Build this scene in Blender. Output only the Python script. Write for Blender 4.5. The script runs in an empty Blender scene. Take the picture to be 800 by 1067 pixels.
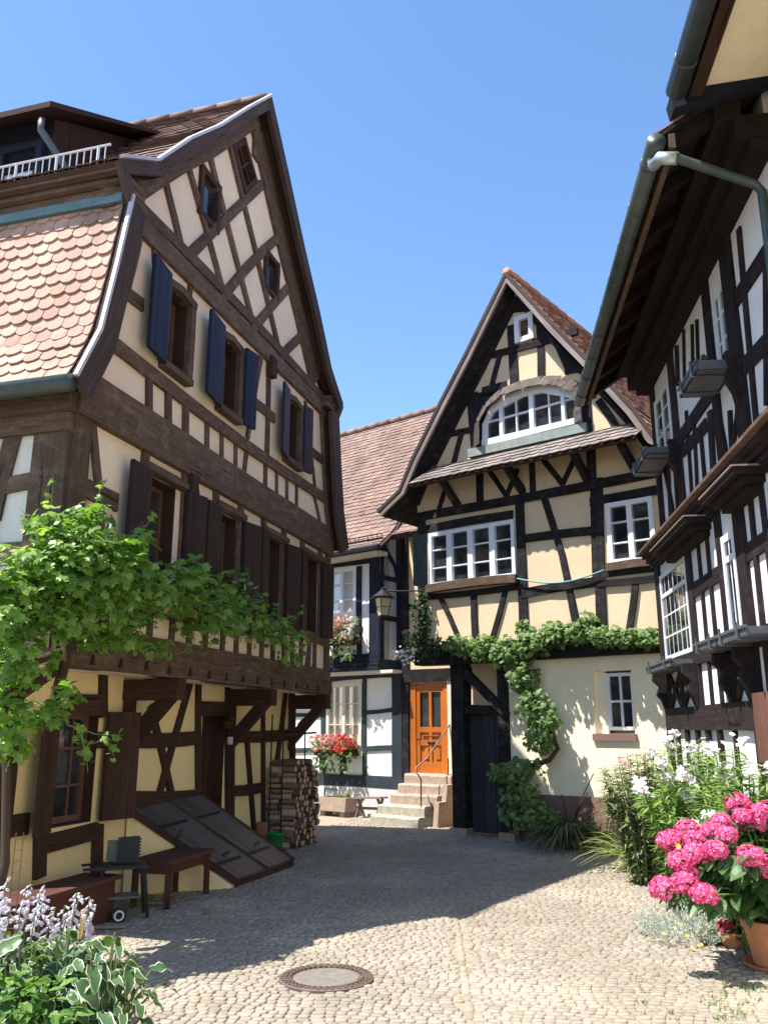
import bpy, bmesh, math, random
from mathutils import Vector, Matrix, noise, geometry
rnd = random.Random(7)
S_ = bpy.context.scene
COL = S_.collection
R = math.radians
# ------------------------------------------------------------------ camera model (photo is 800 x 1067)
FPX, CX, CY, EYE = 880.0, 400.0, 533.5, 1.7
PITCH = math.atan((758 - CY) / FPX)
CAM = Vector((0, 0, EYE))
def ray(px, py):
    a, b = (px - CX) / FPX, -(py - CY) / FPX
    return Vector((a, math.cos(PITCH) - b * math.sin(PITCH), math.sin(PITCH) + b * math.cos(PITCH)))
def gnd(px, py, z=0.0):
    r = ray(px, py)
    return CAM + r * ((z - EYE) / r.z)
def atd(px, py, d):                      # point at forward distance d
    r = ray(px, py)
    return CAM + r * (d / r.y)
def vp(x):
    r = ray(x, 758)
    return Vector((r.x, r.y, 0)).normalized()
class Plane:
    """vertical reference plane of a facade: u to the right seen from outside, n outward"""
    def __init__(s, o, u):
        s.o = Vector((o[0], o[1], 0)); s.u = Vector((u[0], u[1], 0)).normalized()
        s.n = Vector((s.u.y, -s.u.x, 0))
    def uv(s, px, py, off=0.0):
        r = ray(px, py)
        t = (s.o + s.n * off - CAM).dot(s.n) / r.dot(s.n)
        q = CAM + r * t
        return ((q - s.o).dot(s.u), q.z)
    def pt(s, u, v, off=0.0):
        return s.o + s.u * u + s.n * off + Vector((0, 0, v))
    def loc(s, q):
        d = q - s.o
        return (d.dot(s.u), d.dot(s.n), q.z)
# ------------------------------------------------------------------ mesh builder
class MB:
    def __init__(s):
        s.v = []; s.f = []; s.uv = {}; s.mi = []; s.k = 0
    def add(s, vs, fs, mi=0, uvs=None):
        b = len(s.v); s.v += [Vector(q) for q in vs]
        for i, f in enumerate(fs):
            if uvs: s.uv[len(s.f)] = uvs[i]
            s.f.append([b + j for j in f]); s.mi.append(mi[i] if isinstance(mi, (list, tuple)) else mi)
    def hexa(s, p, mi=0):                # p: 4 bottom, 4 top
        s.add(p, [(3, 2, 1, 0), (4, 5, 6, 7), (0, 1, 5, 4), (1, 2, 6, 5), (2, 3, 7, 6), (3, 0, 4, 7)], mi)
    def box(s, c, ax, ay, az, mi=0):     # centre and half-axes
        c = Vector(c); ax = Vector(ax); ay = Vector(ay); az = Vector(az)
        p = [c - ax - ay - az, c + ax - ay - az, c + ax + ay - az, c - ax + ay - az,
             c - ax - ay + az, c + ax - ay + az, c + ax + ay + az, c - ax + ay + az]
        s.hexa(p, mi)
    def bar(s, a, b, w, h, up=(0, 0, 1), mi=0, jit=0.0, seg=1):   # squared bar from a to b
        a = Vector(a); b = Vector(b); d = (b - a); L = d.length
        if L < 1e-6: return
        d /= L; up = Vector(up)
        if abs(d.dot(up)) > .98: up = Vector((1, 0, 0))
        x = d.cross(up).normalized(); y = x.cross(d)
        vs = []; us = []
        o = rnd.random() * 50
        for i in range(seg + 1):
            t = i / seg
            j = [1 + rnd.uniform(-jit, jit) for _ in range(4)]
            c = a + d * (L * t)
            vs += [c - x * w / 2 * j[0] - y * h / 2, c + x * w / 2 * j[1] - y * h / 2, c + x * w / 2 * j[2] + y * h / 2, c - x * w / 2 * j[3] + y * h / 2]
        fs = []
        for i in range(seg):
            for k in range(4):
                k2 = (k + 1) % 4
                fs.append((i * 4 + k, i * 4 + k2, i * 4 + 4 + k2, i * 4 + 4 + k))
                us.append([(L * i / seg + o, k * w), (L * i / seg + o, k * w + w), (L * (i + 1) / seg + o, k * w + w), (L * (i + 1) / seg + o, k * w)])
        fs.append((3, 2, 1, 0)); us.append([(o, 0), (o, w), (o + h, w), (o + h, 0)])
        n = seg * 4
        fs.append((n, n + 1, n + 2, n + 3)); us.append([(o, 0), (o, w), (o + h, w), (o + h, 0)])
        s.add(vs, fs, mi, us)
    def prism(s, pts, d, mi=0):          # planar polygon pts extruded by d (caps both ends)
        pts = [Vector(q) for q in pts]; d = Vector(d); n = len(pts)
        nrm = Vector((0, 0, 0))
        for i in range(n): nrm += pts[i].cross(pts[(i + 1) % n])
        if nrm.dot(d) > 0: pts = pts[::-1]
        vs = pts + [q + d for q in pts]
        tri = geometry.tessellate_polygon([pts])
        fs = []
        n0 = (pts[1] - pts[0]).cross(pts[2] - pts[0])
        for t in tri:
            a, b, c = t
            nn = (pts[b] - pts[a]).cross(pts[c] - pts[a])
            if nn.dot(d) > 0: a, c = c, a
            fs.append((a, b, c)); fs.append((c + n, b + n, a + n))
        for i in range(n):
            j = (i + 1) % n
            fs.append((j, i, i + n, j + n))
        s.add(vs, fs, mi)
    def pprism(s, pl, poly, o0, o1, mi=0):
        s.prism([pl.pt(u, v, o0) for u, v in poly], pl.n * (o1 - o0), mi)
    def beam(s, pl, pts, w, o0, o1, ext=0.0, mi=0, jit=.05, w1=None):
        """a hewn timber on plane pl: pts uv polyline (2+ points), width w, from offset o0 to o1"""
        s.k += 1; o1 = o1 + (s.k % 29) * .0007
        P = [Vector((u, v)) for u, v in pts]
        if w1 is None: w1 = w
        d0 = (P[1] - P[0]).normalized(); d1 = (P[-1] - P[-2]).normalized()
        P[0] = P[0] - d0 * ext; P[-1] = P[-1] + d1 * ext
        bow = 0.0
        if len(P) == 2 and jit >= .05 and w < .16:
            bow = rnd.uniform(-.014, .014) * (P[1] - P[0]).length
        L = sum((P[i + 1] - P[i]).length for i in range(len(P) - 1))
        Q = []
        for i in range(len(P) - 1):
            n = max(1, int((P[i + 1] - P[i]).length / (.30 if bow else .45)))
            for k in range(n):
                q = P[i].lerp(P[i + 1], k / n)
                if bow: q = q + Vector((-d0.y, d0.x)) * (bow * math.sin(math.pi * k / n))
                Q.append(q)
        Q.append(P[-1])
        vs = []; us = []; fs = []; off = rnd.random() * 60; acc = 0; A = []
        for i, q in enumerate(Q):
            if i: acc += (q - Q[i - 1]).length
            A.append(acc)
            d = (Q[min(i + 1, len(Q) - 1)] - Q[max(i - 1, 0)]).normalized(); x = Vector((-d.y, d.x))
            ww = w + (w1 - w) * (acc / max(L, .01))
            a = q + x * ww / 2 * (1 + rnd.uniform(-jit, jit)); b = q - x * ww / 2 * (1 + rnd.uniform(-jit, jit))
            vs += [pl.pt(a.x, a.y, o0), pl.pt(a.x, a.y, o1), pl.pt(b.x, b.y, o1), pl.pt(b.x, b.y, o0)]
        ring = [0, abs(o1 - o0), abs(o1 - o0) + w, 2 * abs(o1 - o0) + w, 2 * abs(o1 - o0) + 2 * w]
        m = len(Q)
        for i in range(m - 1):
            for k in range(4):
                k2 = (k + 1) % 4
                fs.append((i * 4 + k2, i * 4 + k, i * 4 + 4 + k, i * 4 + 4 + k2))
                us.append([(off + A[i], off + ring[k + 1]), (off + A[i], off + ring[k]), (off + A[i + 1], off + ring[k]), (off + A[i + 1], off + ring[k + 1])])
        fs.append((0, 1, 2, 3)); us.append([(off, 0), (off, .1), (off + .1, .1), (off + .1, 0)])
        e = (m - 1) * 4
        fs.append((e + 3, e + 2, e + 1, e)); us.append([(off, 0), (off, .1), (off + .1, .1), (off + .1, 0)])
        s.add(vs, fs, mi, us)
    def tube(s, pts, r, n=8, mi=0, r1=None, cap=True):
        pts = [Vector(q) for q in pts]; m = len(pts)
        rs = r if isinstance(r, (list, tuple)) else [r + ((r1 if r1 is not None else r) - r) * i / max(1, m - 1) for i in range(m)]
        vs = []; fs = []
        pd = (pts[1] - pts[0]).normalized()
        x = pd.orthogonal().normalized()
        for i in range(m):
            d = (pts[min(i + 1, m - 1)] - pts[max(i - 1, 0)]).normalized()
            x = (x - d * x.dot(d)).normalized(); y = d.cross(x)
            for k in range(n):
                t = 2 * math.pi * k / n
                vs.append(pts[i] + (x * math.cos(t) + y * math.sin(t)) * rs[i])
        for i in range(m - 1):
            for k in range(n):
                k2 = (k + 1) % n
                fs.append((i * n + k, i * n + k2, i * n + n + k2, i * n + n + k))
        if cap:
            fs.append(tuple(range(n))[::-1]); fs.append(tuple((m - 1) * n + k for k in range(n)))
        s.add(vs, fs, mi)
    def lathe(s, c, prof, n=24, mi=0):   # prof: (r, z) list, around z through c
        c = Vector(c); vs = []; fs = []
        for r, z in prof:
            for k in range(n):
                t = 2 * math.pi * k / n
                vs.append(c + Vector((r * math.cos(t), r * math.sin(t), z)))
        for i in range(len(prof) - 1):
            for k in range(n):
                k2 = (k + 1) % n
                fs.append((i * n + k, i * n + k2, i * n + n + k2, i * n + n + k))
        fs.append(tuple(range(n))[::-1]); fs.append(tuple((len(prof) - 1) * n + k for k in range(n)))
        s.add(vs, fs, mi)
    def blob(s, c, r, mi=0, sq=(1, 1, 1), jit=0.0):   # small rounded lump
        c = Vector(c); vs = []; fs = []; n = 6
        rings = [-60, -20, 20, 60]
        vs.append(c + Vector((0, 0, -r * sq[2])))
        for a in rings:
            for k in range(n):
                t = 2 * math.pi * k / n + a
                j = 1 + rnd.uniform(-jit, jit)
                vs.append(c + Vector((math.cos(t) * math.cos(R(a)) * r * sq[0], math.sin(t) * math.cos(R(a)) * r * sq[1], math.sin(R(a)) * r * sq[2])) * j)
        vs.append(c + Vector((0, 0, r * sq[2])))
        for k in range(n):
            k2 = (k + 1) % n
            fs.append((0, 1 + k2, 1 + k))
            for q in range(3): fs.append((1 + q * n + k, 1 + q * n + k2, 1 + q * n + n + k2, 1 + q * n + n + k))
            fs.append((1 + 3 * n + k, 1 + 3 * n + k2, len(vs) - 1))
        s.add(vs, fs, mi)
    def build(s, name, mats, parent=None, smooth=False, origin=None):
        me = bpy.data.meshes.new(name)
        base = parent.get('_b') if parent else None
        b = Vector(base) if base is not None else (Vector(origin) if origin is not None else Vector((0, 0, 0)))
        me.from_pydata([q - b for q in s.v], [], s.f)
        if not isinstance(mats, (list, tuple)): mats = [mats]
        for m in mats: me.materials.append(m)
        if len(mats) > 1: me.polygons.foreach_set('material_index', s.mi)
        if s.uv:
            lay = me.uv_layers.new(name='UVMap')
            for fi, us in s.uv.items():
                ls = me.polygons[fi].loop_start
                for k, u in enumerate(us): lay.data[ls + k].uv = u
        if smooth: me.polygons.foreach_set('use_smooth', [True] * len(me.polygons))
        me.update()
        o = bpy.data.objects.new(name, me); COL.objects.link(o)
        if parent is not None:
            o.parent = parent; o['_b'] = list(b)
        else:
            o.location = b; o['_b'] = list(b)
        ALL.append(o)
        return o
ALL = []
def thing(name, label, cat, loc, group=None):
    o = bpy.data.objects.new(name, None); COL.objects.link(o)
    o.empty_display_size = .2
    o.location = Vector(loc); o['_b'] = list(Vector(loc)); o['label'] = label; o['category'] = cat
    if group: o['group'] = group
    ALL.append(o)
    return o
def tag(o, label, cat, group=None):
    o['label'] = label; o['category'] = cat
    if group: o['group'] = group
    return o
def struct(o):
    o['kind'] = 'structure'; return o
def dup(root, delta, label=None):
    """copy of a thing with its parts and sub-parts"""
    r = root.copy(); COL.objects.link(r); r.location = root.location + Vector(delta)
    if label: r['label'] = label
    ALL.append(r)
    for ch in list(root.children):
        c = ch.copy(); COL.objects.link(c); c.parent = r; ALL.append(c)
        for g in list(ch.children):
            d = g.copy(); COL.objects.link(d); d.parent = c; ALL.append(d)
    return r
def rescale(root, k):
    """scale a finished thing about the eye height point (keeps its angular size, moves it back)"""
    todo = [root]
    while todo:
        o = todo.pop(); todo += list(o.children)
        if o.type != 'MESH': continue
        b = Vector(o['_b'])
        for v in o.data.vertices: v.co = CAM + (v.co + b - CAM) * k - b
        o.data.update()
# ------------------------------------------------------------------ materials
def mk(name):
    m = bpy.data.materials.new(name); m.use_nodes = True
    nt = m.node_tree; nt.nodes.clear()
    out = nt.nodes.new('ShaderNodeOutputMaterial'); bs = nt.nodes.new('ShaderNodeBsdfPrincipled')
    nt.links.new(bs.outputs[0], out.inputs[0])
    return m, nt, bs, out
def nn(nt, t, **k):
    n = nt.nodes.new(t)
    for a, b in k.items():
        if a in n.inputs: n.inputs[a].default_value = b
        else: setattr(n, a, b)
    return n
def ramp(nt, fac, stops):
    r = nt.nodes.new('ShaderNodeValToRGB')
    e = r.color_ramp.elements
    while len(e) < len(stops): e.new(.5)
    for i, (p, c) in enumerate(stops):
        e[i].position = p; e[i].color = (c[0], c[1], c[2], 1)
    nt.links.new(fac, r.inputs[0]); return r.outputs[0]
def mul(c, k): return tuple(x * k for x in c)
def mixc(nt, fac, a, b, mode='MIX'):
    m = nt.nodes.new('ShaderNodeMix'); m.data_type = 'RGBA'; m.blend_type = mode
    if isinstance(fac, (int, float)): m.inputs[0].default_value = fac
    else: nt.links.new(fac, m.inputs[0])
    for i, c in ((6, a), (7, b)):
        if isinstance(c, tuple): m.inputs[i].default_value = (c[0], c[1], c[2], 1)
        else: nt.links.new(c, m.inputs[i])
    return m.outputs[2]
def bump(nt, bs, h, st=.3, dist=.01):
    b = nn(nt, 'ShaderNodeBump'); b.inputs['Strength'].default_value = st; b.inputs['Distance'].default_value = dist
    nt.links.new(h, b.inputs['Height']); nt.links.new(b.outputs[0], bs.inputs['Normal'])
def wpos(nt, sc=(1, 1, 1)):
    g = nt.nodes.new('ShaderNodeNewGeometry'); mp = nn(nt, 'ShaderNodeMapping'); mp.inputs['Scale'].default_value = sc
    nt.links.new(g.outputs['Position'], mp.inputs[0]); return mp.outputs[0]
def tex(nt, vec, scale, detail=4, rough=.6):
    n = nn(nt, 'ShaderNodeTexNoise'); n.inputs['Scale'].default_value = scale; n.inputs['Detail'].default_value = detail; n.inputs['Roughness'].default_value = rough
    nt.links.new(vec, n.inputs['Vector']); return n.outputs[0]
def island(nt):
    return nt.nodes.new('ShaderNodeNewGeometry').outputs['Random Per Island']
def plaster(name, c, var=.10, rough=.9, st=.25):
    m, nt, bs, _ = mk(name)
    p = wpos(nt)
    n1 = tex(nt, p, 1.3, 5); n2 = tex(nt, p, 9, 5, .7)
    col = ramp(nt, n1, [(.3, mul(c, 1 - var)), (.7, mul(c, 1 + var * .5))])
    streak = tex(nt, wpos(nt, (6, 6, .5)), 1.6, 4)
    col = mixc(nt, ramp(nt, streak, [(.52, (0, 0, 0)), (.8, (.35, .35, .35))]), col, mul(c, .78))
    vo = nn(nt, 'ShaderNodeTexVoronoi'); vo.feature = 'DISTANCE_TO_EDGE'; vo.inputs['Scale'].default_value = 1.9
    wp = nn(nt, 'ShaderNodeVectorMath', operation='ADD'); nz = nn(nt, 'ShaderNodeTexNoise'); nz.inputs['Scale'].default_value = 4; nt.links.new(p, nz.inputs['Vector'])
    nt.links.new(p, wp.inputs[0]); nt.links.new(nz.outputs[1], wp.inputs[1]); nt.links.new(wp.outputs[0], vo.inputs['Vector'])
    msk = mixc(nt, 1.0, ramp(nt, vo.outputs[0], [(.0, (.5, .5, .5)), (.008, (0, 0, 0))]), ramp(nt, n1, [(.52, (0, 0, 0)), (.6, (1, 1, 1))]), 'MULTIPLY')
    col = mixc(nt, msk, col, mul(c, .55))
    spt = tex(nt, p, 6, 6, .75)
    col = mixc(nt, ramp(nt, spt, [(.54, (0, 0, 0)), (.78, (.5, .5, .5))]), col, (c[0] * .74, c[1] * .70, c[2] * .62))
    nt.links.new(col, bs.inputs['Base Color']); bs.inputs['Roughness'].default_value = rough
    b2 = tex(nt, p, 45, 3)
    ad = nn(nt, 'ShaderNodeMath', operation='ADD'); nt.links.new(n2, ad.inputs[0]); nt.links.new(b2, ad.inputs[1])
    bump(nt, bs, ad.outputs[0], st, .012)
    return m
def timber(name, c, c2=None, rough=.8, var=.5, wear=None):
    m, nt, bs, _ = mk(name)
    uv = nn(nt, 'ShaderNodeUVMap'); mp = nn(nt, 'ShaderNodeMapping'); mp.inputs['Scale'].default_value = (1.2, 26, 1)
    nt.links.new(uv.outputs[0], mp.inputs[0])
    g = tex(nt, mp.outputs[0], 1.6, 6, .65)
    mp2 = nn(nt, 'ShaderNodeMapping'); mp2.inputs['Scale'].default_value = (.5, 9, 1); nt.links.new(uv.outputs[0], mp2.inputs[0])
    crack = tex(nt, mp2.outputs[0], 2.2, 3, .5)
    big = tex(nt, wpos(nt), 2.2, 4)
    c2 = c2 or mul(c, 1 + var)
    col = ramp(nt, g, [(.25, mul(c, 1 - var)), (.75, c2)])
    col = mixc(nt, ramp(nt, big, [(.35, (0, 0, 0)), (.75, (.6, .6, .6))]), col, mul(c, .72))
    col = mixc(nt, ramp(nt, crack, [(.30, (1, 1, 1)), (.36, (0, 0, 0))]), col, mul(c, .3))
    if wear:
        wn = tex(nt, wpos(nt, (1, 1, 1.6)), 5, 6, .75)
        col = mixc(nt, ramp(nt, wn, [(.5, (0, 0, 0)), (.72, (.6, .6, .6))]), col, wear)
    isl = island(nt)
    br = nn(nt, 'ShaderNodeMapRange'); br.inputs[3].default_value = .8; br.inputs[4].default_value = 1.15
    nt.links.new(isl, br.inputs[0])
    hs = nn(nt, 'ShaderNodeHueSaturation'); nt.links.new(br.outputs[0], hs.inputs['Value']); nt.links.new(col, hs.inputs['Color'])
    nt.links.new(hs.outputs[0], bs.inputs['Base Color']); bs.inputs['Roughness'].default_value = rough
    bs.inputs['Specular IOR Level'].default_value = .5 if rough < .5 else .15
    ad = nn(nt, 'ShaderNodeMath', operation='ADD'); nt.links.new(g, ad.inputs[0])
    cr = ramp(nt, crack, [(.30, (0, 0, 0)), (.38, (1, 1, 1))]); nt.links.new(cr, ad.inputs[1])
    bump(nt, bs, ad.outputs[0], .35, .008)
    return m
def simple(name, c, rough=.6, metal=0.0, var=.15, sc=8, st=.1, spec=None):
    m, nt, bs, _ = mk(name)
    n = tex(nt, wpos(nt), sc, 5, .65)
    nt.links.new(ramp(nt, n, [(.3, mul(c, 1 - var)), (.7, mul(c, 1 + var))]), bs.inputs['Base Color'])
    bs.inputs['Roughness'].default_value = rough; bs.inputs['Metallic'].default_value = metal
    if spec is not None: bs.inputs['Specular IOR Level'].default_value = spec
    if st: bump(nt, bs, n, st, .005)
    return m
def tilemat(name, cols, rough=.85, moss=None):
    m, nt, bs, _ = mk(name)
    isl = island(nt)
    k = len(cols)
    col = ramp(nt, isl, [(i / max(1, k - 1), c) for i, c in enumerate(cols)])
    n = tex(nt, wpos(nt), 14, 5, .7)
    col = mixc(nt, ramp(nt, n, [(.4, (0, 0, 0)), (.8, (.55, .55, .55))]), col, mul(cols[0], .55))
    big = tex(nt, wpos(nt), 1.1, 4)
    col = mixc(nt, ramp(nt, big, [(.46, (0, 0, 0)), (.68, (.75, .75, .75))]), col, moss or mul(cols[0], .7))
    sp = tex(nt, wpos(nt), 38, 4, .7)
    col = mixc(nt, ramp(nt, sp, [(.60, (0, 0, 0)), (.70, (.5, .5, .5))]), col, mul(cols[0], .35))
    nt.links.new(col, bs.inputs['Base Color']); bs.inputs['Roughness'].default_value = rough
    bump(nt, bs, n, .3, .006)
    return m
def leafmat(name, cols, trans=.35, rough=.5, tint=(1.5, 1.6, .8), spec=.35):
    m, nt, bs, out = mk(name)
    isl = island(nt); k = len(cols)
    col = ramp(nt, isl, [(i / max(1, k - 1), c) for i, c in enumerate(cols)])
    n = tex(nt, wpos(nt), 30, 3)
    col = mixc(nt, ramp(nt, n, [(.3, (.25, .25, .25)), (.7, (0, 0, 0))]), col, mul(cols[0], .6))
    nt.links.new(col, bs.inputs['Base Color']); bs.inputs['Roughness'].default_value = rough
    bs.inputs['Specular IOR Level'].default_value = spec
    tr = nn(nt, 'ShaderNodeBsdfTranslucent')
    tc = mixc(nt, 1.0, col, tint, 'MULTIPLY'); nt.links.new(tc, tr.inputs[0])
    mx = nn(nt, 'ShaderNodeMixShader'); mx.inputs[0].default_value = trans
    nt.links.new(bs.outputs[0], mx.inputs[1]); nt.links.new(tr.outputs[0], mx.inputs[2]); nt.links.new(mx.outputs[0], out.inputs[0])
    return m
def glassmat(name, c=(.02, .022, .025), rough=.04):
    m, nt, bs, _ = mk(name)
    p = wpos(nt)
    n = tex(nt, p, 2.5, 2)
    nt.links.new(ramp(nt, n, [(.35, mul(c, .6)), (.7, mul(c, 2.2))]), bs.inputs['Base Color'])
    bs.inputs['Roughness'].default_value = rough; bs.inputs['Specular IOR Level'].default_value = .7
    w = tex(nt, p, 5, 2); bump(nt, bs, w, .05, .02)
    return m
def clearglass(name):
    m, nt, bs, out = mk(name)
    tr = nn(nt, 'ShaderNodeBsdfTransparent'); gl = nn(nt, 'ShaderNodeBsdfGlossy'); gl.inputs['Roughness'].default_value = .03
    lw = nn(nt, 'ShaderNodeLayerWeight'); lw.inputs[0].default_value = .25
    fr = nn(nt, 'ShaderNodeMapRange'); fr.inputs[3].default_value = .05; fr.inputs[4].default_value = .45; nt.links.new(lw.outputs['Facing'], fr.inputs[0])
    mx = nn(nt, 'ShaderNodeMixShader'); nt.links.new(fr.outputs[0], mx.inputs[0]); nt.links.new(tr.outputs[0], mx.inputs[1]); nt.links.new(gl.outputs[0], mx.inputs[2])
    nt.links.new(mx.outputs[0], out.inputs[0])
    return m
M = {}
M['pl_left_up'] = plaster('plaster_beige', (.87, .69, .50))
M['pl_left_low'] = plaster('plaster_ochre', (.86, .67, .34))
M['pl_flank'] = plaster('plaster_pale', (.76, .72, .60))
M['pl_tan'] = plaster('plaster_tan', (.70, .54, .36))
M['pl_cream'] = plaster('plaster_cream', (.92, .80, .59), .05)
M['pl_white'] = plaster('plaster_white', (.80, .79, .80), .06)
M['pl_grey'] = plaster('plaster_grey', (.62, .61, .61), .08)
M['plinth'] = plaster('plinth_paint', (.22, .125, .105))
M['tb_brown'] = timber('timber_brown', (.105, .064, .042), (.185, .122, .088), wear=(.26, .19, .145))
M['tb_dark'] = timber('timber_dark_brown', (.055, .028, .02), (.09, .05, .035))
M['tb_black'] = timber('timber_black', (.014, .012, .015), (.035, .030, .032), wear=(.10, .085, .08))
M['tb_blackr'] = timber('timber_black_right', (.018, .013, .015), (.045, .031, .031), wear=(.08, .052, .048))
M['tb_blue'] = timber('timber_grey_blue', (.035, .05, .062), (.065, .085, .095))
M['tb_navy'] = timber('timber_navy', (.018, .022, .04), (.03, .036, .06))
M['verge'] = timber('verge_boards', (.075, .05, .042), (.12, .085, .075))
M['verge_pale'] = timber('verge_pale', (.26, .20, .18), (.38, .32, .29))
M['sh_blue'] = timber('shutter_slate_blue', (.022, .026, .055), (.036, .042, .082), .6)
M['sh_brown'] = timber('shutter_brown', (.036, .021, .018), (.06, .036, .03), .6)
M['win_white'] = simple('window_white_paint', (.74, .77, .82), .45, var=.05)
M['win_cream'] = simple('window_cream_paint', (.66, .62, .52), .5, var=.06)
M['win_brown'] = simple('window_brown_wood', (.13, .065, .04), .5)
M['glass'] = glassmat('glass_dark')
M['clear'] = clearglass('glass_clear')
M['interior'] = simple('dark_interior', (.03, .026, .023), .9, st=0)
M['curtain'] = simple('net_curtain', (.84, .83, .81), .95, var=.1, sc=25)
M['metal_grey'] = simple('zinc_grey', (.105, .115, .125), .55, .2, .25, 6)
M['gutter'] = simple('gutter_green_grey', (.055, .072, .066), .45, .25, .3, 7)
M['gutter_lit'] = simple('zinc_sunlit', (.42, .46, .46), .4, .6, .15)
M['teal'] = simple('flashing_teal', (.12, .19, .19), .55, .3, .2)
M['white_metal'] = simple('white_metal', (.70, .69, .70), .4, .1, .06)
M['iron'] = simple('black_iron', (.02, .021, .022), .5, .5, .3)
M['t_salmon'] = tilemat('tiles_salmon', [(.42, .235, .165), (.50, .30, .22), (.55, .34, .255), (.60, .385, .295), (.47, .27, .195)], moss=(.25, .165, .12))
M['t_red'] = tilemat('tiles_red', [(.26, .125, .085), (.38, .19, .13), (.44, .23, .165), (.32, .20, .15)])
M['t_brown'] = tilemat('tiles_brown', [(.10, .055, .04), (.16, .085, .06), (.20, .11, .08), (.13, .08, .065)])
M['t_pink'] = tilemat('tiles_pinkish', [(.19, .115, .088), (.26, .165, .128), (.31, .20, .155), (.23, .15, .12)])
M['t_weather'] = tilemat('tiles_weathered', [(.14, .115, .105), (.23, .185, .17), (.29, .235, .21), (.18, .155, .145)])
M['door_orange'] = timber('door_orange_wood', (.44, .115, .012), (.58, .175, .022), .35, .15)
M['stone_red'] = simple('red_sandstone', (.36, .265, .205), .9, 0, .2, 14, .4)
M['stone_grey'] = simple('grey_sandstone', (.36, .33, .26), .9, 0, .25, 12, .5)
M['gate'] = timber('gate_boards', (.042, .040, .052), (.075, .070, .085))
M['wood_new'] = timber('stake_wood', (.50, .30, .10), (.66, .42, .17))
M['wood_bench'] = timber('bench_wood', (.085, .035, .028), (.14, .06, .045))
M['bark'] = timber('vine_bark', (.065, .042, .028), (.12, .082, .055))
M['stem'] = simple('green_stem', (.12, .17, .05), .6)
M['leaf_vine'] = leafmat('vine_leaves', [(.085, .17, .03), (.14, .26, .045), (.21, .35, .065), (.30, .43, .11)], .45, .38)
M['leaf_vine2'] = leafmat('wall_vine_leaves', [(.085, .15, .045), (.13, .22, .07), (.20, .30, .11), (.16, .25, .08)], .33)
M['leaf_rose'] = leafmat('rose_leaves', [(.02, .05, .015), (.035, .075, .02), (.05, .10, .03)], .3)
M['leaf_ole'] = leafmat('oleander_leaves', [(.14, .24, .07), (.21, .34, .10), (.28, .42, .13), (.34, .42, .19)], .4)
M['leaf_ole_dk'] = leafmat('oleander_leaves_dark', [(.14, .18, .09), (.20, .25, .12), (.27, .32, .17), (.32, .30, .23)], .35)
M['leaf_hyd'] = leafmat('hydrangea_leaves', [(.04, .10, .03), (.07, .15, .045), (.11, .20, .08)], .3, .4)
M['leaf_lily'] = leafmat('daylily_leaves', [(.12, .17, .05), (.20, .27, .08), (.34, .36, .14), (.42, .40, .20)], .3)
M['leaf_yucca'] = leafmat('yucca_leaves', [(.06, .095, .05), (.10, .14, .07), (.19, .20, .11), (.14, .15, .08)], .2)
M['leaf_silver'] = leafmat('silver_leaves', [(.30, .36, .34), (.40, .46, .43), (.48, .52, .47)], .2)
M['leaf_fresh'] = leafmat('fresh_leaves', [(.08, .17, .03), (.12, .24, .04), (.18, .31, .06)], .4)
M['hydr_pink'] = leafmat('hydrangea_petals', [(.66, .04, .17), (.76, .07, .25), (.82, .17, .36), (.85, .34, .52)], .25, .6, (1, .8, .9))
M['hydr_red'] = leafmat('hydrangea_petals_red', [(.60, .02, .05), (.72, .04, .09), (.80, .10, .16)], .25, .6, (1, .8, .9))
M['fl_white'] = leafmat('white_petals', [(.78, .70, .72), (.82, .78, .78), (.84, .74, .77)], .3, .6, (1, 1, 1))
M['fl_pink'] = leafmat('pink_petals', [(.72, .30, .34), (.80, .42, .44), (.78, .36, .42)], .3, .6, (1, 1, 1))
M['fl_red'] = leafmat('red_petals', [(.62, .03, .03), (.76, .07, .06), (.80, .16, .12)], .25, .6, (1, 1, 1))
M['fl_salmon'] = leafmat('salmon_petals', [(.74, .20, .14), (.82, .36, .28), (.84, .55, .45), (.84, .76, .62)], .3, .6, (1, 1, 1))
M['fl_lilac'] = leafmat('lilac_petals', [(.70, .62, .74), (.80, .75, .82), (.84, .82, .84)], .35, .6, (1, 1, 1))
M['fl_yellow'] = leafmat('yellow_petals', [(.78, .60, .04), (.82, .66, .10)], .3, .6, (1, 1, 1))
M['terracotta'] = simple('terracotta', (.50, .19, .085), .8, 0, .12, 10, .15)
M['soil'] = simple('soil', (.055, .04, .03), 1, 0, .4, 30, .5)
M['green_plastic'] = simple('green_plastic', (.015, .20, .04), .35, 0, .05, 6, 0)
M['cable_teal'] = simple('cable_teal', (.14, .36, .34), .5, 0, .1, 6, 0)
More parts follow.
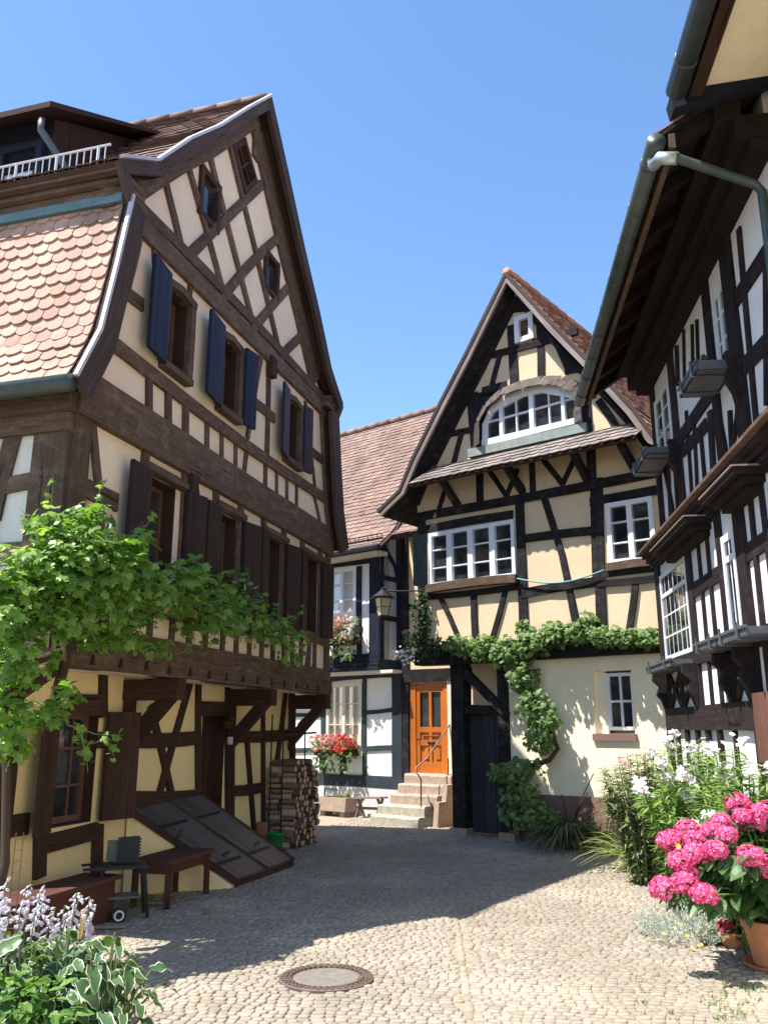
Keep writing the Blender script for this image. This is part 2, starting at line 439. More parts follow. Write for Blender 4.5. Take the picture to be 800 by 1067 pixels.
# ------------------------------------------------------------------ generic builders
def quv(pl, px, off=0.0):
    return [pl.uv(x, y, off) for x, y in px]
def rectuv(pl, px, off=0.0):
    """4 pixel corners TL TR BR BL -> upright rectangle in facade coordinates"""
    q = quv(pl, px, off)
    l = (q[0][0] + q[3][0]) / 2; r = (q[1][0] + q[2][0]) / 2; t = (q[0][1] + q[1][1]) / 2; b = (q[2][1] + q[3][1]) / 2
    return [(l, t), (r, t), (r, b), (l, b)]
def wall(mb, pl, outer, holes, off, thick=.34, inner=.24):
    """front skin of a wall with real openings, reveals, and a back skin"""
    loops = [[pl.pt(u, v, off) for u, v in outer]] + [[pl.pt(u, v, off) for u, v in h] for h in holes]
    flat = [q for l in loops for q in l]
    tri = geometry.tessellate_polygon(loops)
    fs = []
    for a, b, c in tri:
        n = (flat[b] - flat[a]).cross(flat[c] - flat[a])
        if n.length < 1e-9: continue
        fs.append((a, b, c) if n.dot(pl.n) > 0 else (a, c, b))
    mb.add(flat, fs)
    for li, l in enumerate(loops):
        n = len(l); d = -pl.n * (thick if li == 0 else inner)
        vs = l + [q + d for q in l]
        mb.add(vs, [(i, (i + 1) % n, (i + 1) % n + n, i + n) for i in range(n)])
    back = [pl.pt(u, v, off - thick) for u, v in outer]
    tri = geometry.tessellate_polygon([back])
    mb.add(back, [tuple(t) for t in tri])
def lerp2(a, b, t): return (a[0] + (b[0] - a[0]) * t, a[1] + (b[1] - a[1]) * t)
def qpt(q, s, t):                          # s right 0..1, t down 0..1
    return lerp2(lerp2(q[0], q[1], s), lerp2(q[3], q[2], s), t)
def window(root, pl, q, off, nx, ny, heavy=(), fw=.07, bw=.025, hw=.07, mf='win_white', mp='glass', set_=-.06, dep=.06, label=None, ys=None, curtain=False, xs=None, casing=0, top_bar=None):
    """frame with glazing bars; pane as sub-part. q = TL TR BR BL in facade uv"""
    f = MB(); o0 = off + set_ - dep; o1 = off + set_
    W = (Vector(q[1]) - Vector(q[0])).length; Hh = (Vector(q[3]) - Vector(q[0])).length
    i = lambda s, t: qpt(q, s, t)
    fx = fw / W / 2; fy = fw / Hh / 2
    for a, b in (((0, fy), (1, fy)), ((0, 1 - fy), (1, 1 - fy))): f.beam(pl, [i(*a), i(*b)], fw, o0, o1, 0, jit=.01)
    for a, b in (((fx, 0), (fx, 1)), ((1 - fx, 0), (1 - fx, 1))): f.beam(pl, [i(*a), i(*b)], fw, o0, o1 + .004, 0, jit=.01)
    xs = xs or [k / nx for k in range(1, nx)]
    for k, x in enumerate(xs):
        h = (k in heavy)
        f.beam(pl, [i(x, fy), i(x, 1 - fy)], hw if h else bw, o0 + .012, o1 - (.0 if h else .012), 0, jit=.01)
    ys = ys or [k / ny for k in range(1, ny)]
    for k, y in enumerate(ys):
        f.beam(pl, [i(fx, y), i(1 - fx, y)], hw if (top_bar == k) else bw, o0 + .010, o1 - (.003 if top_bar == k else .015), 0, jit=.01)
    if casing:
        c = casing
        for a, b in (((0, 0), (1, 0)), ((0, 1), (1, 1))):
            dy = -c / 2 if a[1] == 0 else c / 2
            A = i(*a); B = i(*b)
            f.beam(pl, [(A[0] - c, A[1] - dy), (B[0] + c, B[1] - dy)], c, off - .02, off + .025, 0, jit=.01)
        for s in (0, 1):
            dx = -c / 2 if s == 0 else c / 2
            A = i(s, 0); B = i(s, 1)
            f.beam(pl, [(A[0] + dx, A[1]), (B[0] + dx, B[1])], c, off - .02, off + .022, 0, jit=.01)
    fr = f.build('window', M[mf], root)
    if label: fr['label'] = label
    g = MB(); g.pprism(pl, [i(fx, fy), i(1 - fx, fy), i(1 - fx, 1 - fy), i(fx, 1 - fy)], o0 + .02, o0 + .026)
    g.build('pane', M[mp], fr)
    if curtain:
        c = MB(); n = 26; vs = []; fs = []
        for k in range(n + 1):
            for t in (0.0, 1.0):
                a = i(k / n, t); vs.append(pl.pt(a[0], a[1], o0 + .006 + .008 * math.sin(k * 2.1) + .004 * math.sin(k * 5)))
        for k in range(n): fs.append((k * 2, k * 2 + 1, k * 2 + 3, k * 2 + 2))
        c.add(vs, fs); c.build('curtain', M['curtain'], fr, smooth=True)
    return fr
def shutter(win, pl, q, off, th=.04, mat='sh_brown', boards=4, tilt=0.0):
    """board shutter lying (almost) open against the wall; tilt swings its outer edge off the wall"""
    f = MB()
    for k in range(boards):
        a = k / boards + .006; b = (k + 1) / boards - .006
        P = [qpt(q, a, 0), qpt(q, b, 0), qpt(q, b, 1), qpt(q, a, 1)]
        th2 = th + rnd.uniform(-.002, .002)
        ofs = [tilt * (1 - s) if tilt > 0 else -tilt * s for s in (a, b, b, a)]
        lo = [pl.pt(p[0], p[1], off + o) for p, o in zip(P, ofs)]; hi = [pl.pt(p[0], p[1], off + o + th2) for p, o in zip(P, ofs)]
        f.add([lo[3], lo[2], lo[1], lo[0], hi[3], hi[2], hi[1], hi[0]], [(3, 2, 1, 0), (4, 5, 6, 7), (0, 1, 5, 4), (1, 2, 6, 5), (2, 3, 7, 6), (3, 0, 4, 7)],
              uvs=[[(k * .37, 0), (k * .37, .1), (k * .37 + 1, .1), (k * .37 + 1, 0)], [(k * .37, 0), (k * .37, .16), (k * .37 + 1, .16), (k * .37 + 1, 0)]] + [[(k, 0), (k + 1, 0), (k + 1, .03), (k, .03)]] * 4)
    return f.build('shutter', M[mat], win)
def lining(win, pl, q, off, dep, mat='tb_dark'):
    """board lining of the window recess"""
    b = MB(); n = 4
    c = ((q[0][0] + q[2][0]) / 2, (q[0][1] + q[2][1]) / 2)
    for i in range(4):
        a, d = q[i], q[(i + 1) % 4]
        t = .014
        def ins(p): return (p[0] + (t if p[0] < c[0] else -t), p[1] + (t if p[1] < c[1] else -t))
        A, D = ins(a), ins(d)
        b.hexa([pl.pt(a[0], a[1], off - dep), pl.pt(d[0], d[1], off - dep), pl.pt(D[0], D[1], off - dep), pl.pt(A[0], A[1], off - dep),
                pl.pt(a[0], a[1], off + .004), pl.pt(d[0], d[1], off + .004), pl.pt(D[0], D[1], off + .004), pl.pt(A[0], A[1], off + .004)])
    return b.build('lining', M[mat], win)
def interior(root, pl, q, off, dep):
    """dark room seen through an opening"""
    b = MB()
    front = [pl.pt(u, v, off) for u, v in q]; bk = [pl.pt(u, v, off - dep) for u, v in q]
    b.add(bk, [(0, 1, 2, 3)])
    return b
def poly_y(prof, x):                        # linear interpolation in a list of (x, y)
    for (x0, y0), (x1, y1) in zip(prof, prof[1:]):
        if (x0 - x) * (x1 - x) <= 0 and x0 != x1: return y0 + (y1 - y0) * (x - x0) / (x1 - x0)
    return prof[0][1] if abs(x - prof[0][0]) < abs(x - prof[-1][0]) else prof[-1][1]
class Prof:
    """a polyline (d, z) walked from the eave up; pos(b, h) gives the point at run length b, raised h along its normal"""
    def __init__(s, pts):
        s.p = [Vector(q) for q in pts]; s.L = [0]
        for a, b in zip(s.p, s.p[1:]): s.L.append(s.L[-1] + (b - a).length)
    def pos(s, b, h=0):
        k = 0
        while k < len(s.p) - 2 and b > s.L[k + 1]: k += 1
        d = (s.p[k + 1] - s.p[k]).normalized(); q = s.p[k] + d * (b - s.L[k])
        n = Vector((-d.y, d.x))
        if n.y < 0: n = -n
        return q + n * h
def tiles(mb, f, a0, a1, b1, tw=.17, th=.14, rnd_=.6, ln=None, lift=.026, thick=.012, b0=0.0, amin=None, amax=None, hb=.004):
    """overlapping plain tiles with a rounded lower edge; f(a, b, h) -> point"""
    ln = ln or th * 1.9
    rows = int((b1 - b0) / th) + 1
    nA = 5
    for r in range(rows):
        b = b0 + r * th
        if b > b1 - .02: break
        lo = amin(b) if amin else a0; hi = amax(b) if amax else a1
        st = a0 + (0.5 if r % 2 else 0.0) * tw - tw
        n = int((a1 - a0) / tw) + 3
        be = min(b + ln, b1 + .02)
        for c in range(n):
            x0 = st + c * tw + .003 + rnd.uniform(-.003, .003); x1 = x0 + tw - .006
            if x1 <= lo + .01 or x0 >= hi - .01: continue
            j = rnd.uniform(-.006, .006); lf = lift + rnd.uniform(-.004, .006); sk = rnd.uniform(-.004, .004)
            up = []
            bot = []
            for k in range(nA):
                t = k / (nA - 1) * 2 - 1
                x = (x0 + x1) / 2 + t * (x1 - x0) / 2
                y = b + j + sk * t + rnd_ * (tw / 2) * (1 - math.sqrt(max(0, 1 - t * t * .98))) * .9
                bot.append((min(max(x, lo), hi), y))
            ym = be
            xs = [min(max(x0, lo), hi), min(max(x1, lo), hi)]
            if xs[1] - xs[0] < .012: continue
            hgt = lambda y: hb + (lf - hb) * max(0.0, (be - y)) / (be - b)
            vs = [f(x, y, hgt(y)) for x, y in bot] + [f(xs[1], ym, hb), f(xs[0], ym, hb)]
            m = len(vs)
            vs += [f(x, y, hgt(y) - thick) for x, y in bot]
            fs = [tuple(range(m))] + [(k, m + k, m + k + 1, k + 1) for k in range(nA - 1)]
            fs += [(0, m - 1, m)] + [(m - 2, nA - 1, m + nA - 1)]
            mb.add(vs, fs)
def sweep(mb, f, prof_pts, a0, a1, thick):
    """roof deck: slab under the tiles along the profile"""
    P = Prof(prof_pts); L = P.L
    top0 = []; top1 = []; bo0 = []; bo1 = []
    for b in L:
        top0.append(f(a0, b, 0)); top1.append(f(a1, b, 0)); bo0.append(f(a0, b, -thick)); bo1.append(f(a1, b, -thick))
    n = len(L); vs = top0 + top1 + bo0 + bo1; fs = []
    for i in range(n - 1):
        fs.append((i, i + 1, n + i + 1, n + i)); fs.append((2 * n + i, 3 * n + i, 3 * n + i + 1, 2 * n + i + 1))
        fs.append((i, 2 * n + i, 2 * n + i + 1, i + 1)); fs.append((n + i, n + i + 1, 3 * n + i + 1, 3 * n + i))
    fs.append((0, n, 3 * n, 2 * n)); fs.append((n - 1, 3 * n - 1, 4 * n - 1, 2 * n - 1))
    mb.add(vs, fs)
# ------------------------------------------------------------------ foliage
def frame_of(nrm, fwd):
    z = Vector(nrm).normalized(); y = Vector(fwd) - z * Vector(fwd).dot(z)
    if y.length < 1e-4: y = z.orthogonal()
    y.normalize(); return y.cross(z), y, z
VINE = [(0, 0), (.30, -.12), (.52, .18), (.36, .36), (.56, .62), (.24, .66), (0, 1.0), (-.24, .66), (-.56, .62), (-.36, .36), (-.52, .18), (-.30, -.12)]
def leaf_vine(mb, p, nrm, fwd, s, mi=0, curl=.18):
    x, y, z = frame_of(nrm, fwd)
    vs = []
    for a, b in VINE:
        vs.append(p + x * (a * s) + y * (b * s) + z * (s * (-curl * (abs(a) * 1.6) ** 2 + .10 * math.sin(b * 3) - curl * .5 * b * b)))
    vs.append(p + y * (.38 * s) + z * (s * .05))
    c = len(vs) - 1; n = len(VINE)
    mb.add(vs, [(c, i, (i + 1) % n) for i in range(n)], mi)
def leaf_lance(mb, p, nrm, fwd, L, w, mi=0, bend=.15, fold=.25, seg=3):
    x, y, z = frame_of(nrm, fwd)
    vs = []; fs = []
    for k in range(seg + 1):
        t = k / seg; ww = w * (math.sin(math.pi * min(.98, .12 + t * .86)) ** .8) * .5
        c = p + y * (L * t) - z * (bend * L * t * t)
        vs += [c - x * ww + z * (fold * ww), c, c + x * ww + z * (fold * ww)]
    for k in range(seg):
        a = k * 3
        fs += [(a, a + 1, a + 4, a + 3), (a + 1, a + 2, a + 5, a + 4)]
    mb.add(vs, fs, mi)
def rdir():
    while True:
        v = Vector((rnd.uniform(-1, 1), rnd.uniform(-1, 1), rnd.uniform(-1, 1)))
        if .05 < v.length < 1: return v.normalized()
def in_blob(c, r):
    d = rdir(); k = rnd.random() ** .45
    return Vector((c[0] + d.x * r[0] * k, c[1] + d.y * r[1] * k, c[2] + d.z * r[2] * k)), d
SUNDIR = Vector((-.94, -.34, 0)).normalized() * math.cos(R(63.7)) + Vector((0, 0, math.sin(R(63.7))))
def vine_cloud(mb, blobs, n, s0, s1, out=(0, 0, 0), upw=.7, mi=0):
    """n leaves spread through ellipsoids (centre, radii, weight)"""
    ws = [b[2] if len(b) > 2 else b[1][0] * b[1][1] * b[1][2] for b in blobs]
    tot = sum(ws)
    for b, w in zip(blobs, ws):
        for _ in range(max(1, int(n * w / tot))):
            p, d = in_blob(b[0], b[1])
            nm = (d * .5 + Vector(out) * .6 + Vector((0, 0, upw)) + rdir() * .75).normalized()
            fw = (Vector((0, 0, -.6)) + d * .5 + rdir() * .7)
            leaf_vine(mb, p, nm, fw, rnd.uniform(s0, s1), mi)
def twig(mb, pts, r0=.006, r1=.002, mi=0): mb.tube(pts, r0, 5, mi, r1)
def petalball(mb, c, r, n, ps, mi=0, squash=.85):
    """mop-head of small four-petalled florets"""
    for _ in range(n):
        d = rdir()
        if d.z < -.6: d.z = -d.z * .5; d.normalize()
        p = Vector(c) + Vector((d.x, d.y, d.z * squash)) * (r * rnd.uniform(.86, 1.03))
        x, y, z = frame_of(d + rdir() * .35, rdir())
        for k in range(4):
            t = k * math.pi / 2; a = x * math.cos(t) + y * math.sin(t); b = z.cross(a)
            w = ps * .42
            mb.add([p, p + a * ps * .6 - b * w + z * ps * .12, p + a * ps + z * ps * .05, p + a * ps * .6 + b * w + z * ps * .12], [(0, 1, 2, 3)], mi)
def floret(mb, p, d, s, mi=0, n=5):
    x, y, z = frame_of(d, rdir())
    for k in range(n):
        t = k * 2 * math.pi / n; a = x * math.cos(t) + y * math.sin(t); b = z.cross(a)
        mb.add([p, p + a * s * .6 - b * s * .38 + z * s * .3, p + a * s + z * s * .2, p + a * s * .6 + b * s * .38 + z * s * .3], [(0, 1, 2, 3)], mi)
# ================================================================== SKY, SUN, CAMERA
wd = bpy.data.worlds.new('World'); S_.world = wd; wd.use_nodes = True
nt = wd.node_tree; nt.nodes.clear()
wo = nt.nodes.new('ShaderNodeOutputWorld'); bg = nt.nodes.new('ShaderNodeBackground'); sk = nt.nodes.new('ShaderNodeTexSky')
SUN_EL, SUN_AZ = R(63.7), math.atan2(SUNDIR.x, SUNDIR.y)
sk.sky_type = 'NISHITA'; sk.sun_disc = False; sk.sun_elevation = SUN_EL; sk.sun_rotation = SUN_AZ
sk.air_density = 1.0; sk.dust_density = .2; sk.ozone_density = 1.6; sk.altitude = 200
bg.inputs[1].default_value = .138
hs = nt.nodes.new('ShaderNodeHueSaturation'); hs.inputs['Saturation'].default_value = 1.12
nt.links.new(sk.outputs[0], hs.inputs['Color']); nt.links.new(hs.outputs[0], bg.inputs[0]); nt.links.new(bg.outputs[0], wo.inputs[0])
sl = bpy.data.lights.new('sun', 'SUN'); sl.energy = 4.9; sl.angle = R(.53); sl.color = (1, .955, .88)
so = bpy.data.objects.new('sun', sl); COL.objects.link(so); so.location = (0, 0, 30)
so.rotation_euler = SUNDIR.to_track_quat('Z', 'Y').to_euler()
cam = bpy.data.cameras.new('camera'); co = bpy.data.objects.new('camera', cam); COL.objects.link(co)
cam.sensor_fit = 'VERTICAL'; cam.sensor_height = 36; cam.lens = 36 * FPX / 1067; cam.clip_end = 3000; cam.clip_start = .05
co.location = CAM; co.rotation_euler = (math.pi / 2 + PITCH, 0, 0); S_.camera = co
S_.view_settings.view_transform = 'Standard'; S_.view_settings.look = 'None'; S_.view_settings.exposure = 1.12; S_.view_settings.gamma = 1
S_.render.resolution_x = 767; S_.render.resolution_y = 1024
S_.cycles.max_bounces = 8; S_.cycles.diffuse_bounces = 5; S_.cycles.transparent_max_bounces = 12
# ================================================================== FACADE PLANES
L = Plane((-1.33, 12.88), vp(660)); L.u.normalize()
Mp = Plane(gnd(655, 887), -vp(-740))
Sp = Plane(gnd(385, 851), -vp(-740))
Rp = Plane((3.72, 11.8), -vp(503))
# ================================================================== GROUND
def ground_all():
    g = MB(); n = 1500
    g.add([(-n, -n, -.05), (n, -n, -.05), (n, n, -.05), (-n, n, -.05)], [(0, 1, 2, 3)])
    struct(g.build('ground', simple('earth', (.16, .13, .09), 1, 0, .3, .8, 0)))
    # sand bed under the setts
    b = MB(); b.add([(-9, .5, -.004), (8, .5, -.004), (8, 24, -.004), (-9, 24, -.004)], [(0, 1, 2, 3)])
    m, nt, bs, _ = mk('sand_joints')
    p = wpos(nt); n1 = tex(nt, p, 40, 4); n2 = tex(nt, p, 1.7, 4)
    c = ramp(nt, n1, [(.3, (.22, .185, .13)), (.7, (.34, .29, .21))])
    c = mixc(nt, ramp(nt, n2, [(.5, (0, 0, 0)), (.68, (.8, .8, .8))]), c, (.13, .15, .05))
    nt.links.new(c, bs.inputs['Base Color']); bs.inputs['Roughness'].default_value = 1
    struct(b.build('joint_sand', m))
    # the setts, laid in gently waving courses
    s = MB()
    y = 2.6; row = 0
    ang = R(-14)
    ca, sa = math.cos(ang), math.sin(ang)
    def place(cx, cy, w, d, h, yaw):
        c, s_ = math.cos(yaw), math.sin(yaw)
        pts = [(-w / 2, -d / 2), (w / 2, -d / 2), (w / 2, d / 2), (-w / 2, d / 2)]
        pts = [(a * rnd.uniform(.82, 1.06), b * rnd.uniform(.82, 1.06)) for a, b in pts]
        tl = rnd.uniform(-.012, .012), rnd.uniform(-.012, .012)
        o8 = []
        for i in range(4):      # corner-cut outline
            a = pts[i]; b = pts[(i + 1) % 4]
            k = rnd.uniform(.10, .24)
            o8 += [(a[0] + (b[0] - a[0]) * k, a[1] + (b[1] - a[1]) * k), (a[0] + (b[0] - a[0]) * (1 - k * .9), a[1] + (b[1] - a[1]) * (1 - k * .9))]
        rings = ((1.0, -.03), (.97, h * .45), (.84, h))
        vs = []
        for sc, z in rings:
            for a, b in o8:
                a2 = a * sc; b2 = b * sc
                zz = z + (tl[0] * a2 + tl[1] * b2) * 3 * (z > 0)
                vs.append((cx + a2 * c - b2 * s_, cy + a2 * s_ + b2 * c, zz))
        fs = []
        for r in range(2):
            for i in range(8):
                j = (i + 1) % 8
                fs.append((r * 8 + i, r * 8 + j, r * 8 + 8 + j, r * 8 + 8 + i))
        fs.append(tuple(16 + i for i in range(8)))
        s.add(vs, fs)
    # a straight run of kerb setts through the paving
    A, B_ = gnd(474, 948), gnd(491, 1075); A.z = B_.z = 0
    dr = (B_ - A).normalized(); nr = Vector((-dr.y, dr.x, 0)); Ll = (B_ - A).length; q = 0
    while q < Ll:
        w_ = rnd.uniform(.10, .20); c = A + dr * (q + w_ / 2) + nr * rnd.uniform(-.008, .008)
        place(c.x, c.y, w_, .055, .007, math.atan2(dr.y, dr.x)); q += w_ + .006
    r = 0
    v = -3.0
    while v < 24:
        d = rnd.uniform(.048, .068)
        u = -13.0 + rnd.uniform(0, .1)
        while u < 12:
            w = rnd.uniform(.050, .092)
            uu = u + w / 2
            wob = .10 * math.sin(uu * 1.15 + v * .2) + .05 * math.sin(uu * 2.7 + v) + .012 * math.sin(uu * 9 + v * 3)
            vv = v + d / 2 + wob
            X = uu * ca - vv * sa; Y = uu * sa + vv * ca
            if 3.2 < Y < 19.5 and -.56 * Y - .3 < X < .54 * Y + .3 and X < 4.2 and L.loc(Vector((X, Y, 0)))[1] > -.5:
                dm = math.hypot(X + .40, (Y - 6.52))
                ln_ = Vector((X, Y, 0)) - A; on = abs(ln_.dot(nr)) < .05 and -.02 < ln_.dot(dr) < Ll
                if dm > .335 and not on:
                    far = Y > 15
                    place(X, Y, w, d, rnd.uniform(.003, .011), ang + .115 * math.cos(uu * 1.15 + v * .2) + rnd.uniform(-.09, .09))
            u += w + rnd.uniform(.002, .007)
        v += d + rnd.uniform(.001, .006)
    m, nt, bs, _ = mk('granite_setts')
    isl = island(nt)
    c = ramp(nt, isl, [(0, (.22, .185, .145)), (.3, (.30, .258, .205)), (.55, (.36, .31, .25)), (.8, (.25, .225, .20)), (1, (.37, .30, .245))])
    p = wpos(nt); n1 = tex(nt, p, 55, 5, .7); n2 = tex(nt, p, .9, 4); n3 = tex(nt, p, 7, 5)
    c = mixc(nt, ramp(nt, n1, [(.42, (0, 0, 0)), (.75, (.5, .5, .5))]), c, (.16, .14, .115))
    c = mixc(nt, ramp(nt, n2, [(.45, (0, 0, 0)), (.7, (.45, .45, .45))]), c, (.45, .37, .27))
    n4 = tex(nt, p, .45, 5, .6)
    c = mixc(nt, ramp(nt, n4, [(.42, (.45, .45, .45)), (.58, (0, 0, 0))]), c, (.22, .185, .135))
    c = mixc(nt, ramp(nt, n3, [(.58, (0, 0, 0)), (.72, (.35, .35, .35))]), c, (.22, .20, .11))
    nt.links.new(c, bs.inputs['Base Color']); bs.inputs['Roughness'].default_value = .82
    bump(nt, bs, n1, .5, .006)
    struct(s.build('cobblestone_paving', m, smooth=True))
ground_all()
# manhole cover
def manhole():
    c = gnd(340, 1020); c.z = 0
    t = thing('manhole_cover', 'round rusty manhole cover set in the cobblestones', 'manhole cover', c)
    f = MB(); prof = [(.33, -.02), (.33, .012), (.32, .017), (.275, .015), (.27, .008), (.24, .008)]
    f.lathe(c, prof + [(.225, .0)], 48)
    for i in range(40):
        a = 2 * math.pi * i / 40
        for rr in (.255, .285, .308):
            aa = a + rr * 20
            d = Vector((math.cos(aa), math.sin(aa), 0))
            f.box(c + d * rr + Vector((0, 0, .016)), d * .008, d.cross(Vector((0, 0, 1))) * .013, (0, 0, .006))
    f.build('iron_ring', simple('rusty_iron', (.15, .105, .085), .75, .3, .3, 20, .3), t)
    d = MB(); d.lathe(c, [(.228, -.02), (.228, .011), (.215, .014), (.0, .014)], 48)
    d.build('concrete_lid', simple('lid_concrete', (.165, .145, .12), .9, 0, .2, 18, .4), t)
manhole()
# tufts of grass and moss in the joints at the edges
def joint_grass():
    g = MB()
    def tuft(c, n, h):
        for _ in range(n):
            d = Vector((rnd.gauss(0, .5), rnd.gauss(0, .5), 1)).normalized()
            leaf_lance(g, c + Vector((rnd.gauss(0, .02), rnd.gauss(0, .02), 0)), rdir(), d, rnd.uniform(.5, 1) * h, .007, 0, .25, .1, 2)
    for _ in range(75):
        px = rnd.choice([rnd.uniform(740, 800), rnd.uniform(660, 790), rnd.uniform(120, 240)])
        py = rnd.uniform(985, 1066) if px > 650 else rnd.uniform(935, 970)
        c = gnd(px, py); c.z = 0
        tuft(c, rnd.randint(4, 12), rnd.uniform(.025, .06))
    for _ in range(40):
        q = L.pt(rnd.uniform(-4.3, -.9), 0, rnd.uniform(.0, .06)); tuft(Vector(q), 6, .09)
    o = g.build('grass_tufts', M['leaf_fresh']); o['kind'] = 'stuff'; o['label'] = 'short green grass growing in the paving joints'
joint_grass()
# ================================================================== LEFT HOUSE (brown timber, gable over the yard)
UC = -3.17
HW = [(3.46, 4.42), (3.2, 4.95), (3.05, 5.65), (2.9, 6.45)]           # lower roof profile: half width, height
HU = [(3.12, 6.70), (2.56, 7.06), (1.98, 7.75), (1.35, 8.40), (.62, 9.24), (0, 9.92)]
DEEP = 7.5
def left_house():
    root = thing('timber_framed_house', 'tall brown timber framed house with dark blue shutters and grapevine', 'house', L.pt(UC, 0, -3))
    K = Plane((L.pt(-6.36, 0, .5).x, L.pt(-6.36, 0, .5).y), L.n)      # flank that faces the viewer
    # ---- windows (pixel corners in the photo, squared up on the facade)
    W = []
    def rw(px, off=.5): return rectuv(L, px, off)
    A = rw([(168.8, 289), (197.8, 312), (195, 403), (166, 381)])
    B = rw([(226, 342), (248.6, 360), (247, 442), (224.5, 421)])
    C = rw([(295, 410), (310.5, 421.5), (310.5, 491), (294, 479)])
    t = (A[0][1] + B[0][1] + C[0][1]) / 3; b_ = (A[2][1] + B[2][1] + C[2][1]) / 3
    A, B, C = [[(q[0][0] + .07, t - .06), (q[1][0] - .07, t - .06), (q[1][0] - .07, b_ + .03), (q[0][0] + .07, b_ + .03)] for q in (A, B, C)]
    D = rw([(149.6, 492.7), (181.5, 508), (181.5, 560), (149.6, 560)])
    E_ = rw([(223.6, 533), (245, 542), (245, 600), (223.6, 600)])
    F_ = rw([(273.8, 558), (291, 565.8), (291, 620), (273.8, 620)])
    G = rw([(314.3, 578), (330, 583.8), (330, 640), (314.3, 640)])
    t = (D[0][1] + E_[0][1] + F_[0][1] + G[0][1]) / 4; b2 = 2.98
    D, E_, F_, G = [[(q[0][0], t), (q[1][0], t), (q[1][0], b2), (q[0][0], b2)] for q in (D, E_, F_, G)]
    g1 = quv(L, [(207.4, 168.6), (228.4, 195), (226, 243), (205, 223.5)], .5)
    g1 = rw([(207.4, 168.6), (228.4, 195), (226, 243.6), (205.3, 223.5)])
    g2 = quv(L, [(240.5, 152), (253.5, 143.5), (266.5, 190.5), (253.6, 203.5)], .5)
    g3 = rw([(275, 258), (289.6, 275.4), (288, 318), (273.5, 297)])
    up = [A, B, C, D, E_, F_, G, g1, g2, g3]
    # ---- walls
    w = MB()
    prof = [(UC - 3.19, 2.17), (UC - 3.19, 4.40)] + [(UC - (h - .10), z) for h, z in HW] + [(UC - (h - .42), z + .02) for h, z in HU[:1]] + [(UC - h + (.16 if h > .1 else 0), z - .16) for h, z in HU[1:]]
    rp = [(2 * UC - u, z) for u, z in prof][::-1]
    outer = prof[:-1] + [(UC, HU[-1][1] - .25)] + rp[1:]
    wall(w, L, outer, up, .5)
    w.build('gable_wall', M['pl_left_up'], root)
    w = MB()
    gw = rw([(54.4, 741), (101, 741), (97, 855), (52, 864)], 0)
    gd = rw([(208.7, 745), (233, 745), (232, 850), (208.5, 850)], 0); gd = [gd[0], gd[1], (gd[1][0], .35), (gd[0][0], .35)]
    wall(w, L, [(-6.2, -.05), (0, -.05), (0, 2.32), (-6.2, 2.32)], [gw, gd], 0, .34, .2)
    w.build('ground_floor_wall', M['pl_left_low'], root)
    w = MB()
    kp = [(-DEEP, -.05), (0, -.05), (0, 4.45), (-DEEP, 4.45)]
    wall(w, K, [(-DEEP, 2.2), (0, 2.2), (0, 4.45), (-DEEP, 4.45)], [], 0)
    K2 = Plane((L.pt(-6.2, 0, 0).x, L.pt(-6.2, 0, 0).y), L.n)
    wall(w, K2, [(-DEEP, -.05), (-.001, -.05), (-.001, 2.3), (-DEEP, 2.3)], [], 0)
    w.build('flank_wall', M['pl_flank'], root)
    w = MB()                                                          # far flank, back, jetty floor
    w.box(L.pt(-.17, 2.25, -DEEP / 2 + .1), L.u * .15, L.n * (DEEP / 2 - .3), (0, 0, 2.3))
    w.box(L.pt(UC, 3.2, -DEEP + .1), L.u * 3.1, L.n * .15, (0, 0, 3.2))
    w.box(L.pt(UC - .02, 2.30, -1.5), L.u * 3.15, L.n * 1.96, (0, 0, .10))
    w.build('rear_wall', M['pl_flank'], root)
    # ---- timbers of the gable side
    T = MB()
    def tb(px, wd, off=.5, pro=.022, ext=.02, w1=None): T.beam(L, quv(L, px, off), wd, off - .06, off + pro, ext, w1=w1)
    zb0, zb1 = 4.25, 4.66
    T.beam(L, [(UC - 3.19, 4.36), (UC + 3.19, 4.36)], .22, .42, .575, 0)      # double beam between the storeys
    T.beam(L, [(UC - 3.19, 4.56), (UC + 3.19, 4.56)], .22, .42, .56, 0)
    T.beam(L, [(UC - 3.19, 2.27), (UC + 3.19, 2.27)], .20, .40, .57, .02)     # jetty beam
    T.beam(L, [(UC - 3.19, 2.44), (UC + 3.19, 2.44)], .17, .42, .545, .02)
    T.beam(L, [(UC - 2.95, 6.46), (UC + 2.95, 6.49)], .21, .42, .55, .02)     # tie beam under the gable
    T.beam(L, [(UC - 2.9, 6.63), (UC + 2.9, 6.66)], .13, .42, .538, .02)
    zl = L.uv(213, 427, .5)[1]
    T.beam(L, [(UC - 3.05, 5.09), (UC + 3.05, 5.11)], .145, .44, .54, .04)    # sill rail of the upper storey
    for a, b in ((UC - 2.95, A[0][0] - .42), (B[1][0] + .38, C[0][0] - .38), (C[1][0] + .36, UC + 2.95)):
        T.beam(L, [(a, 5.66), (b, 5.68)], .13, .44, .524, 0)
    # rafters
    for sgn in (-1, 1):
        pr = [(UC + sgn * (h - .17), z) for h, z in HW]
        T.beam(L, pr, .20, .44, .545, 0)
        e_ = .0 if sgn < 0 else .17
        pr = [(UC + sgn * (2.55 - e_), 6.80)] + [(UC + sgn * max(0.02, h - .12 - e_), z - .17) for h, z in HU[2:-1]] + [(UC + sgn * .03, 9.62 - e_)]
        T.beam(L, pr, .20 if sgn < 0 else .40, .44, .545 if sgn < 0 else .533, 0)
    T.beam(L, [(UC, 9.0), (UC, 9.62)], .16, .44, .53, 0)
    # gable lattice
    def cp(x, y): return (130 + x / 3.333, 90 + y / 3.333)
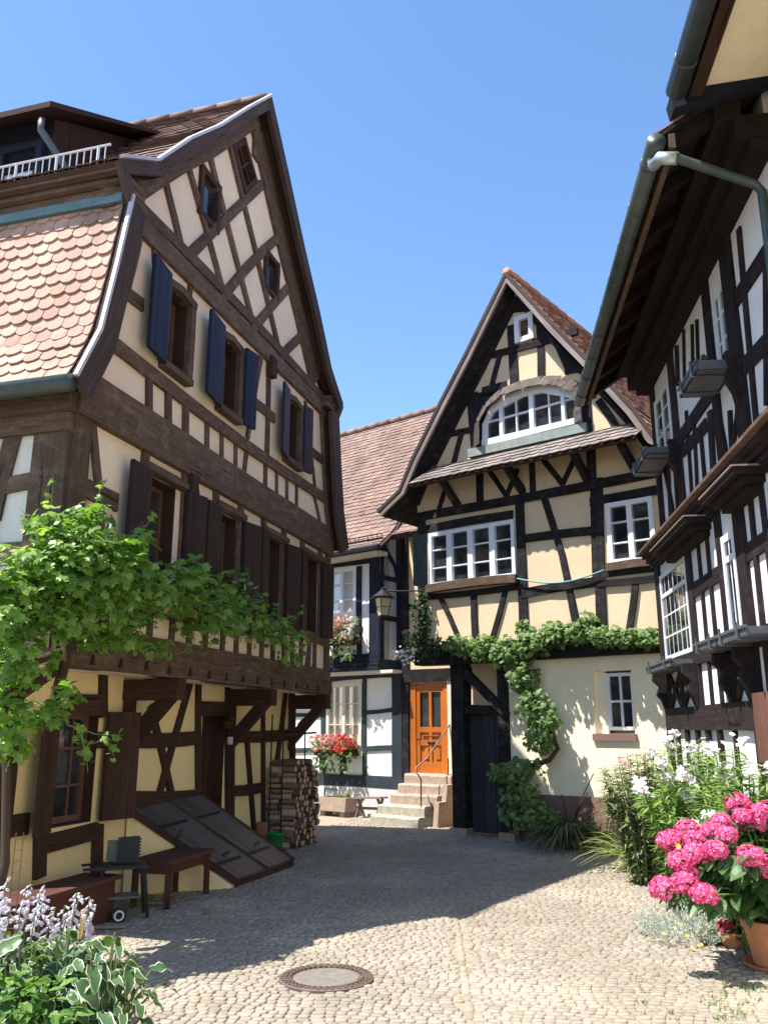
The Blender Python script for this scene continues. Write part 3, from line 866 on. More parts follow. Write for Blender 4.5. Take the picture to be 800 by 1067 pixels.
    for a, b in (((140, 345), (193, 560)), ((222, 298), (335, 706)), ((293, 250), (440, 818)), ((362, 212), (405, 390)), ((405, 390), (530, 910)), ((215, 592), (398, 412)), ((398, 412), (462, 350)), ((345, 722), (522, 533)), ((450, 832), (552, 712)), ((545, 932), (596, 880))):
        tb([cp(*a), cp(*b)], .10 if a[0] not in (215, 345, 450, 545, 398) else .125, ext=.02 if a[0] not in (345, 450, 545, 398) else .13)
    # upper storey studs
    for px, wd in (([(153.6, 386), (153.4, 438)], .085), ([(173.6, 402), (173.6, 450)], .085), ([(191.6, 418), (191.4, 461)], .085), ([(215, 434), (214.6, 475)], .085), ([(230.2, 446), (230, 485)], .07), ([(244.6, 456), (244.6, 495)], .07),
                   ([(256.5, 466), (252.6, 500)], .08), ([(275.8, 478), (275.4, 516)], .085), ([(287.3, 487), (287.3, 522)], .06), ([(298, 493), (298, 529)], .06), ([(308.2, 500), (308, 536)], .06), ([(325, 510), (332, 542)], .06),
                   ([(144, 248), (131, 300)], .10), ([(271.5, 370), (257, 455)], .08), ([(279, 375), (277, 473)], .10), ([(317.2, 419), (327.5, 510)], .055), ([(160, 262), (160.5, 275)], .08), ([(197, 300), (196, 312)], .07)):
        tb(px, wd)
    # first floor: posts, rails, studs
    T.beam(L, [(UC - 3.07, 2.4), (UC - 3.07, 4.3)], .22, .42, .53, 0)
    T.beam(L, [(UC + 3.09, 2.4), (UC + 3.09, 4.3)], .16, .42, .53, 0)
    tb([(94, 438), (101, 507), (104, 560)], .085)
    r0 = L.uv(73, 500, .5)[1]
    T.beam(L, [(UC - 3.1, r0 - .02), (D[0][0] - .46, r0 - .03)], .16, .44, .53, 0)
    T.beam(L, [(UC - 3.1, 2.93), (UC + 3.1, 2.93)], .13, .44, .535, 0)
    cols = [D[1][0] + .14, E_[0][0] - .06, E_[1][0] + .07, F_[0][0] - .06, F_[1][0] + .07, G[0][0] - .06, G[1][0] + .07, D[0][0] - .06]
    for u in cols: T.beam(L, [(u, 2.95), (u, 4.3)], .095, .44, .527, 0)
    for u in (-5.7, -5.35, -4.95, -4.55, -4.2, -3.85, -3.45, -3.1, -2.75, -2.4, -2.05, -1.7, -1.4, -1.1, -.8): T.beam(L, [(u, 2.46), (u + rnd.uniform(-.02, .02), 2.92)], .085, .44, .522, 0)
    tb([(322.5, 661), (318, 696)], .07); tb([(327, 662), (326.5, 697)], .08)
    for q in (D, E_, F_, G): T.beam(L, [(q[0][0] - .10, q[0][1] + .05), (q[1][0] + .10, q[0][1] + .05)], .10, .44, .56, 0)
    T.build('timber_frame', M['tb_brown'], root)
    # carved heads and wooden pegs
    for (px, py) in ((279.5, 381), (195.5, 505)):
        H = MB(); u, v = L.uv(px, py, .5)
        H.pprism(L, [(u - .07, v - .17), (u + .07, v - .17), (u + .09, v - .08), (u + .06, v), (u + .09, v + .10), (u - .09, v + .10), (u - .06, v), (u - .09, v - .08)], .52, .60)
        H.build('carved_head', M['tb_dark'], root)
    for k in range(14):
        H = MB(); u = -5.9 + k * .41
        H.pprism(L, [(u - .03, 2.20), (u + .03, 2.20), (u, 2.28)], .571, .592)
        H.build('wooden_peg', M['tb_dark'], root)
    # ---- ground floor timbers
    T = MB()
    def tg(px, wd, ext=.02): T.beam(L, quv(L, px, 0), wd, -.06, .03, ext)
    for px, wd in (([(100, 771), (134, 771)], .15), ([(133, 771), (206, 768.5)], .15), ([(236, 767), (305, 765)], .15), ([(134, 716), (134, 845)], .12), ([(156, 737), (179, 836)], .095), ([(197.5, 710), (163.5, 832)], .095), ([(205.6, 712), (205.6, 835)], .10),
                   ([(208, 738.5), (234, 738.5)], .17), ([(236.3, 712), (236.3, 862)], .10), ([(241, 770), (240.5, 866)], .07), ([(254.7, 753), (264, 874)], .085), ([(243, 824), (273, 820)], .13), ([(273, 722), (273, 868)], .075), ([(296.7, 718), (287.5, 792)], .09),
                   ([(303, 712), (303, 884)], .15), ([(135, 832), (207, 829)], .15), ([(0, 862), (25, 858)], .17), ([(105.6, 700), (105.6, 745)], .10), ([(54, 735), (101, 735)], .20), ([(43, 880), (97, 866)], .15), ([(40, 868), (39, 912)], .13), ([(100, 862), (98, 925)], .13), ([(22, 770), (0, 772)], .14)):
        tg(px, wd)
    T.beam(L, [(-6.2, .10), (-.02, .10)], .14, -.06, .022, 0)
    T.beam(L, [(-6.12, -.02), (-6.12, 2.25)], .2, -.06, .035, 0)
    # big projecting brackets below the jetty
    for px in (133.5, 240, 303):
        u = L.uv(px, 715, 0)[0]
        T.bar(L.pt(u, 2.06, -.1), L.pt(u, 2.06, .60), .17, .20)
        T.bar(L.pt(u, 1.50, .02), L.pt(u, 2.0, .48), .12, .13)
        T.bar(L.pt(u, 1.38, .04), L.pt(u, 2.0, .04), .14, .09)
    T.build('ground_floor_timber', M['tb_dark'], root)
    # ---- flank timbers
    T = MB()
    T.beam(K, [(-.16, 2.3), (-.16, 4.2)], .34, -.06, .035, 0)
    T.beam(K, [(-DEEP, 4.16), (.02, 4.16)], .16, -.06, .06, 0)
    T.beam(K, [(-DEEP, 4.34), (.04, 4.34)], .20, -.06, .12, 0)
    def tk(px, wd): T.beam(K, quv(K, px, 0), wd, -.06, .025, .02)
    tk([(2, 508), (40, 500)], .14); tk([(-30, 512), (4, 507)], .14)
    tk([(16, 452), (3, 500), (-6, 540)], .16)
    tk([(-30, 577), (34, 574)], .15)
    tk([(-9, 455), (-9, 640)], .14)
    T.build('flank_timber', M['tb_brown'], root)
    # ---- doors and windows
    for q, nm in ((A, 'slate blue shutters'), (B, ''), (C, '')):
        f = window(root, L, q, .5, 2, 4, heavy=(0,), fw=.07, bw=.02, hw=.05, mf='win_brown', set_=-.14, dep=.05)
        s = MB(); s.beam(L, [(q[3][0] - .06, q[3][1] - .03), (q[2][0] + .06, q[2][1] - .03)], .07, .4, .60, 0); s.build('sill', M['tb_brown'], f)
        s = MB(); c = [(q[0][0] - .09, q[0][1]), (q[1][0] + .09, q[1][1])]
        mid = ((c[0][0] + c[1][0]) / 2, c[0][1] + .05)
        s.beam(L, [c[0], mid, c[1]], .08, .44, .575, 0)
        s.beam(L, [(q[0][0] - .045, q[0][1]), (q[3][0] - .045, q[3][1])], .09, .44, .565, 0); s.beam(L, [(q[1][0] + .045, q[1][1]), (q[2][0] + .045, q[2][1])], .09, .44, .565, 0)
        s.build('casing', M['tb_brown'], f)
        lining(f, L, q, .5, .26)
        zt_, zb_ = q[0][1] + .07, q[3][1] - .04
        def shq(u0, u1): return [(u0, zt_), (u1, zt_), (u1, zb_), (u0, zb_)]
        lw, rw_ = {0: (.40, 0), 1: (.44, .24), 2: (.31, .21)}['ABC'.index('A' if q is A else 'B' if q is B else 'C')]
        shutter(f, L, shq(q[0][0] - .07 - lw, q[0][0] - .07), .565, mat='sh_blue' if q is not C else 'sh_mix', tilt=.05)
        if rw_: shutter(f, L, shq(q[1][0] + .08, q[1][0] + .08 + rw_), .565, mat='sh_blue' if q is not C else 'sh_mix', tilt=-.04)
    for i, q in enumerate((D, E_, F_, G)):
        f = window(root, L, q, .5, 2, 4, heavy=(0,), fw=.06, bw=.02, hw=.045, mf='win_brown', set_=-.14, dep=.05)
        lw = (.40, .40, .30, .30)[i]
        shutter(f, L, [(q[0][0] - .04 - lw, q[0][1]), (q[0][0] - .04, q[0][1]), (q[0][0] - .04, q[3][1] - .02), (q[0][0] - .04 - lw, q[3][1] - .02)], .562, mat='sh_brown', tilt=.05)
        rw_ = (.30, .34, .32, .27)[i]
        o = (.10, .05, .05, .02)[i]
        shutter(f, L, [(q[1][0] + o, q[0][1]), (q[1][0] + o + rw_, q[0][1]), (q[1][0] + o + rw_, q[3][1] - .02), (q[1][0] + o, q[3][1] - .02)], .562, mat='sh_brown', tilt=-.06)
        lining(f, L, q, .5, .26)
        s = MB(); s.beam(L, [(q[0][0] - .1, q[0][1] + .045), (q[1][0] + .1, q[0][1] + .045)], .06, .5, .60, 0); s.build('lintel', M['tb_brown'], f)
    for q in (g1, g2, g3):
        f = window(root, L, q, .5, 1 if q is not g2 else 2, 1 if q is not g2 else 2, fw=.075, bw=.03, mf='tb_dark', set_=.035, dep=.09)
    f = window(root, L, gw, 0, 3, 3, heavy=(), fw=.07, bw=.022, mf='win_brown', mp='glass', set_=-.10, dep=.05)
    shutter(f, L, [(gw[0][0] - .36, gw[0][1]), (gw[0][0] - .04, gw[0][1]), (gw[0][0] - .04, gw[3][1] - .02), (gw[0][0] - .36, gw[3][1] - .02)], .05, mat='tb_dark', tilt=.10)
    shutter(f, L, [(gw[1][0] + .05, gw[0][1]), (gw[1][0] + .40, gw[0][1]), (gw[1][0] + .40, gw[3][1] - .0), (gw[1][0] + .05, gw[3][1] - .0)], .05, mat='tb_dark', tilt=-.12)
    lining(f, L, gw, 0, .22)
    d = MB()
    for k in range(4):
        a = lerp2(gd[0], gd[1], k / 4 + .01)[0]; b = lerp2(gd[0], gd[1], (k + 1) / 4 - .01)[0]
        d.beam(L, [((a + b) / 2, .36), ((a + b) / 2, gd[0][1] - .01)], b - a, -.17, -.12, 0, jit=.01)
    dr = d.build('door', M['tb_dark'], root); lining(dr, L, gd, 0, .20)
    # interiors behind the clear window
    b = MB(); b.pprism(L, [(gw[0][0] - .1, gw[0][1] + .1), (gw[1][0] + .1, gw[1][1] + .1), (gw[2][0] + .1, gw[2][1] - .1), (gw[3][0] - .1, gw[3][1] - .1)], -.33, -.32); b.build('dark_room', M['interior'], root)
    # ---- roof
    EO = L.o + L.u * UC
    def fl(sgn, P):
        def f(a, b, h):
            q = P.pos(b, h)
            return EO + L.u * (sgn * q.x) + L.n * a + Vector((0, 0, q.y))
        return f
    class PP:                                                          # profile walked from eave up, half width shrinking
        def __init__(s, pts): s.P = Prof([(-h, z) for h, z in pts]); s.L = s.P.L
        def pos(s, b, h): q = s.P.pos(b, h); return Vector((-q.x, q.y))
    PL, PU = PP(HW), PP(HU)
    dk = MB()
    for sg in (-1, 1):
        sweep(dk, fl(sg, PL), [(-h, z) for h, z in HW], -DEEP, .68, .10)
        sweep(dk, fl(sg, PU), [(-h, z) for h, z in HU], -DEEP, .68, .12)
        sweep(dk, fl(sg, PP([(2.86, 6.44), (3.10, 6.68)])), [(-2.86, 6.44), (-3.10, 6.68)], -DEEP, .68, .05) if False else None
    roof = dk.build('roof', M['tb_dark'], root)
    t1 = MB()
    tiles(t1, fl(-1, PL), -DEEP, .63, PL.L[-1] - .05, tw=.158, th=.132, rnd_=.62, lift=.034, thick=.016)
    t1.build('lower_tiling', M['t_salmon'], roof)
    t1 = MB()
    tiles(t1, fl(1, PL), -DEEP, .63, PL.L[-1] + .02, tw=.175, th=.148, rnd_=.62, lift=.03)
    for sg in (-1, 1): tiles(t1, fl(sg, PU), -DEEP, .66, PU.L[-1] - .03, tw=.175, th=.15, rnd_=.5, lift=.03)
    t1.build('upper_tiling', M['t_brown'], roof)
    t1 = MB()
    n = 22
    for k in range(n):
        a = .66 - k * .36
        t1.tube([L.pt(UC, HU[-1][1] - .02, a), L.pt(UC, HU[-1][1] - .005, a - .40)], [.085, .075], 10)
    t1.build('ridge_tiles', M['t_pink'], roof, smooth=True)
    # cornice boards between the two slopes, and its flashing
    cb = MB()
    for sg in (-1, 1):
        for k, (h0, z0, z1) in enumerate(((2.97, 6.47, 6.55), (3.03, 6.55, 6.625), (3.09, 6.625, 6.70))):
            cb.box(EO + L.u * (sg * (h0 - .2)) + L.n * ((.66 - DEEP) / 2 + .0) + Vector((0, 0, (z0 + z1) / 2)), L.u * .2, L.n * ((.66 + DEEP) / 2), (0, 0, (z1 - z0) / 2 - .006))
    cb.build('cornice_boards', M['tb_brown'], root)
    fb = MB()
    fb.box(EO - L.u * 2.925 + L.n * ((.64 - DEEP) / 2) + Vector((0, 0, 6.43)), L.u * .045, L.n * ((.64 + DEEP) / 2), (0, 0, .045))
    fb.build('flashing', M['teal'], root)
    # verge boards on the gable side
    vb = MB()
    for sg in (-1, 1):
        low = [(UC + sg * h, z) for h, z in HW]
        def off_in(pts, d):
            o = []
            for i, p in enumerate(pts):
                a = Vector(pts[max(i - 1, 0)]); b = Vector(pts[min(i + 1, len(pts) - 1)])
                t = (b - a).normalized(); nn_ = Vector((t.y, -t.x)) * (1 if sg < 0 else -1)
                q = Vector(p) + nn_ * d; o.append((q.x, q.y))
            return o
        vb.beam(L, off_in(low, .11 if sg < 0 else .14), .24 if sg < 0 else .34, .66, .72, 0, jit=.01)
        vb.beam(L, [(UC + sg * 2.9, 6.42), (UC + sg * 3.08, 6.66)], .12, .66, .715, .04, jit=.01)
        upp = [(UC + sg * h, z) for h, z in HU]
        vb.beam(L, off_in(upp, .06 if sg < 0 else .10), .125 if sg < 0 else .22, .66, .72, 0, jit=.01)
    vb.build('verge_board', M['verge'], root)
    # soffit under the overhang
    sf = MB()
    for sg in (-1, 1):
        for pts in (HW, HU):
            for (h0, z0), (h1, z1) in zip(pts, pts[1:]):
                t = Vector((h1 - h0, z1 - z0)).normalized(); m_ = Vector((-t.y, t.x)) * (1 if t.x < 0 else 1)
                d = .135
                a0 = (UC + sg * (h0 - abs(t.y) * d), z0 - abs(t.x) * d); a1 = (UC + sg * (h1 - abs(t.y) * d), z1 - abs(t.x) * d)
                sf.add([L.pt(a0[0], a0[1], .5), L.pt(a1[0], a1[1], .5), L.pt(a1[0], a1[1], .655), L.pt(a0[0], a0[1], .655)], [(0, 1, 2, 3)])
    sf.build('soffit', M['tb_dark'], root)
    # metal verge strips (bright edge)
    ms = MB()
    pr = [(UC - h - .012, z + .02) for h, z in HW]
    ms.beam(L, pr, .03, .70, .735, 0, jit=0)
    pr = [(UC - h, z + .035) for h, z in HU]
    ms.beam(L, pr, .03, .69, .74, 0, jit=0)
    ms.build('verge_strip', simple('strip_metal', (.50, .48, .51), .5, .1, .12), root)
    # eaves gutter below the lower roof
    g = MB()
    a = EO - L.u * 3.50 + Vector((0, 0, 4.37)); pts = [a + L.n * .70, a - L.n * DEEP]
    g.tube(pts, .075, 12)
    g.build('gutter', M['gutter'], root, smooth=True)
    # snow guard along the cornice edge
    sg_ = MB()
    e = EO - L.u * 3.08 + Vector((0, 0, 6.73))
    sg_.tube([e + L.n * .55 + Vector((0, 0, .19)), e - L.n * DEEP + Vector((0, 0, .19))], .013, 6)
    k = 0; a = .5
    while a > -5:
        sg_.tube([e + L.n * a, e + L.n * a + Vector((0, 0, .19))], .014 if k % 6 == 1 else .006, 5); a -= .075; k += 1
    sg_.build('snow_guard', M['white_metal'], roof)
    # ---- dormer
    DC = -.50                                                          # cheek plane offset behind the gable
    fh, z0, z1 = 2.62, 6.9, 7.78                                      # front wall half width, base, top
    d = MB()
    Pd = [(fh, z0), (fh, z1), (.9, 8.55), (.9, 8.2)]
    d.prism([L.pt(UC - h, z, DC) for h, z in ((fh, z0), (fh, 7.80), (1.25, 8.58), (1.6, 8.0), (2.5, 7.0))], -L.n * 5.0)
    dm = d.build('dormer', M['tb_navy'], root)
    b = MB()
    for k in range(7):                                                  # vertical board battens on the cheek
        h0 = 2.62 - k * .235; h1 = h0 - .237
        if h1 < 1.0: continue
        zt = lambda h: 7.78 + (fh - h) * .57; zb = lambda h: poly_y(HU, h) - .02
        if zt(h1) - zb(h1) < .05: continue
        b.pprism(L, [(UC - h0, zb(h0)), (UC - h1, zb(h1)), (UC - h1, zt(h1)), (UC - h0, zt(h0))], DC, DC + .02 + .006 * (k % 2))
    b.build('cheek_boards', M['tb_dark'], dm)
    rf = MB()
    rf.prism([L.pt(UC - h, z, DC + .25) for h, z in ((2.99, 7.59), (.95, 8.80), (.92, 8.86), (2.99, 7.655))], -L.n * 5.6)
    rf.build('dormer_roof', M['tb_dark'], dm)
    KD = Plane(((EO - L.u * fh).x, (EO - L.u * fh).y), L.n)
    for k in range(2):
        u1 = DC - .50 - k * 1.25
        q = [(u1 - .62, 7.60), (u1, 7.60), (u1, 6.80), (u1 - .62, 6.80)]
        f = window(dm, KD, q, 0, 2, 3, heavy=(0,), fw=.06, bw=.02, hw=.05, mf='sh_blue', set_=.05, dep=.04) if False else None
    fr = MB()
    for u1 in (DC - .10, DC - 1.30):
        q = [(u1 - .95, 7.50), (u1, 7.50), (u1, 6.72), (u1 - .95, 6.72)]
        w2 = MB()
        for a, b_ in (((0, 0), (1, 0)), ((0, 1), (1, 1)), ((0, 0), (0, 1)), ((.5, 0), (.5, 1)), ((1, 0), (1, 1))):
            w2.beam(KD, [qpt(q, *a), qpt(q, *b_)], .09, .0, .05, .04, jit=.01)
        for t in (.34, .67): w2.beam(KD, [qpt(q, 0, t), qpt(q, 1, t)], .03, .0, .035, 0, jit=.01)
        wf = w2.build('dormer_window', M['sh_blue'], root)
        g2_ = MB(); g2_.pprism(KD, q, .008, .014); g2_.build('pane', M['clear'], wf)
        g2_ = MB(); g2_.pprism(KD, [(q[0][0] + .05, q[0][1] - .25), (q[1][0] - .05, q[0][1] - .25), (q[1][0] - .05, q[3][1]), (q[0][0] + .05, q[3][1])], .002, .005); g2_.build('curtain', M['curtain'], wf)  # pale board added behind the lower panes, standing in for their sky reflection
    dp = MB()
    a = L.pt(UC - 2.93, 7.52, DC + .12)
    dp.tube([a, a - Vector((0, 0, .12)), a + L.u * .25 - Vector((0, 0, .38)) + L.n * .12, a + L.u * .27 - Vector((0, 0, .75)) + L.n * .13], .036, 8)
    dp.build('downpipe', M['metal_grey'], dm, smooth=True)
    return root, gw
M['sh_mix'] = timber('shutter_blue_brown', (.036, .030, .045), (.075, .05, .06), .5)
LH, _gw = left_house()
KL = 1.09
rescale(LH, KL)
# ================================================================== MIDDLE HOUSE (black timber, tan panels)
MU = -1.33; MO = .12                                                   # gable axis, upper wall offset
MH = [(2.86, 5.53), (2.35, 5.85), (2.07, 6.36), (1.41, 7.33), (.86, 8.10), (0, 9.37)]
def middle_house():
    root = thing('gabled_house', 'black timbered house with tan panels, steep gable and arched dormer window', 'house', Mp.pt(MU, 0, -3))
    P = Mp
    def rw(px, off=MO): return rectuv(P, px, off)
    w1 = rw([(447, 556), (536, 542), (539, 601), (449, 611.6)])
    w2 = rw([(631, 524), (680.6, 518), (684, 584), (634.7, 588)])
    w3 = rw([(617.5, 700), (659, 697.5), (659, 764), (618.5, 765)], 0)
    gq = rw([(536, 330), (555, 327), (558, 354), (538, 357.5)])
    # arched window outline
    aw = quv(P, [(505, 462), (505, 443), (513, 427), (527, 415), (545, 408), (565, 404), (583, 404), (597, 411), (604.5, 420), (605.5, 445)], MO)
    zb = (aw[0][1] + aw[-1][1]) / 2; aw[0] = (aw[0][0], zb); aw[-1] = (aw[-1][0], zb)
    # walls
    w = MB()
    outer = [(-3.56, 2.95), (.98, 2.95), (.98, 5.75)] + [(MU + h - .06, z - .12) for h, z in MH[1:-1]] + [(MU, 9.2)] + [(MU - h + .06, z - .12) for h, z in MH[1:-1][::-1]] + [(-3.56, 5.75)]
    wall(w, P, outer, [w1, w2, gq, aw], MO, .34, .2)
    w.build('upper_wall', M['pl_tan'], root)
    w = MB()
    lw = [(-1.86, -.05), (1.3, -.05), (1.3, 2.95), (-1.86, 2.95)]
    wall(w, P, lw, [w3], 0, .34, .22)
    w.build('lower_wall', M['pl_cream'], root)
    w = MB()                                                           # body: flanks, back, recess
    w.box(P.pt(.84, 2.85, -3.4), P.u * .13, P.n * 3.2, (0, 0, 2.9))
    w.box(P.pt(-3.42, 4.3, -3.2), P.u * .13, P.n * 3.1, (0, 0, 1.5))
    w.box(P.pt(MU, 2.9, -6.6), P.u * 2.2, P.n * .14, (0, 0, 2.95))
    w.build('flank_wall', M['pl_tan'], root)
    w = MB()
    rq = [(-2.55, 2.35), (-2.2, 2.35), (-2.2, 1.75), (-2.55, 1.75)]
    wall(w, P, [(-2.95, -.05), (-1.87, -.05), (-1.87, 2.9), (-2.95, 2.9)], [rq], -.75, .3, .15)
    w.box(P.pt(-1.80, 1.45, -.55), P.u * .06, P.n * .22, (0, 0, 1.5))
    w.box(P.pt(-2.96, 1.45, -1.6), P.u * .10, P.n * .8, (0, 0, 1.5))
    w.build('porch_wall', M['pl_tan'], root)
    window(root, P, rq, -.75, 1, 2, fw=.06, set_=.02, dep=.06)
    w = MB(); w.box(P.pt(-1.3, 3.0, -1.6), P.u * 2.24, P.n * 1.68, (0, 0, .07)); w.build('jetty_floor', M['tb_black'], root)
    pl = MB()
    pl.pprism(P, [(-1.85, -.03), (1.3, -.03), (1.3, .72), (-1.85, .70)], 0, .025)
    pl.build('plinth', M['plinth'], root)
    cv = MB(); q = rectuv(P, [(647, 848), (655, 848), (655, 866), (647, 866)], .02)
    cv.pprism(P, q[::-1], .027, .034); cv.build('cellar_vent', M['interior'], root)
    # timbers
    T = MB()
    def tb(px, wd, pro=.022, off=MO, ext=.02): T.beam(P, quv(P, px, off), wd, off - .06, off + pro, ext)
    z_mid = 5.28
    T.beam(P, [(-3.56, 5.40), (.98, 5.40)], .15, MO - .06, MO + .05, 0)
    T.beam(P, [(w1[0][0] - .10, w1[0][1] + .09), (-1.58, w1[0][1] + .09)], .14, MO - .06, MO + .035, 0)
    T.beam(P, [(-.2, w2[0][1] + .08), (.95, w2[0][1] + .08)], .14, MO - .06, MO + .03, 0)
    T.beam(P, [(-3.46, 3.0), (-3.46, 5.4)], .16, MO - .06, MO + .03, 0)
    tb([(541.5, 518), (546.5, 662)], .16, .03); tb([(616, 470), (617, 505)], .15, .028); tb([(621.5, 500), (624, 600)], .20, .034); tb([(625, 600), (627, 655)], .16, .03)
    tb([(546, 561.5), (620, 553)], .14); tb([(566, 515), (585.5, 577), (600, 645)], .115)
    T.beam(P, [(-1.50, 3.80), (-.1, 3.86)], .15, MO - .06, MO + .035, 0)
    T.beam(P, [(-3.5, w1[2][1] - .17), (-1.45, w1[2][1] - .17)], .10, MO - .06, MO + .04, 0)
    T.beam(P, [(-.15, w2[2][1] - .27), (.98, w2[2][1] - .27)], .10, MO - .06, MO + .04, 0)
    T.beam(P, [(-.15, w2[2][1] - .13), (.98, w2[2][1] - .13)], .10, MO - .06, MO + .03, 0)
    for px, wd in (([(465, 507), (458, 530)], .08), ([(500, 494), (500.5, 526)], .13), ([(511, 492), (527.5, 516)], .08), ([(539, 490), (528.5, 516)], .08), ([(554.5, 482), (555.5, 512)], .10), ([(567, 480), (586, 504)], .09), ([(599, 478), (586.5, 504)], .08),
                   ([(494, 620), (495.5, 664)], .11), ([(460, 624), (478, 664)], .085), ([(527, 616), (514, 664)], .09), ([(593, 612), (601, 655)], .10), ([(662.5, 606), (656, 655)], .10)):
        tb(px, wd)
    # gable
    for px, wd in (([(504, 408), (527, 402)], .14), ([(514, 370), (572, 355)], .12), ([(492, 411), (497, 470)], .22), ([(533, 340), (536, 402)], .17), ([(521, 370), (511, 408)], .10), ([(561, 325), (564, 392)], .13), ([(578, 352), (594, 388)], .12), ([(556, 357), (600, 345)], .12), ([(590, 384), (608, 382)], .20),
                   ([(466, 453), (497, 447)], .11), ([(481, 452), (472, 487)], .10), ([(611, 419), (613, 452)], .15), ([(624, 418), (645, 450)], .12), ([(536, 322), (556, 320)], .14), ([(610, 378), (616, 415)], .16)):
        tb(px, wd)
    for sg in (-1, 1):
        T.beam(P, [(MU + sg * (h - .06), z - .18) for h, z in MH[1:-1]] + [(MU + sg * .04, 9.08)], .235, MO - .06, MO + .035, 0)
    T.pprism(P, quv(P, [(495, 410), (543, 401), (520, 410), (507, 428), (503, 446), (500, 468), (495, 474)], MO)[::-1], MO - .03, MO + .012)
    T.build('timber_frame', M['tb_black'], root)
    # lower beam (carries the upper floor), posts and braces of the porch
    T = MB()
    T.beam(P, [(-3.62, 2.86), (1.15, 2.86)], .24, -.1, .17, 0)
    T.beam(P, [(-3.62, 3.02), (1.15, 3.02)], .14, -.1, .145, 0)
    a = P.uv(478, 800, 0)[0]
    T.beam(P, [(a, .10), (a + .01, 2.8)], .25, -.22, .03, 0)
    T.beam(P, [(-1.98, .05), (-1.96, 2.8)], .20, -.2, .02, 0)
    T.beam(P, quv(P, [(484, 700), (529, 746)], .02), .13, -.05, .05, 0)
    T.beam(P, [(-2.72, 2.0), (-2.0, 1.97)], .15, -.14, -.02, 0)
    T.build('porch_timber', M['tb_black'], root)
    # struts that carry the skirt roof
    for px in ((478, 527), (545, 512), (614, 503), (662, 489)):
        k = MB(); u, v = P.uv(px[0], px[1], MO)
        k.bar(P.pt(u, v - .02, MO), P.pt(u - .03, 5.83, .58), .10, .11); k.build('strut', M['tb_black'], root)
    st = MB()
    st.box(P.pt(a, .05, -.09), P.u * .16, P.n * .16, (0, 0, .07)); st.box(P.pt(-1.93, .03, -.04), P.u * .14, P.n * .14, (0, 0, .08))
    st.build('post_base', M['stone_red'], root)
    g = MB()
    for k in range(3):
        u0 = -2.69 + k * .235
        g.beam(P, [(u0 + .115, .06), (u0 + .115, 1.93)], .22, -.16, -.12, 0, jit=.008)
    g.build('gate', M['gate'], root)
    # windows
    f = window(root, P, w1, MO, 4, 3, heavy=(0, 1, 2), fw=.065, bw=.018, hw=.105, set_=.045, dep=.10)
    b = MB(); b.beam(P, [(w1[3][0] - .03, w1[3][1] - .045), (w1[2][0] + .03, w1[2][1] - .045)], .14, MO, MO + .13, 0); b.build('sill', M['tb_brown'], f)
    shq = [(w1[0][0] - .14, w1[0][1] - .02), (w1[0][0] - .03, w1[0][1] - .02), (w1[0][0] - .03, w1[3][1]), (w1[0][0] - .14, w1[3][1])]
    shutter(f, P, shq, MO + .03, mat='tb_blue', boards=1, tilt=.25)
    f = window(root, P, w2, MO, 2, 3, heavy=(0,), fw=.075, bw=.02, hw=.085, set_=.03, dep=.10)
    b = MB(); b.beam(P, [(w2[3][0] - .03, w2[3][1] - .04), (w2[2][0] + .10, w2[2][1] - .04)], .12, MO, MO + .09, 0); b.build('sill', M['tb_brown'], f)
    wi = [(w3[0][0] + .18, w3[0][1] - .03), (w3[1][0] - .01, w3[1][1] - .03), (w3[2][0] - .01, w3[2][1] + .05), (w3[3][0] + .18, w3[3][1] + .05)]
    f = window(root, P, wi, 0, 2, 2, fw=.05, bw=.035, set_=-.10, dep=.06, mf='win_white')
    c = MB()
    c.pprism(P, [w3[0], (wi[0][0], w3[0][1]), (wi[0][0], w3[3][1]), w3[3]][::-1], -.14, -.08); c.build('casing', M['pl_cream'], f)
    b = MB(); b.beam(P, [(w3[3][0] - .03, w3[3][1] - .05), (w3[2][0] + .03, w3[2][1] - .05)], .10, -.05, .045, 0, jit=.01); b.build('sill', M['plinth'], f)
    f = window(root, P, gq, MO, 1, 1, fw=.09, set_=.05, dep=.10, mp='glass')
    l = MB()
    for k in range(7): l.beam(P, [qpt(gq, .2, .2 + k * .1), qpt(gq, .8, .2 + k * .1)], .04, MO - .03, MO - .015, 0, jit=.02)
    l.build('louvre', M['tb_brown'], f)
    # arched window: frame follows the arch
    f = MB(); n = len(aw)
    ctr = (sum(q[0] for q in aw) / n, zb + .3)
    sh = lambda q, d: (q[0] + (ctr[0] - q[0]) * d, q[1] + (ctr[1] - q[1]) * d * 1.2)
    f.beam(P, [sh(q, .02) for q in aw], .08, MO - .05, MO + .055, 0, jit=.01)
    f.beam(P, [(aw[0][0], zb + .05), (aw[-1][0], zb + .05)], .11, MO - .05, MO + .06, .03, jit=.01)
    f.pprism(P, [aw[2], aw[3], aw[4], aw[5], aw[6], aw[7], (aw[7][0], aw[7][1] - .08), (aw[5][0], aw[5][1] - .10), (aw[4][0], aw[4][1] - .10), (aw[2][0], aw[2][1] - .07)][::-1], MO - .04, MO + .045)
    top = lambda u: poly_y([(q[0], q[1]) for q in aw[1:-1]], u)
    W0, W1 = aw[0][0], aw[-1][0]
    for t, wd in ((.20, .065), (.36, .018), (.525, .08), (.70, .018), (.845, .06)):
        u = W0 + (W1 - W0) * t
        f.beam(P, [(u, zb), (u, top(u) - .09)], wd, MO - .05, MO + (.052 if wd > .05 else .03), 0, jit=.01)
    f.beam(P, [(W0 + .05, zb + .42), (W1 - .05, zb + .46)], .02, MO - .04, MO + .028, 0, jit=.01)
    fo = f.build('arched_window', M['win_white'], root)
    g = MB(); g.pprism(P, aw[::-1], MO - .03, MO - .02); g.build('pane', M['glass'], fo)
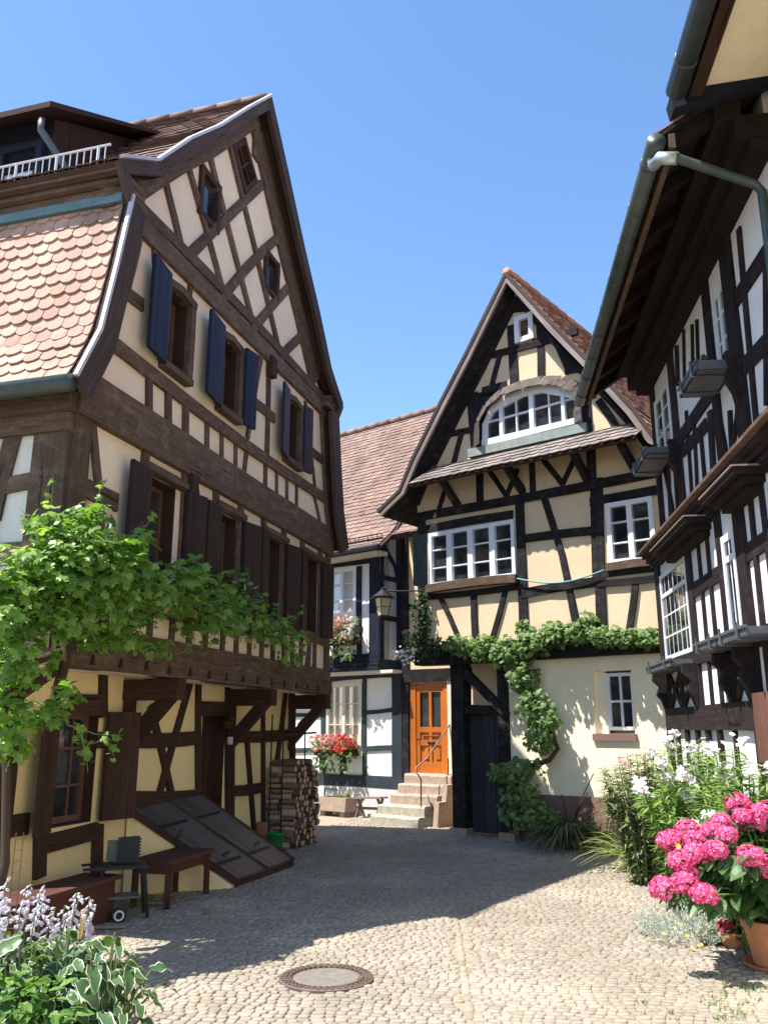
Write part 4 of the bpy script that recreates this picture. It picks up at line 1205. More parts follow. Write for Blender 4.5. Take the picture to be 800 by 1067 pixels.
    b = MB(); b.beam(P, [(W0 + .02, zb - .10), (W1 - .02, zb - .06)], .10, MO - .02, MO + .09, 0); b.build('sill', M['tb_black'], fo)
    b = MB(); b.beam(P, [(W0 - .3, 6.36), (W1 + .12, 6.345)], .15, MO - .02, MO + .10, 0, jit=.01); b.build('lead_flashing', simple('lead_flashing', (.24, .27, .24), .6, .2, .2), root)
    # shingle hood above the arch
    hp = [(q[0] + (q[0] - ctr[0]) * .05, q[1] + (.035 if 0 < i < n - 1 else 0)) for i, q in enumerate(aw)]
    hd = MB()
    hq = [Vector((q[0], q[1])) for q in hp]
    for i in range(len(hq) - 1):
        for k in range(4):
            for j in range(2):
                a = hq[i].lerp(hq[i + 1], k / 4); b2 = hq[i].lerp(hq[i + 1], (k + 1) / 4)
                o_a = .20 - j * .06; o_b = .11 - j * .06
                nrm = Vector((-(b2 - a).y, (b2 - a).x)).normalized()
                s = 1 if nrm.y > 0 else -1
                nrm = nrm * s
                j2 = j * .075 - .05; c0 = a + nrm * j2; c1 = b2 + nrm * j2; d1 = b2 + nrm * (j2 + .13); d0 = a + nrm * (j2 + .13)
                jt = rnd.uniform(-.012, .012)
                pa = [P.pt(c0.x, c0.y + jt, MO + o_a), P.pt(c1.x, c1.y + jt, MO + o_a), P.pt(d1.x, d1.y, MO + o_b), P.pt(d0.x, d0.y, MO + o_b)]
                hd.prism(pa, P.n * -.02)
    hd.build('shingle_hood', tilemat('old_shingles', [(.06, .046, .038), (.10, .078, .065), (.13, .105, .088)]), root)
    # skirt roof across the gable
    zt, zl = 6.27, 5.83
    U0, U1 = -3.30, .82
    sk_ = MB()
    class SP:
        P_ = Prof([(0, zl), (.58, zt)])
    def fs(a, b, h):
        q = SP.P_.pos(b, h); return P.pt(a, q.y, .70 - q.x)
    def amin(b): return U0 - .03 + b * .28
    def amax(b): return U1 + .03 - b * .22
    Ls = SP.P_.L[-1]
    sk_.prism([fs(U0, 0, -.01), fs(U1, 0, -.01), fs(U1 - .15, Ls, -.01), fs(U0 + .19, Ls, -.01)], fs(0, 0, -.05) - fs(0, 0, 0))
    so_ = sk_.build('skirt_roof', M['tb_dark'], root)
    tt = MB(); tiles(tt, fs, U0, U1, Ls, tw=.17, th=.155, rnd_=.55, lift=.035, thick=.018, amin=amin, amax=amax)
    tt.build('skirt_tiling', M['t_weather'], so_)
    # main roof
    EO = P.o + P.u * MU
    mh = [(-h, z) for h, z in MH]
    PR = Prof(mh)
    def fl(sg):
        def f(a, b, h):
            q = PR.pos(b, h); return EO + P.u * (-sg * q.x) + P.n * a + Vector((0, 0, q.y))
        return f
    dk = MB()
    for sg in (-1, 1): sweep(dk, fl(sg), mh, -6.8, .46, .10)
    rf = dk.build('roof', M['tb_black'], root)
    tt = MB()
    for sg in (-1, 1): tiles(tt, fl(sg), -6.8, .46, PR.L[-1] - .03, tw=.19, th=.17, rnd_=.35, lift=.045, thick=.02)
    tt.build('tiling', M['t_red'], rf)
    rt = MB()
    for k in range(20):
        rt.tube([EO + P.n * (.48 - k * .36) + Vector((0, 0, MH[-1][1] + .03)), EO + P.n * (.08 - k * .36) + Vector((0, 0, MH[-1][1] + .045))], [.09, .08], 8)
    rt.build('ridge_tiles', M['t_red'], rf, smooth=True)
    vb = MB(); v2 = MB()
    for sg in (-1, 1):
        nr = [(MU + sg * (h - .06), z - .055) for h, z in MH[:-1]] + [(MU, MH[-1][1] - .10)]
        vb.beam(P, nr, .085, .44, .50, 0, jit=.01)
        nr = [(MU + sg * h, z - .0) for h, z in MH[:-1]] + [(MU, MH[-1][1] - .01)]
        v2.beam(P, nr, .06, .42, .515, 0, jit=.01)
    vb.build('verge_board', M['verge_pale'], root); v2.build('verge_cap', M['verge'], root)
    sf = MB()
    for sg in (-1, 1):
        for (h0, z0), (h1, z1) in zip(MH, MH[1:]):
            sf.add([P.pt(MU + sg * (h0 - .12), z0 - .11, MO), P.pt(MU + sg * max(0, h1 - .12), z1 - .11, MO), P.pt(MU + sg * max(0, h1 - .12), z1 - .11, .45), P.pt(MU + sg * (h0 - .12), z0 - .11, .45)], [(0, 1, 2, 3)])
    sf.build('soffit', M['tb_black'], root)
    return root
MHO = middle_house()
# cable slung across the facade
def cable():
    P = Mp; pts = []
    A = P.uv(539, 603, .2); B = P.uv(630, 594, .2)
    for k in range(13):
        t = k / 12; u = A[0] + (B[0] - A[0]) * t; v = A[1] + (B[1] - A[1]) * t - .13 * math.sin(math.pi * t) - .0
        pts.append(P.pt(u, v, .22))
    m = MB(); m.tube(pts, .012, 6)
    tag(m.build('cable', M['cable_teal'], None, True, pts[0]), 'thin teal cable slung across the black timbers of the middle house', 'cable')
cable()
# ================================================================== SMALL WHITE HOUSE BEHIND
def small_house():
    P = Sp; UO = .3
    root = thing('white_house', 'white house with grey blue timbers and orange door at the end of the yard', 'house', P.pt(-.5, 0, -2))
    def rw(px, off): return rectuv(P, px, off)
    g = rw([(341, 713.6), (377.6, 710), (377.6, 777), (341, 777)], 0)
    up = rw([(342, 594.6), (371.7, 590.4), (371.7, 640), (342, 644)], UO)
    dq = [(1.00, 2.53), (1.90, 2.53), (1.90, .86), (1.00, .86)]
    w = MB()
    wall(w, P, [(-4.5, .0), (.82, .0), (.82, 2.8), (-4.5, 2.8)], [g], 0, .3, .16)
    w.build('lower_wall', M['pl_white'], root)
    w = MB()
    wall(w, P, [(.83, -.05), (3.2, -.05), (3.2, 5.7), (.83, 5.7)], [dq], -.02, .3, .12)
    w.build('porch_wall', M['pl_tan'], root)
    w = MB()
    wall(w, P, [(-4.3, 2.8), (.50, 2.8), (.50, 5.5), (-4.3, 5.5)], [up], UO, .3, .16)
    w.build('upper_wall', M['pl_white'], root)
    Q = Plane((P.pt(.50, 0, UO).x, P.pt(.50, 0, UO).y), -P.n)           # right flank, receding
    w = MB()
    ridge_d = 2.75; zr = 9.25
    wall(w, Q, [(0, 2.8), (.36, 2.8), (5, 2.8), (5, 5.5), (ridge_d + .3, zr - .2), (0, 5.45)], [], 0, .2)
    w.build('flank_wall', M['pl_grey'], root)
    w = MB(); w.box(P.pt(-1.9, 2.7, -5.2), P.u * 2.6, P.n * .1, (0, 0, 2.7)); w.box(P.pt(-4.35, 2.7, -2.5), P.u * .1, P.n * 2.5, (0, 0, 2.7)); w.box(P.pt(-1.9, 2.85, -2.4), P.u * 2.4, P.n * 2.6, (0, 0, .05)); w.build('rear_wall', M['pl_grey'], root)
    b = MB(); b.pprism(P, [(-4.5, -.05), (.82, -.05), (.82, .55), (-4.5, .55)], 0, .03); b.build('plinth', M['pl_grey'], root)
    T = MB()
    def tl(px, wd, pro=.02): T.beam(P, quv(P, px, 0), wd, -.05, pro, .0)
    T.beam(P, [(-4.5, .66), (.84, .66)], .23, -.05, .035, 0)
    T.beam(P, [(.70, .62), (.70, 2.78)], .24, -.05, .03, 0)
    for px, wd in (([(338, 706), (338, 812)], .12), ([(380.3, 702), (380.3, 812)], .10), ([(381, 742.5), (409, 739.5)], .08), ([(379, 780.5), (410, 779)], .10), ([(305, 745), (337, 745)], .08), ([(300, 782), (341, 781)], .10), ([(358, 778), (358, 812)], .16), ([(337, 709), (410, 703)], .10), ([(336, 785), (336, 812)], .14)): tl(px, wd)
    T.build('timber_frame', M['tb_blue'], root)
    T = MB()
    def tu(px, wd, pro=.02): T.beam(P, quv(P, px, UO), wd, UO - .05, UO + pro, 0)
    T.beam(P, [(.37, 2.95), (.37, 5.4)], .26, UO - .05, UO + .03, 0)
    tu([(374.6, 590), (374.6, 682)], .13); tu([(340, 588), (385, 582)], .2)
    tu([(349.5, 655), (349.5, 684)], .12)
    tu([(340, 657), (378, 655)], .08)
    for k in range(4):
        T.beam(P, [(-4.3, 2.85 + k * .085), (.53, 2.85 + k * .085)], .075, UO - .1, UO + .10 - k * .022, 0, jit=.01)
    T.build('upper_timber', M['tb_navy'], root)
    T = MB()
    def tq(pts, wd): T.beam(Q, pts, wd, -.04, .02, .0)
    tq([(.06, 2.9), (.06, 5.4)], .10); tq([(.0, 4.68), (.8, 4.68)], .10); tq([(.0, 3.85), (.8, 3.85)], .10); tq([(0, 2.92), (.8, 2.92)], .2); tq([(.1, 5.35), (.5, 4.95), (.62, 4.5)], .10); tq([(.62, 2.9), (.62, 5.9)], .16)
    T.build('flank_timber', M['tb_navy'], root)
    T = MB(); T.beam(P, [(-4.5, 2.77), (.86, 2.77)], .06, -.05, .36, 0, jit=.01); T.build('jetty_moulding', M['win_cream'], root)
    T = MB()                                                           # porch timbers round the door
    T.beam(P, [(.90, .3), (.90, 5.6)], .15, -.07, .03, 0); T.beam(P, [(.84, 2.68), (3.1, 2.68)], .24, -.07, .05, 0)
    T.beam(P, [(1.0, 4.05), (3.1, 4.08)], .11, -.07, .01, 0); T.beam(P, [(1.25, 5.35), (1.5, 4.05)], .10, -.07, .012, 0); T.beam(P, [(2.0, 2.9), (2.0, 5.6)], .14, -.07, .015, 0)
    T.build('porch_timber', M['tb_black'], root)
    T = MB(); T.beam(P, [(1.95, .86), (1.95, 2.56)], .09, -.06, .02, 0, jit=.01); T.build('door_jamb', M['win_cream'], root)
    f = window(root, P, g, 0, 4, 3, heavy=(1,), fw=.075, bw=.022, hw=.075, mf='win_cream', mp='clear', set_=.03, dep=.09, curtain=True)
    f = window(root, P, up, UO, 2, 3, heavy=(0,), fw=.075, bw=.022, hw=.075, mf='win_white', mp='clear', set_=.03, dep=.09, curtain=True)
    # the orange door: frame, panels, glazing
    d = MB()
    X0, X1, Z0, Z1 = 1.00, 1.90, .86, 2.53
    for a, b_, wd, o in (((X0 + .07, Z0), (X0 + .07, Z1), .14, .0), ((X1 - .05, Z0), (X1 - .05, Z1), .10, .0), ((X0, Z1 - .04), (X1, Z1 - .04), .08, .004), ):
        d.beam(P, [a, b_], wd, -.12, -.01 + o, 0, jit=.01)
    lx0, lx1 = X0 + .15, X1 - .10; mid = (lx0 + lx1) / 2
    d.beam(P, [(mid, Z0 + .01), (mid, 1.62)], lx1 - lx0, -.10, -.055, 0, jit=.0)
    for a, b_, wd, o in (((lx0 + .04, Z0), (lx0 + .04, Z1 - .08), .08, -.03), ((lx1 - .04, Z0), (lx1 - .04, Z1 - .08), .08, -.03), ((mid, Z0), (mid, Z1 - .08), .06, -.032), ((lx0, Z0 + .10), (lx1, Z0 + .10), .20, -.034), ((lx0, 1.42), (lx1, 1.42), .11, -.034), ((lx0, 1.66), (lx1, 1.66), .10, -.034), ((lx0, Z1 - .12), (lx1, Z1 - .12), .09, -.034)):
        d.beam(P, [a, b_], wd, -.09, o, 0, jit=.0)
    for xa in (lx0 + .145, mid + .085):
        d.beam(P, [(xa + .075, Z0 + .26), (xa + .075, 1.33)], .10, -.09, -.04, 0, jit=0)
    d.beam(P, [(mid, 1.54), (mid, 1.56)], .40, -.09, -.03, 0, jit=0)
    do = d.build('door', M['door_orange'], root)
    gl = MB(); gl.pprism(P, [(lx0 + .1, 1.7), (lx1 - .1, 1.7), (lx1 - .1, Z1 - .16), (lx0 + .1, Z1 - .16)], -.075, -.07); gl.build('pane', M['glass'], do)
    h = MB(); h.tube([P.pt(lx0 + .05, 1.48, -.03), P.pt(lx0 + .05, 1.48, .03), P.pt(lx0 + .16, 1.48, .035)], .013, 8)
    h.tube([P.pt(mid - .06, 1.42, -.02), P.pt(mid + .10, 1.42, -.02)], .02, 8)
    h.build('handle', M['iron'], do, smooth=True)
    # roofs
    rd = MB()
    pr = [(0, 5.22), (.5, 5.62), (3.2, zr)]
    Pr = Prof(pr)
    def fr(a, b, h):
        q = Pr.pos(b, h); return P.pt(a, q.y, .72 - q.x)
    sweep(rd, fr, pr, -5, .80, .10)
    pb = [(0, 5.4), (2.9, zr)]; Pb = Prof(pb)
    def fb(a, b, h):
        q = Pb.pos(b, h); return P.pt(a, q.y, -5.38 + q.x)
    sweep(rd, fb, pb, -5, .80, .10)
    ro = rd.build('roof', M['tb_navy'], root)
    tt = MB(); tiles(tt, fr, -5, .80, Pr.L[-1] - .02, tw=.155, th=.135, rnd_=.45, lift=.034, thick=.018)
    # a larger roof continues to the right behind the middle house
    tt.build('tiling', M['t_pink'], ro)
    # upper slab: same roof further right (hidden eaves)
    r2 = MB(); pr2 = [(0, 6.5), (2.2, zr)]; P2 = Prof(pr2)
    def f2(a, b, h):
        q = P2.pos(b, h); return P.pt(a, q.y, -.28 - q.x)
    sweep(r2, f2, pr2, .80, 1.5, .10)
    r2.build('rear_roof', M['tb_navy'], root)
    tt = MB(); tiles(tt, f2, .80, 1.5, P2.L[-1] - .02, tw=.155, th=.135, rnd_=.45, lift=.034, thick=.018); tt.build('rear_tiling', M['t_pink'], root)
    rt = MB()
    for k in range(26): rt.tube([P.pt(1.5 - k * .36, zr + .02, -2.48), P.pt(1.1 - k * .36, zr + .035, -2.48)], [.10, .085], 8)
    rt.build('ridge_tiles', M['t_pink'], root, smooth=True)
    vb = MB(); vb.tube([fr(.83, b, -.03) for b in (0, .3, .62, 1.5, 3, Pr.L[-1])], .04, 6); vb.build('verge_board', M['verge'], root)
    gt = MB(); gt.tube([P.pt(-5, 5.20, .80), P.pt(.82, 5.20, .80)], .06, 10)
    gt.build('gutter', M['metal_grey'], root, smooth=True)
    gt = MB(); gt.beam(P, [(-5, 5.13), (.7, 5.13)], .07, UO, .66, 0, jit=.01); gt.build('eaves_board', M['win_cream'], root)
    sg = MB()
    for k in range(26):
        q = fr(.75 - k * .12, .22, .02); sg.tube([q, q + Vector((0, 0, .14))], .008, 4)
    for h in (.05, .13): sg.tube([fr(.78, .22, .02) + Vector((0, 0, h)), fr(-2.4, .22, .02) + Vector((0, 0, h))], .012, 5)
    sg.build('snow_guard', M['iron'], ro)
    # little pent roof over the porch
    pt = MB()
    pp = [(0, 5.42), (.25, 5.55), (.75, 6.05)]; Pp = Prof(pp)
    def fp(a, b, h):
        q = Pp.pos(b, h); return P.pt(a, q.y, .55 - q.x)
    sweep(pt, fp, pp, .95, 2.3, .09); po = pt.build('pent_roof', M['tb_dark'], root)
    tt = MB(); tiles(tt, fp, .95, 2.3, Pp.L[-1], tw=.16, th=.13, rnd_=.5, lift=.03); tt.build('pent_tiling', M['t_pink'], po)
    return root
SH = small_house()
# ================================================================== RIGHT HOUSE (black timber, white panels)
M['eave'] = timber('eave_timber_dark', (.018, .012, .010), (.034, .024, .02))
def right_house():
    P = Rp; UP = -.03
    root = thing('half_timbered_house', 'black and white half timbered house with long green gutter and window boxes', 'house', P.pt(3, 0, -3))
    def rw(px, off): return rectuv(P, px, off)
    NE = 6.0                                                           # near end of the house
    u1 = rw([(684.5, 420), (699.5, 392), (701.5, 468), (687, 479)], UP)
    u2 = rw([(742, 307), (755, 285), (757.5, 374), (747.5, 390)], UP)
    l1 = rw([(690, 600), (717, 576.6), (722, 683), (695, 688.6)], 0)
    l2 = rw([(756, 560), (769, 547), (774, 655), (762, 666)], 0)
    zt = (u1[0][1] + u2[0][1]) / 2; zb = (u1[2][1] + u2[2][1]) / 2
    u1 = [(u1[0][0], zt), (u1[1][0], zt), (u1[2][0], zb), (u1[3][0], zb)]; u2 = [(u2[0][0], zt), (u2[1][0] + .04, zt), (u2[2][0] + .04, zb), (u2[3][0], zb)]
    zt = (l1[0][1] + l2[0][1]) / 2; zb = (l1[2][1] + l2[2][1]) / 2
    l1 = [(l1[0][0], l1[0][1]), (l1[1][0], l1[0][1]), (l1[1][0], zb), (l1[0][0], zb)]; l2 = [(l2[0][0], l2[0][1]), (l2[1][0], l2[0][1]), (l2[1][0], zb), (l2[0][0], zb)]
    print('right windows', u1, u2, l1, l2)
    w = MB(); wall(w, P, [(.95, 4.0), (NE, 4.0), (NE, 6.75), (.95, 6.75)], [u1, u2], UP, .3, .2); w.build('upper_wall', M['pl_white'], root)
    w = MB(); wall(w, P, [(.62, -.05), (NE, -.05), (NE, 4.05), (.62, 4.05)], [l1, l2], 0, .3, .2); w.build('lower_wall', M['pl_white'], root)
    w = MB(); w.box(P.pt(.80, 3.3, -2.3), P.u * .14, P.n * 2.1, (0, 0, 3.35)); w.box(P.pt(3.3, 3.3, -4.4), P.u * 2.6, P.n * .14, (0, 0, 3.35)); w.box(P.pt(NE - .2, 3.3, -2.3), P.u * .14, P.n * 2.1, (0, 0, 3.35))
    w.prism([P.pt(.70, 6.6, -.2), P.pt(.70, 6.6, -4.4), P.pt(.70, 8.4, -2.4)], P.u * .2)
    w.build('rear_wall', M['pl_tan'], root)
    # upper timbers
    T = MB()
    def tu(px, wd, pro=.02, ext=.02): T.beam(P, quv(P, px, UP), wd, UP - .05, UP + pro, ext)
    T.beam(P, [(u1[0][0] - .14, 4.1), (u1[0][0] - .14, 6.5)], .22, UP - .05, UP + .03, 0)
    T.beam(P, [(u1[1][0] + .16, 4.1), (u1[1][0] + .16, 6.5)], .24, UP - .05, UP + .03, 0)
    T.beam(P, [(u2[0][0] - .14, 4.1), (u2[0][0] - .14, 6.5)], .20, UP - .05, UP + .03, 0)
    T.beam(P, [(u2[1][0] + .18, 4.1), (u2[1][0] + .18, 6.5)], .30, UP - .05, UP + .035, 0)
    T.beam(P, [(u1[0][0] - .2, u1[2][1] - .08), (u2[1][0] + .2, u1[2][1] - .08)], .16, UP - .05, UP + .025, 0)
    tu([(712, 470), (736, 443)], .15); tu([(768, 312), (800, 262)], .16); tu([(768, 391), (802, 354)], .16)
    tu([(771, 240), (779, 330), (789, 440)], .09); tu([(799, 270), (800, 420)], .08)
    for px, wd in (([(713, 345), (714, 395)], .05), ([(722, 340), (723, 392)], .05), ([(727, 335), (728.5, 382)], .05), ([(716, 430), (722, 520)], .055), ([(723.5, 430), (727.5, 512)], .05), ([(731, 450), (736, 507)], .06), ([(741, 430), (745, 496)], .13), ([(750, 428), (760, 482)], .05), ([(770, 430), (764, 476)], .05), ([(762, 430), (764, 470)], .06),
                   ([(706, 362), (707.5, 400)], .08), ([(687, 482), (692, 560)], .06), ([(697, 478), (700, 545)], .06), ([(704, 475), (708, 540)], .06), ([(692, 482), (704, 540)], .05), ([(790, 435), (793, 442)], .06)):
        tu(px, wd)
    T.beam(P, [(.95, 6.38), (NE, 6.38)], .2, UP - .05, UP + .06, 0)
    T.build('upper_timber', M['tb_blackr'], root)
    # lower timbers
    T = MB()
    def tl(px, wd, pro=.022, ext=.0): T.beam(P, quv(P, px, 0), wd, -.05, pro, ext)
    T.beam(P, [(.76, .3), (.76, 4.0)], .24, -.05, .035, 0)
    T.beam(P, [(l1[1][0] + .12, 1.9), (l1[1][0] + .12, 3.9)], .20, -.05, .03, 0)
    T.beam(P, [(l2[0][0] - .11, 2.3), (l2[0][0] - .11, 3.9)], .17, -.05, .03, 0)
    T.beam(P, [(l2[1][0] + .16, 1.0), (l2[1][0] + .16, 3.9)], .26, -.05, .035, 0)
    T.beam(P, [(.7, 3.86), (NE, 3.86)], .22, -.05, .05, 0)
    a, b = l1[1][0] + .2, l2[0][0] - .18
    za = P.uv(740, 604.5, 0)[1]
    T.beam(P, [(a, za), (b, za)], .16, -.05, .022, 0)
    T.beam(P, [(l2[1][0] + .25, za + .02), (NE, za + .02)], .16, -.05, .022, 0)
    for k in (1, 2): T.beam(P, [(a + (b - a) * k / 3, 1.8), (a + (b - a) * k / 3 + .01, 3.8)], .075, -.05, .02, 0)
    for uu in (l2[1][0] + .52, l2[1][0] + .80, l2[1][0] + 1.1): T.beam(P, [(uu, 1.0), (uu + .02, 3.8)], .085, -.05, .02, 0)
    T.beam(P, [(.7, l1[2][1] - .08), (NE, l1[2][1] - .08)], .16, -.05, .028, 0)
    T.beam(P, [(.7, 1.80), (l2[1][0] + .3, 1.80)], .26, -.05, .04, 0)
    for u0, u1_ in ((l1[0][0], (l1[0][0] + l1[1][0]) / 2), ((l1[0][0] + l1[1][0]) / 2, l1[1][0]), (l2[0][0] - .05, l2[1][0] + .05)):
        T.beam(P, [(u0, 1.92), (u1_, 2.36)], .085, -.05, .021, 0); T.beam(P, [(u0, 2.36), (u1_, 1.92)], .085, -.05, .024, 0)
        T.beam(P, [(u0, 1.9), (u0, 2.4)], .085, -.05, .026, 0)
    for uu in (1.2, 1.7, 2.2, 2.65, 3.1, 3.6): T.beam(P, [(uu, .5), (uu, 1.7)], .11, -.05, .02, 0)
    T.build('lower_timber', M['tb_blackr'], root)
    # carved brackets under the window boxes
    for uu in (.78, l1[1][0] + .10, l2[0][0] - .10, l2[1][0] + .16):
        pr = [(0, 2.38), (.15, 2.38), (.16, 2.28), (.08, 2.20), (.12, 2.10), (.06, 2.02), (.03, 1.92), (0, 1.9)]
        H = MB(); H.prism([P.pt(uu - .05, z, .03 + d) for d, z in pr], P.u * .10); H.build('carved_bracket', M['tb_blackr'], root)
    for uu in (u1[1][0] + .16, u2[1][0] + .18):
        pr = [(0, 5.0), (.10, 5.0), (.07, 4.88), (.11, 4.75), (.05, 4.62), (.03, 4.5), (0, 4.45)]
        H = MB(); H.prism([P.pt(uu - .06, z, UP + .03 + d) for d, z in pr], P.u * .12); H.build('carved_bracket', M['tb_blackr'], root)
    # windows
    window(root, P, u1, UP, 2, 3, heavy=(0,), fw=.07, bw=.022, hw=.05, set_=.03, dep=.04)
    window(root, P, u2, UP, 2, 3, heavy=(0,), fw=.07, bw=.022, hw=.05, set_=.0, dep=.04)
    window(root, P, l1, 0, 6, 4, heavy=(), fw=.05, bw=.02, hw=.05, set_=.03, dep=.035, ys=[.26, .50, .74], top_bar=0, mp='glass')
    window(root, P, l2, 0, 2, 4, heavy=(), fw=.07, bw=.03, hw=.06, set_=.03, dep=.035, ys=[.25, .5, .74], top_bar=0)
    # moulded ledge between the storeys with its narrow tiled cover
    lg = MB()
    for z0, z1, o in ((3.78, 3.84, .07), (3.84, 3.90, .11), (3.90, 3.95, .16)):
        lg.box(P.pt((.55 + NE) / 2, (z0 + z1) / 2, o / 2 - .02), P.u * ((NE - .55) / 2), P.n * (o / 2 + .02), (0, 0, (z1 - z0) / 2 - .002))
    lg.build('ledge', M['tb_blackr'], root)
    lg = MB(); lg.prism([P.pt(.48, 3.952, .23), P.pt(.48, 3.985, .23), P.pt(.48, 4.10, UP + .01), P.pt(.48, 3.952, UP + .01)], P.u * (NE - .48)); lg.build('ledge_cover', M['tb_brown'], root)
    # eave: big plates, rafters, boards, gutter
    GO, GZ = .85, 6.24
    E0, E1 = .62, 6.15
    ev = MB()
    ev.box(P.pt((.98 + E1) / 2, 6.30, .12), P.u * ((E1 - .98) / 2), P.n * .14, (0, 0, .11))
    ev.box(P.pt((.98 + E1) / 2, 6.16, .06), P.u * ((E1 - .98) / 2), P.n * .09, (0, 0, .05))
    ev.box(P.pt((1.02 + E1) / 2, 6.46, .30), P.u * ((E1 - 1.02) / 2), P.n * .10, (0, 0, .09))
    for k in range(9):
        u = .75 + k * .66
        ev.bar(P.pt(u, 6.22, .80), P.pt(u, 7.0, -.35), .11, .13)
    ev.build('eave_timber', M['eave'], root)
    rf = MB()
    pr = [(-.02, 6.27), (3.25, 8.55)]; Pr = Prof(pr)
    def fr(a, b, h):
        q = Pr.pos(b, h); return P.pt(a, q.y, GO - q.x)
    sweep(rf, fr, pr, E0, E1, .03)
    pb = [(0, 6.4), (2.2, 8.55)]; Pb = Prof(pb)
    def fb(a, b, h):
        q = Pb.pos(b, h); return P.pt(a, q.y, -4.6 + q.x)
    sweep(rf, fb, pb, E0, E1, .08)
    r_ = rf.build('roof', M['tb_black'], root)
    tt = MB(); tiles(tt, fr, E0, E1, Pr.L[-1], tw=.18, th=.16, rnd_=.5); tt.build('tiling', M['t_red'], r_)
    fb_ = MB(); fb_.beam(P, [(E0, 6.22), (E1, 6.22)], .13, GO - .13, GO - .08, 0, jit=.005); fb_.build('fascia', M['tb_brown'], root)
    g = MB(); g.tube([P.pt(E0 - .05, GZ - .03, GO + .02), P.pt(E1 + .02, GZ - .03, GO + .02)], .075, 14)
    k = E0 + .3
    while k < E1:
        g.tube([P.pt(k, GZ - .03, GO + .02), P.pt(k + .025, GZ - .03, GO + .02)], .08, 14); k += .62
    g.build('gutter', M['gutter'], root, smooth=True)
    # downpipe: elbow from the gutter, sloping back to the wall
    a = P.uv(683, 150, GO + .02)[0]
    p0 = P.pt(a - .12, GZ - .08, GO + .02)
    pe = P.uv(794, 193, .06)
    d = MB(); dpts = [p0, P.pt(a, GZ - .17, GO + .0), P.pt(a + .05, GZ - .22, GO - .12), P.pt(pe[0] - .03, pe[1] + .03, .10), P.pt(pe[0], pe[1] - .06, .07), P.pt(pe[0], 2.0, .07)]
    d.tube(dpts, .038, 10); d.build('downpipe', M['gutter'], root, smooth=True)
    d = MB(); d.tube([p0 + Vector((0, 0, .02)), p0 - Vector((0, 0, .06)), P.pt(a, GZ - .17, GO + .0), P.pt(a + .05, GZ - .22, GO - .12)], .052, 10); d.build('pipe_elbow', M['gutter_lit'], root, smooth=True)  # paler than the pipe: sunlight on the elbow put into its colour
    # short projecting cornices over the two lower windows, their sunlit upper edge painted as a thin pale strip
    for (x0, y0), (x1, y1) in (((676, 582), (711, 551)), ((727, 531), (760, 493))):
        A = P.uv(x0, y0, .30)[0]; B = P.uv(x1, y1, .30)[0]
        m = MB()
        for z0, z1, o in ((3.60, 3.66, .13), (3.66, 3.72, .20), (3.72, 3.778, .27)):
            m.box(P.pt((A + B) / 2, (z0 + z1) / 2, o / 2), P.u * ((B - A) / 2 - (.27 - o)), P.n * (o / 2), (0, 0, (z1 - z0) / 2 - .002))
        cn = m.build('window_cornice', M['eave'], root)
        m = MB(); m.box(P.pt((A + B) / 2, 3.785, .145), P.u * ((B - A) / 2 + .012), P.n * .145, (0, 0, .007)); m.build('lit_edge', M['verge_pale'], cn)
    # big brown board shutter at the near end of the parapet
    a = P.uv(787, 760, .1); b = P.uv(800, 760, .1)
    s = MB()
    for k in range(3): s.beam(P, [(a[0] + .06 + k * .17, 1.42), (a[0] + .06 + k * .17, 1.98)], .16, .06, .10, 0)
    s.build('board_shutter', timber('shutter_red_brown', (.16, .07, .05), (.24, .12, .09)), root)
    return u1, u2, l1, l2
_u1, _u2, _l1, _l2 = right_house()
# metal window boxes: each one hangs from the wall and can be lifted off
def metal_box(name, label, ua, ub, z, o0, o1, hh, plants=True):
    P = Rp
    t = thing(name, label, 'window box', P.pt((ua + ub) / 2, z, o0), 'metal window boxes')
    b = MB()
    th = .012
    b.box(P.pt((ua + ub) / 2, z + .01, (o0 + o1) / 2), P.u * ((ub - ua) / 2), P.n * ((o1 - o0) / 2), (0, 0, .01))
    b.box(P.pt((ua + ub) / 2, z + hh / 2, o1 - .006), P.u * ((ub - ua) / 2), P.n * .006, (0, 0, hh / 2))
    for u in (ua + .006, ub - .006): b.box(P.pt(u, z + hh / 2, (o0 + o1) / 2), P.u * .006, P.n * ((o1 - o0) / 2), (0, 0, hh / 2))
    b.box(P.pt((ua + ub) / 2, z + hh, o1), P.u * ((ub - ua) / 2 + .01), P.n * .014, (0, 0, .012))
    b.build('trough', M['metal_grey'], t)
    for k in (0.2, .8):
        i = MB(); u = ua + (ub - ua) * k
        i.bar(P.pt(u, z - .012, o0 - .02), P.pt(u, z - .012, o1 + .02), .03, .012); i.bar(P.pt(u, z - .01, o1 + .02), P.pt(u, z + hh + .03, o1 + .02), .03, .012)
        i.blob(P.pt(u, z + hh + .04, o1 + .02), .014)
        i.build('holder', M['metal_grey'], t)
    if plants:
        l = MB()
        for _ in range(26):
            u = rnd.uniform(ua + .05, ub - .05); leaf_vine(l, P.pt(u, z + hh + rnd.uniform(-.02, .05), (o0 + o1) / 2 + rnd.uniform(-.08, .08)), Vector((0, 0, 1)) + rdir() * .8, rdir(), rnd.uniform(.04, .07))
        l.build('plants', M['leaf_rose'], t)
metal_box('window_box', 'grey metal window box under the far upper window of the black and white house', _u1[0][0] - .02, _u1[1][0] + .10, _u1[2][1] - .20, .02, .34, .09)
metal_box('window_box', 'grey metal window box under the near upper window, close to the eaves', _u2[0][0] - .10, _u2[1][0] + .16, _u2[2][1] - .20, .02, .34, .09)
metal_box('window_box', 'grey metal trough below the wide many paned white window', _l1[0][0] - .03, _l1[1][0] + .03, _l1[2][1] - .16, .04, .28, .075, False)
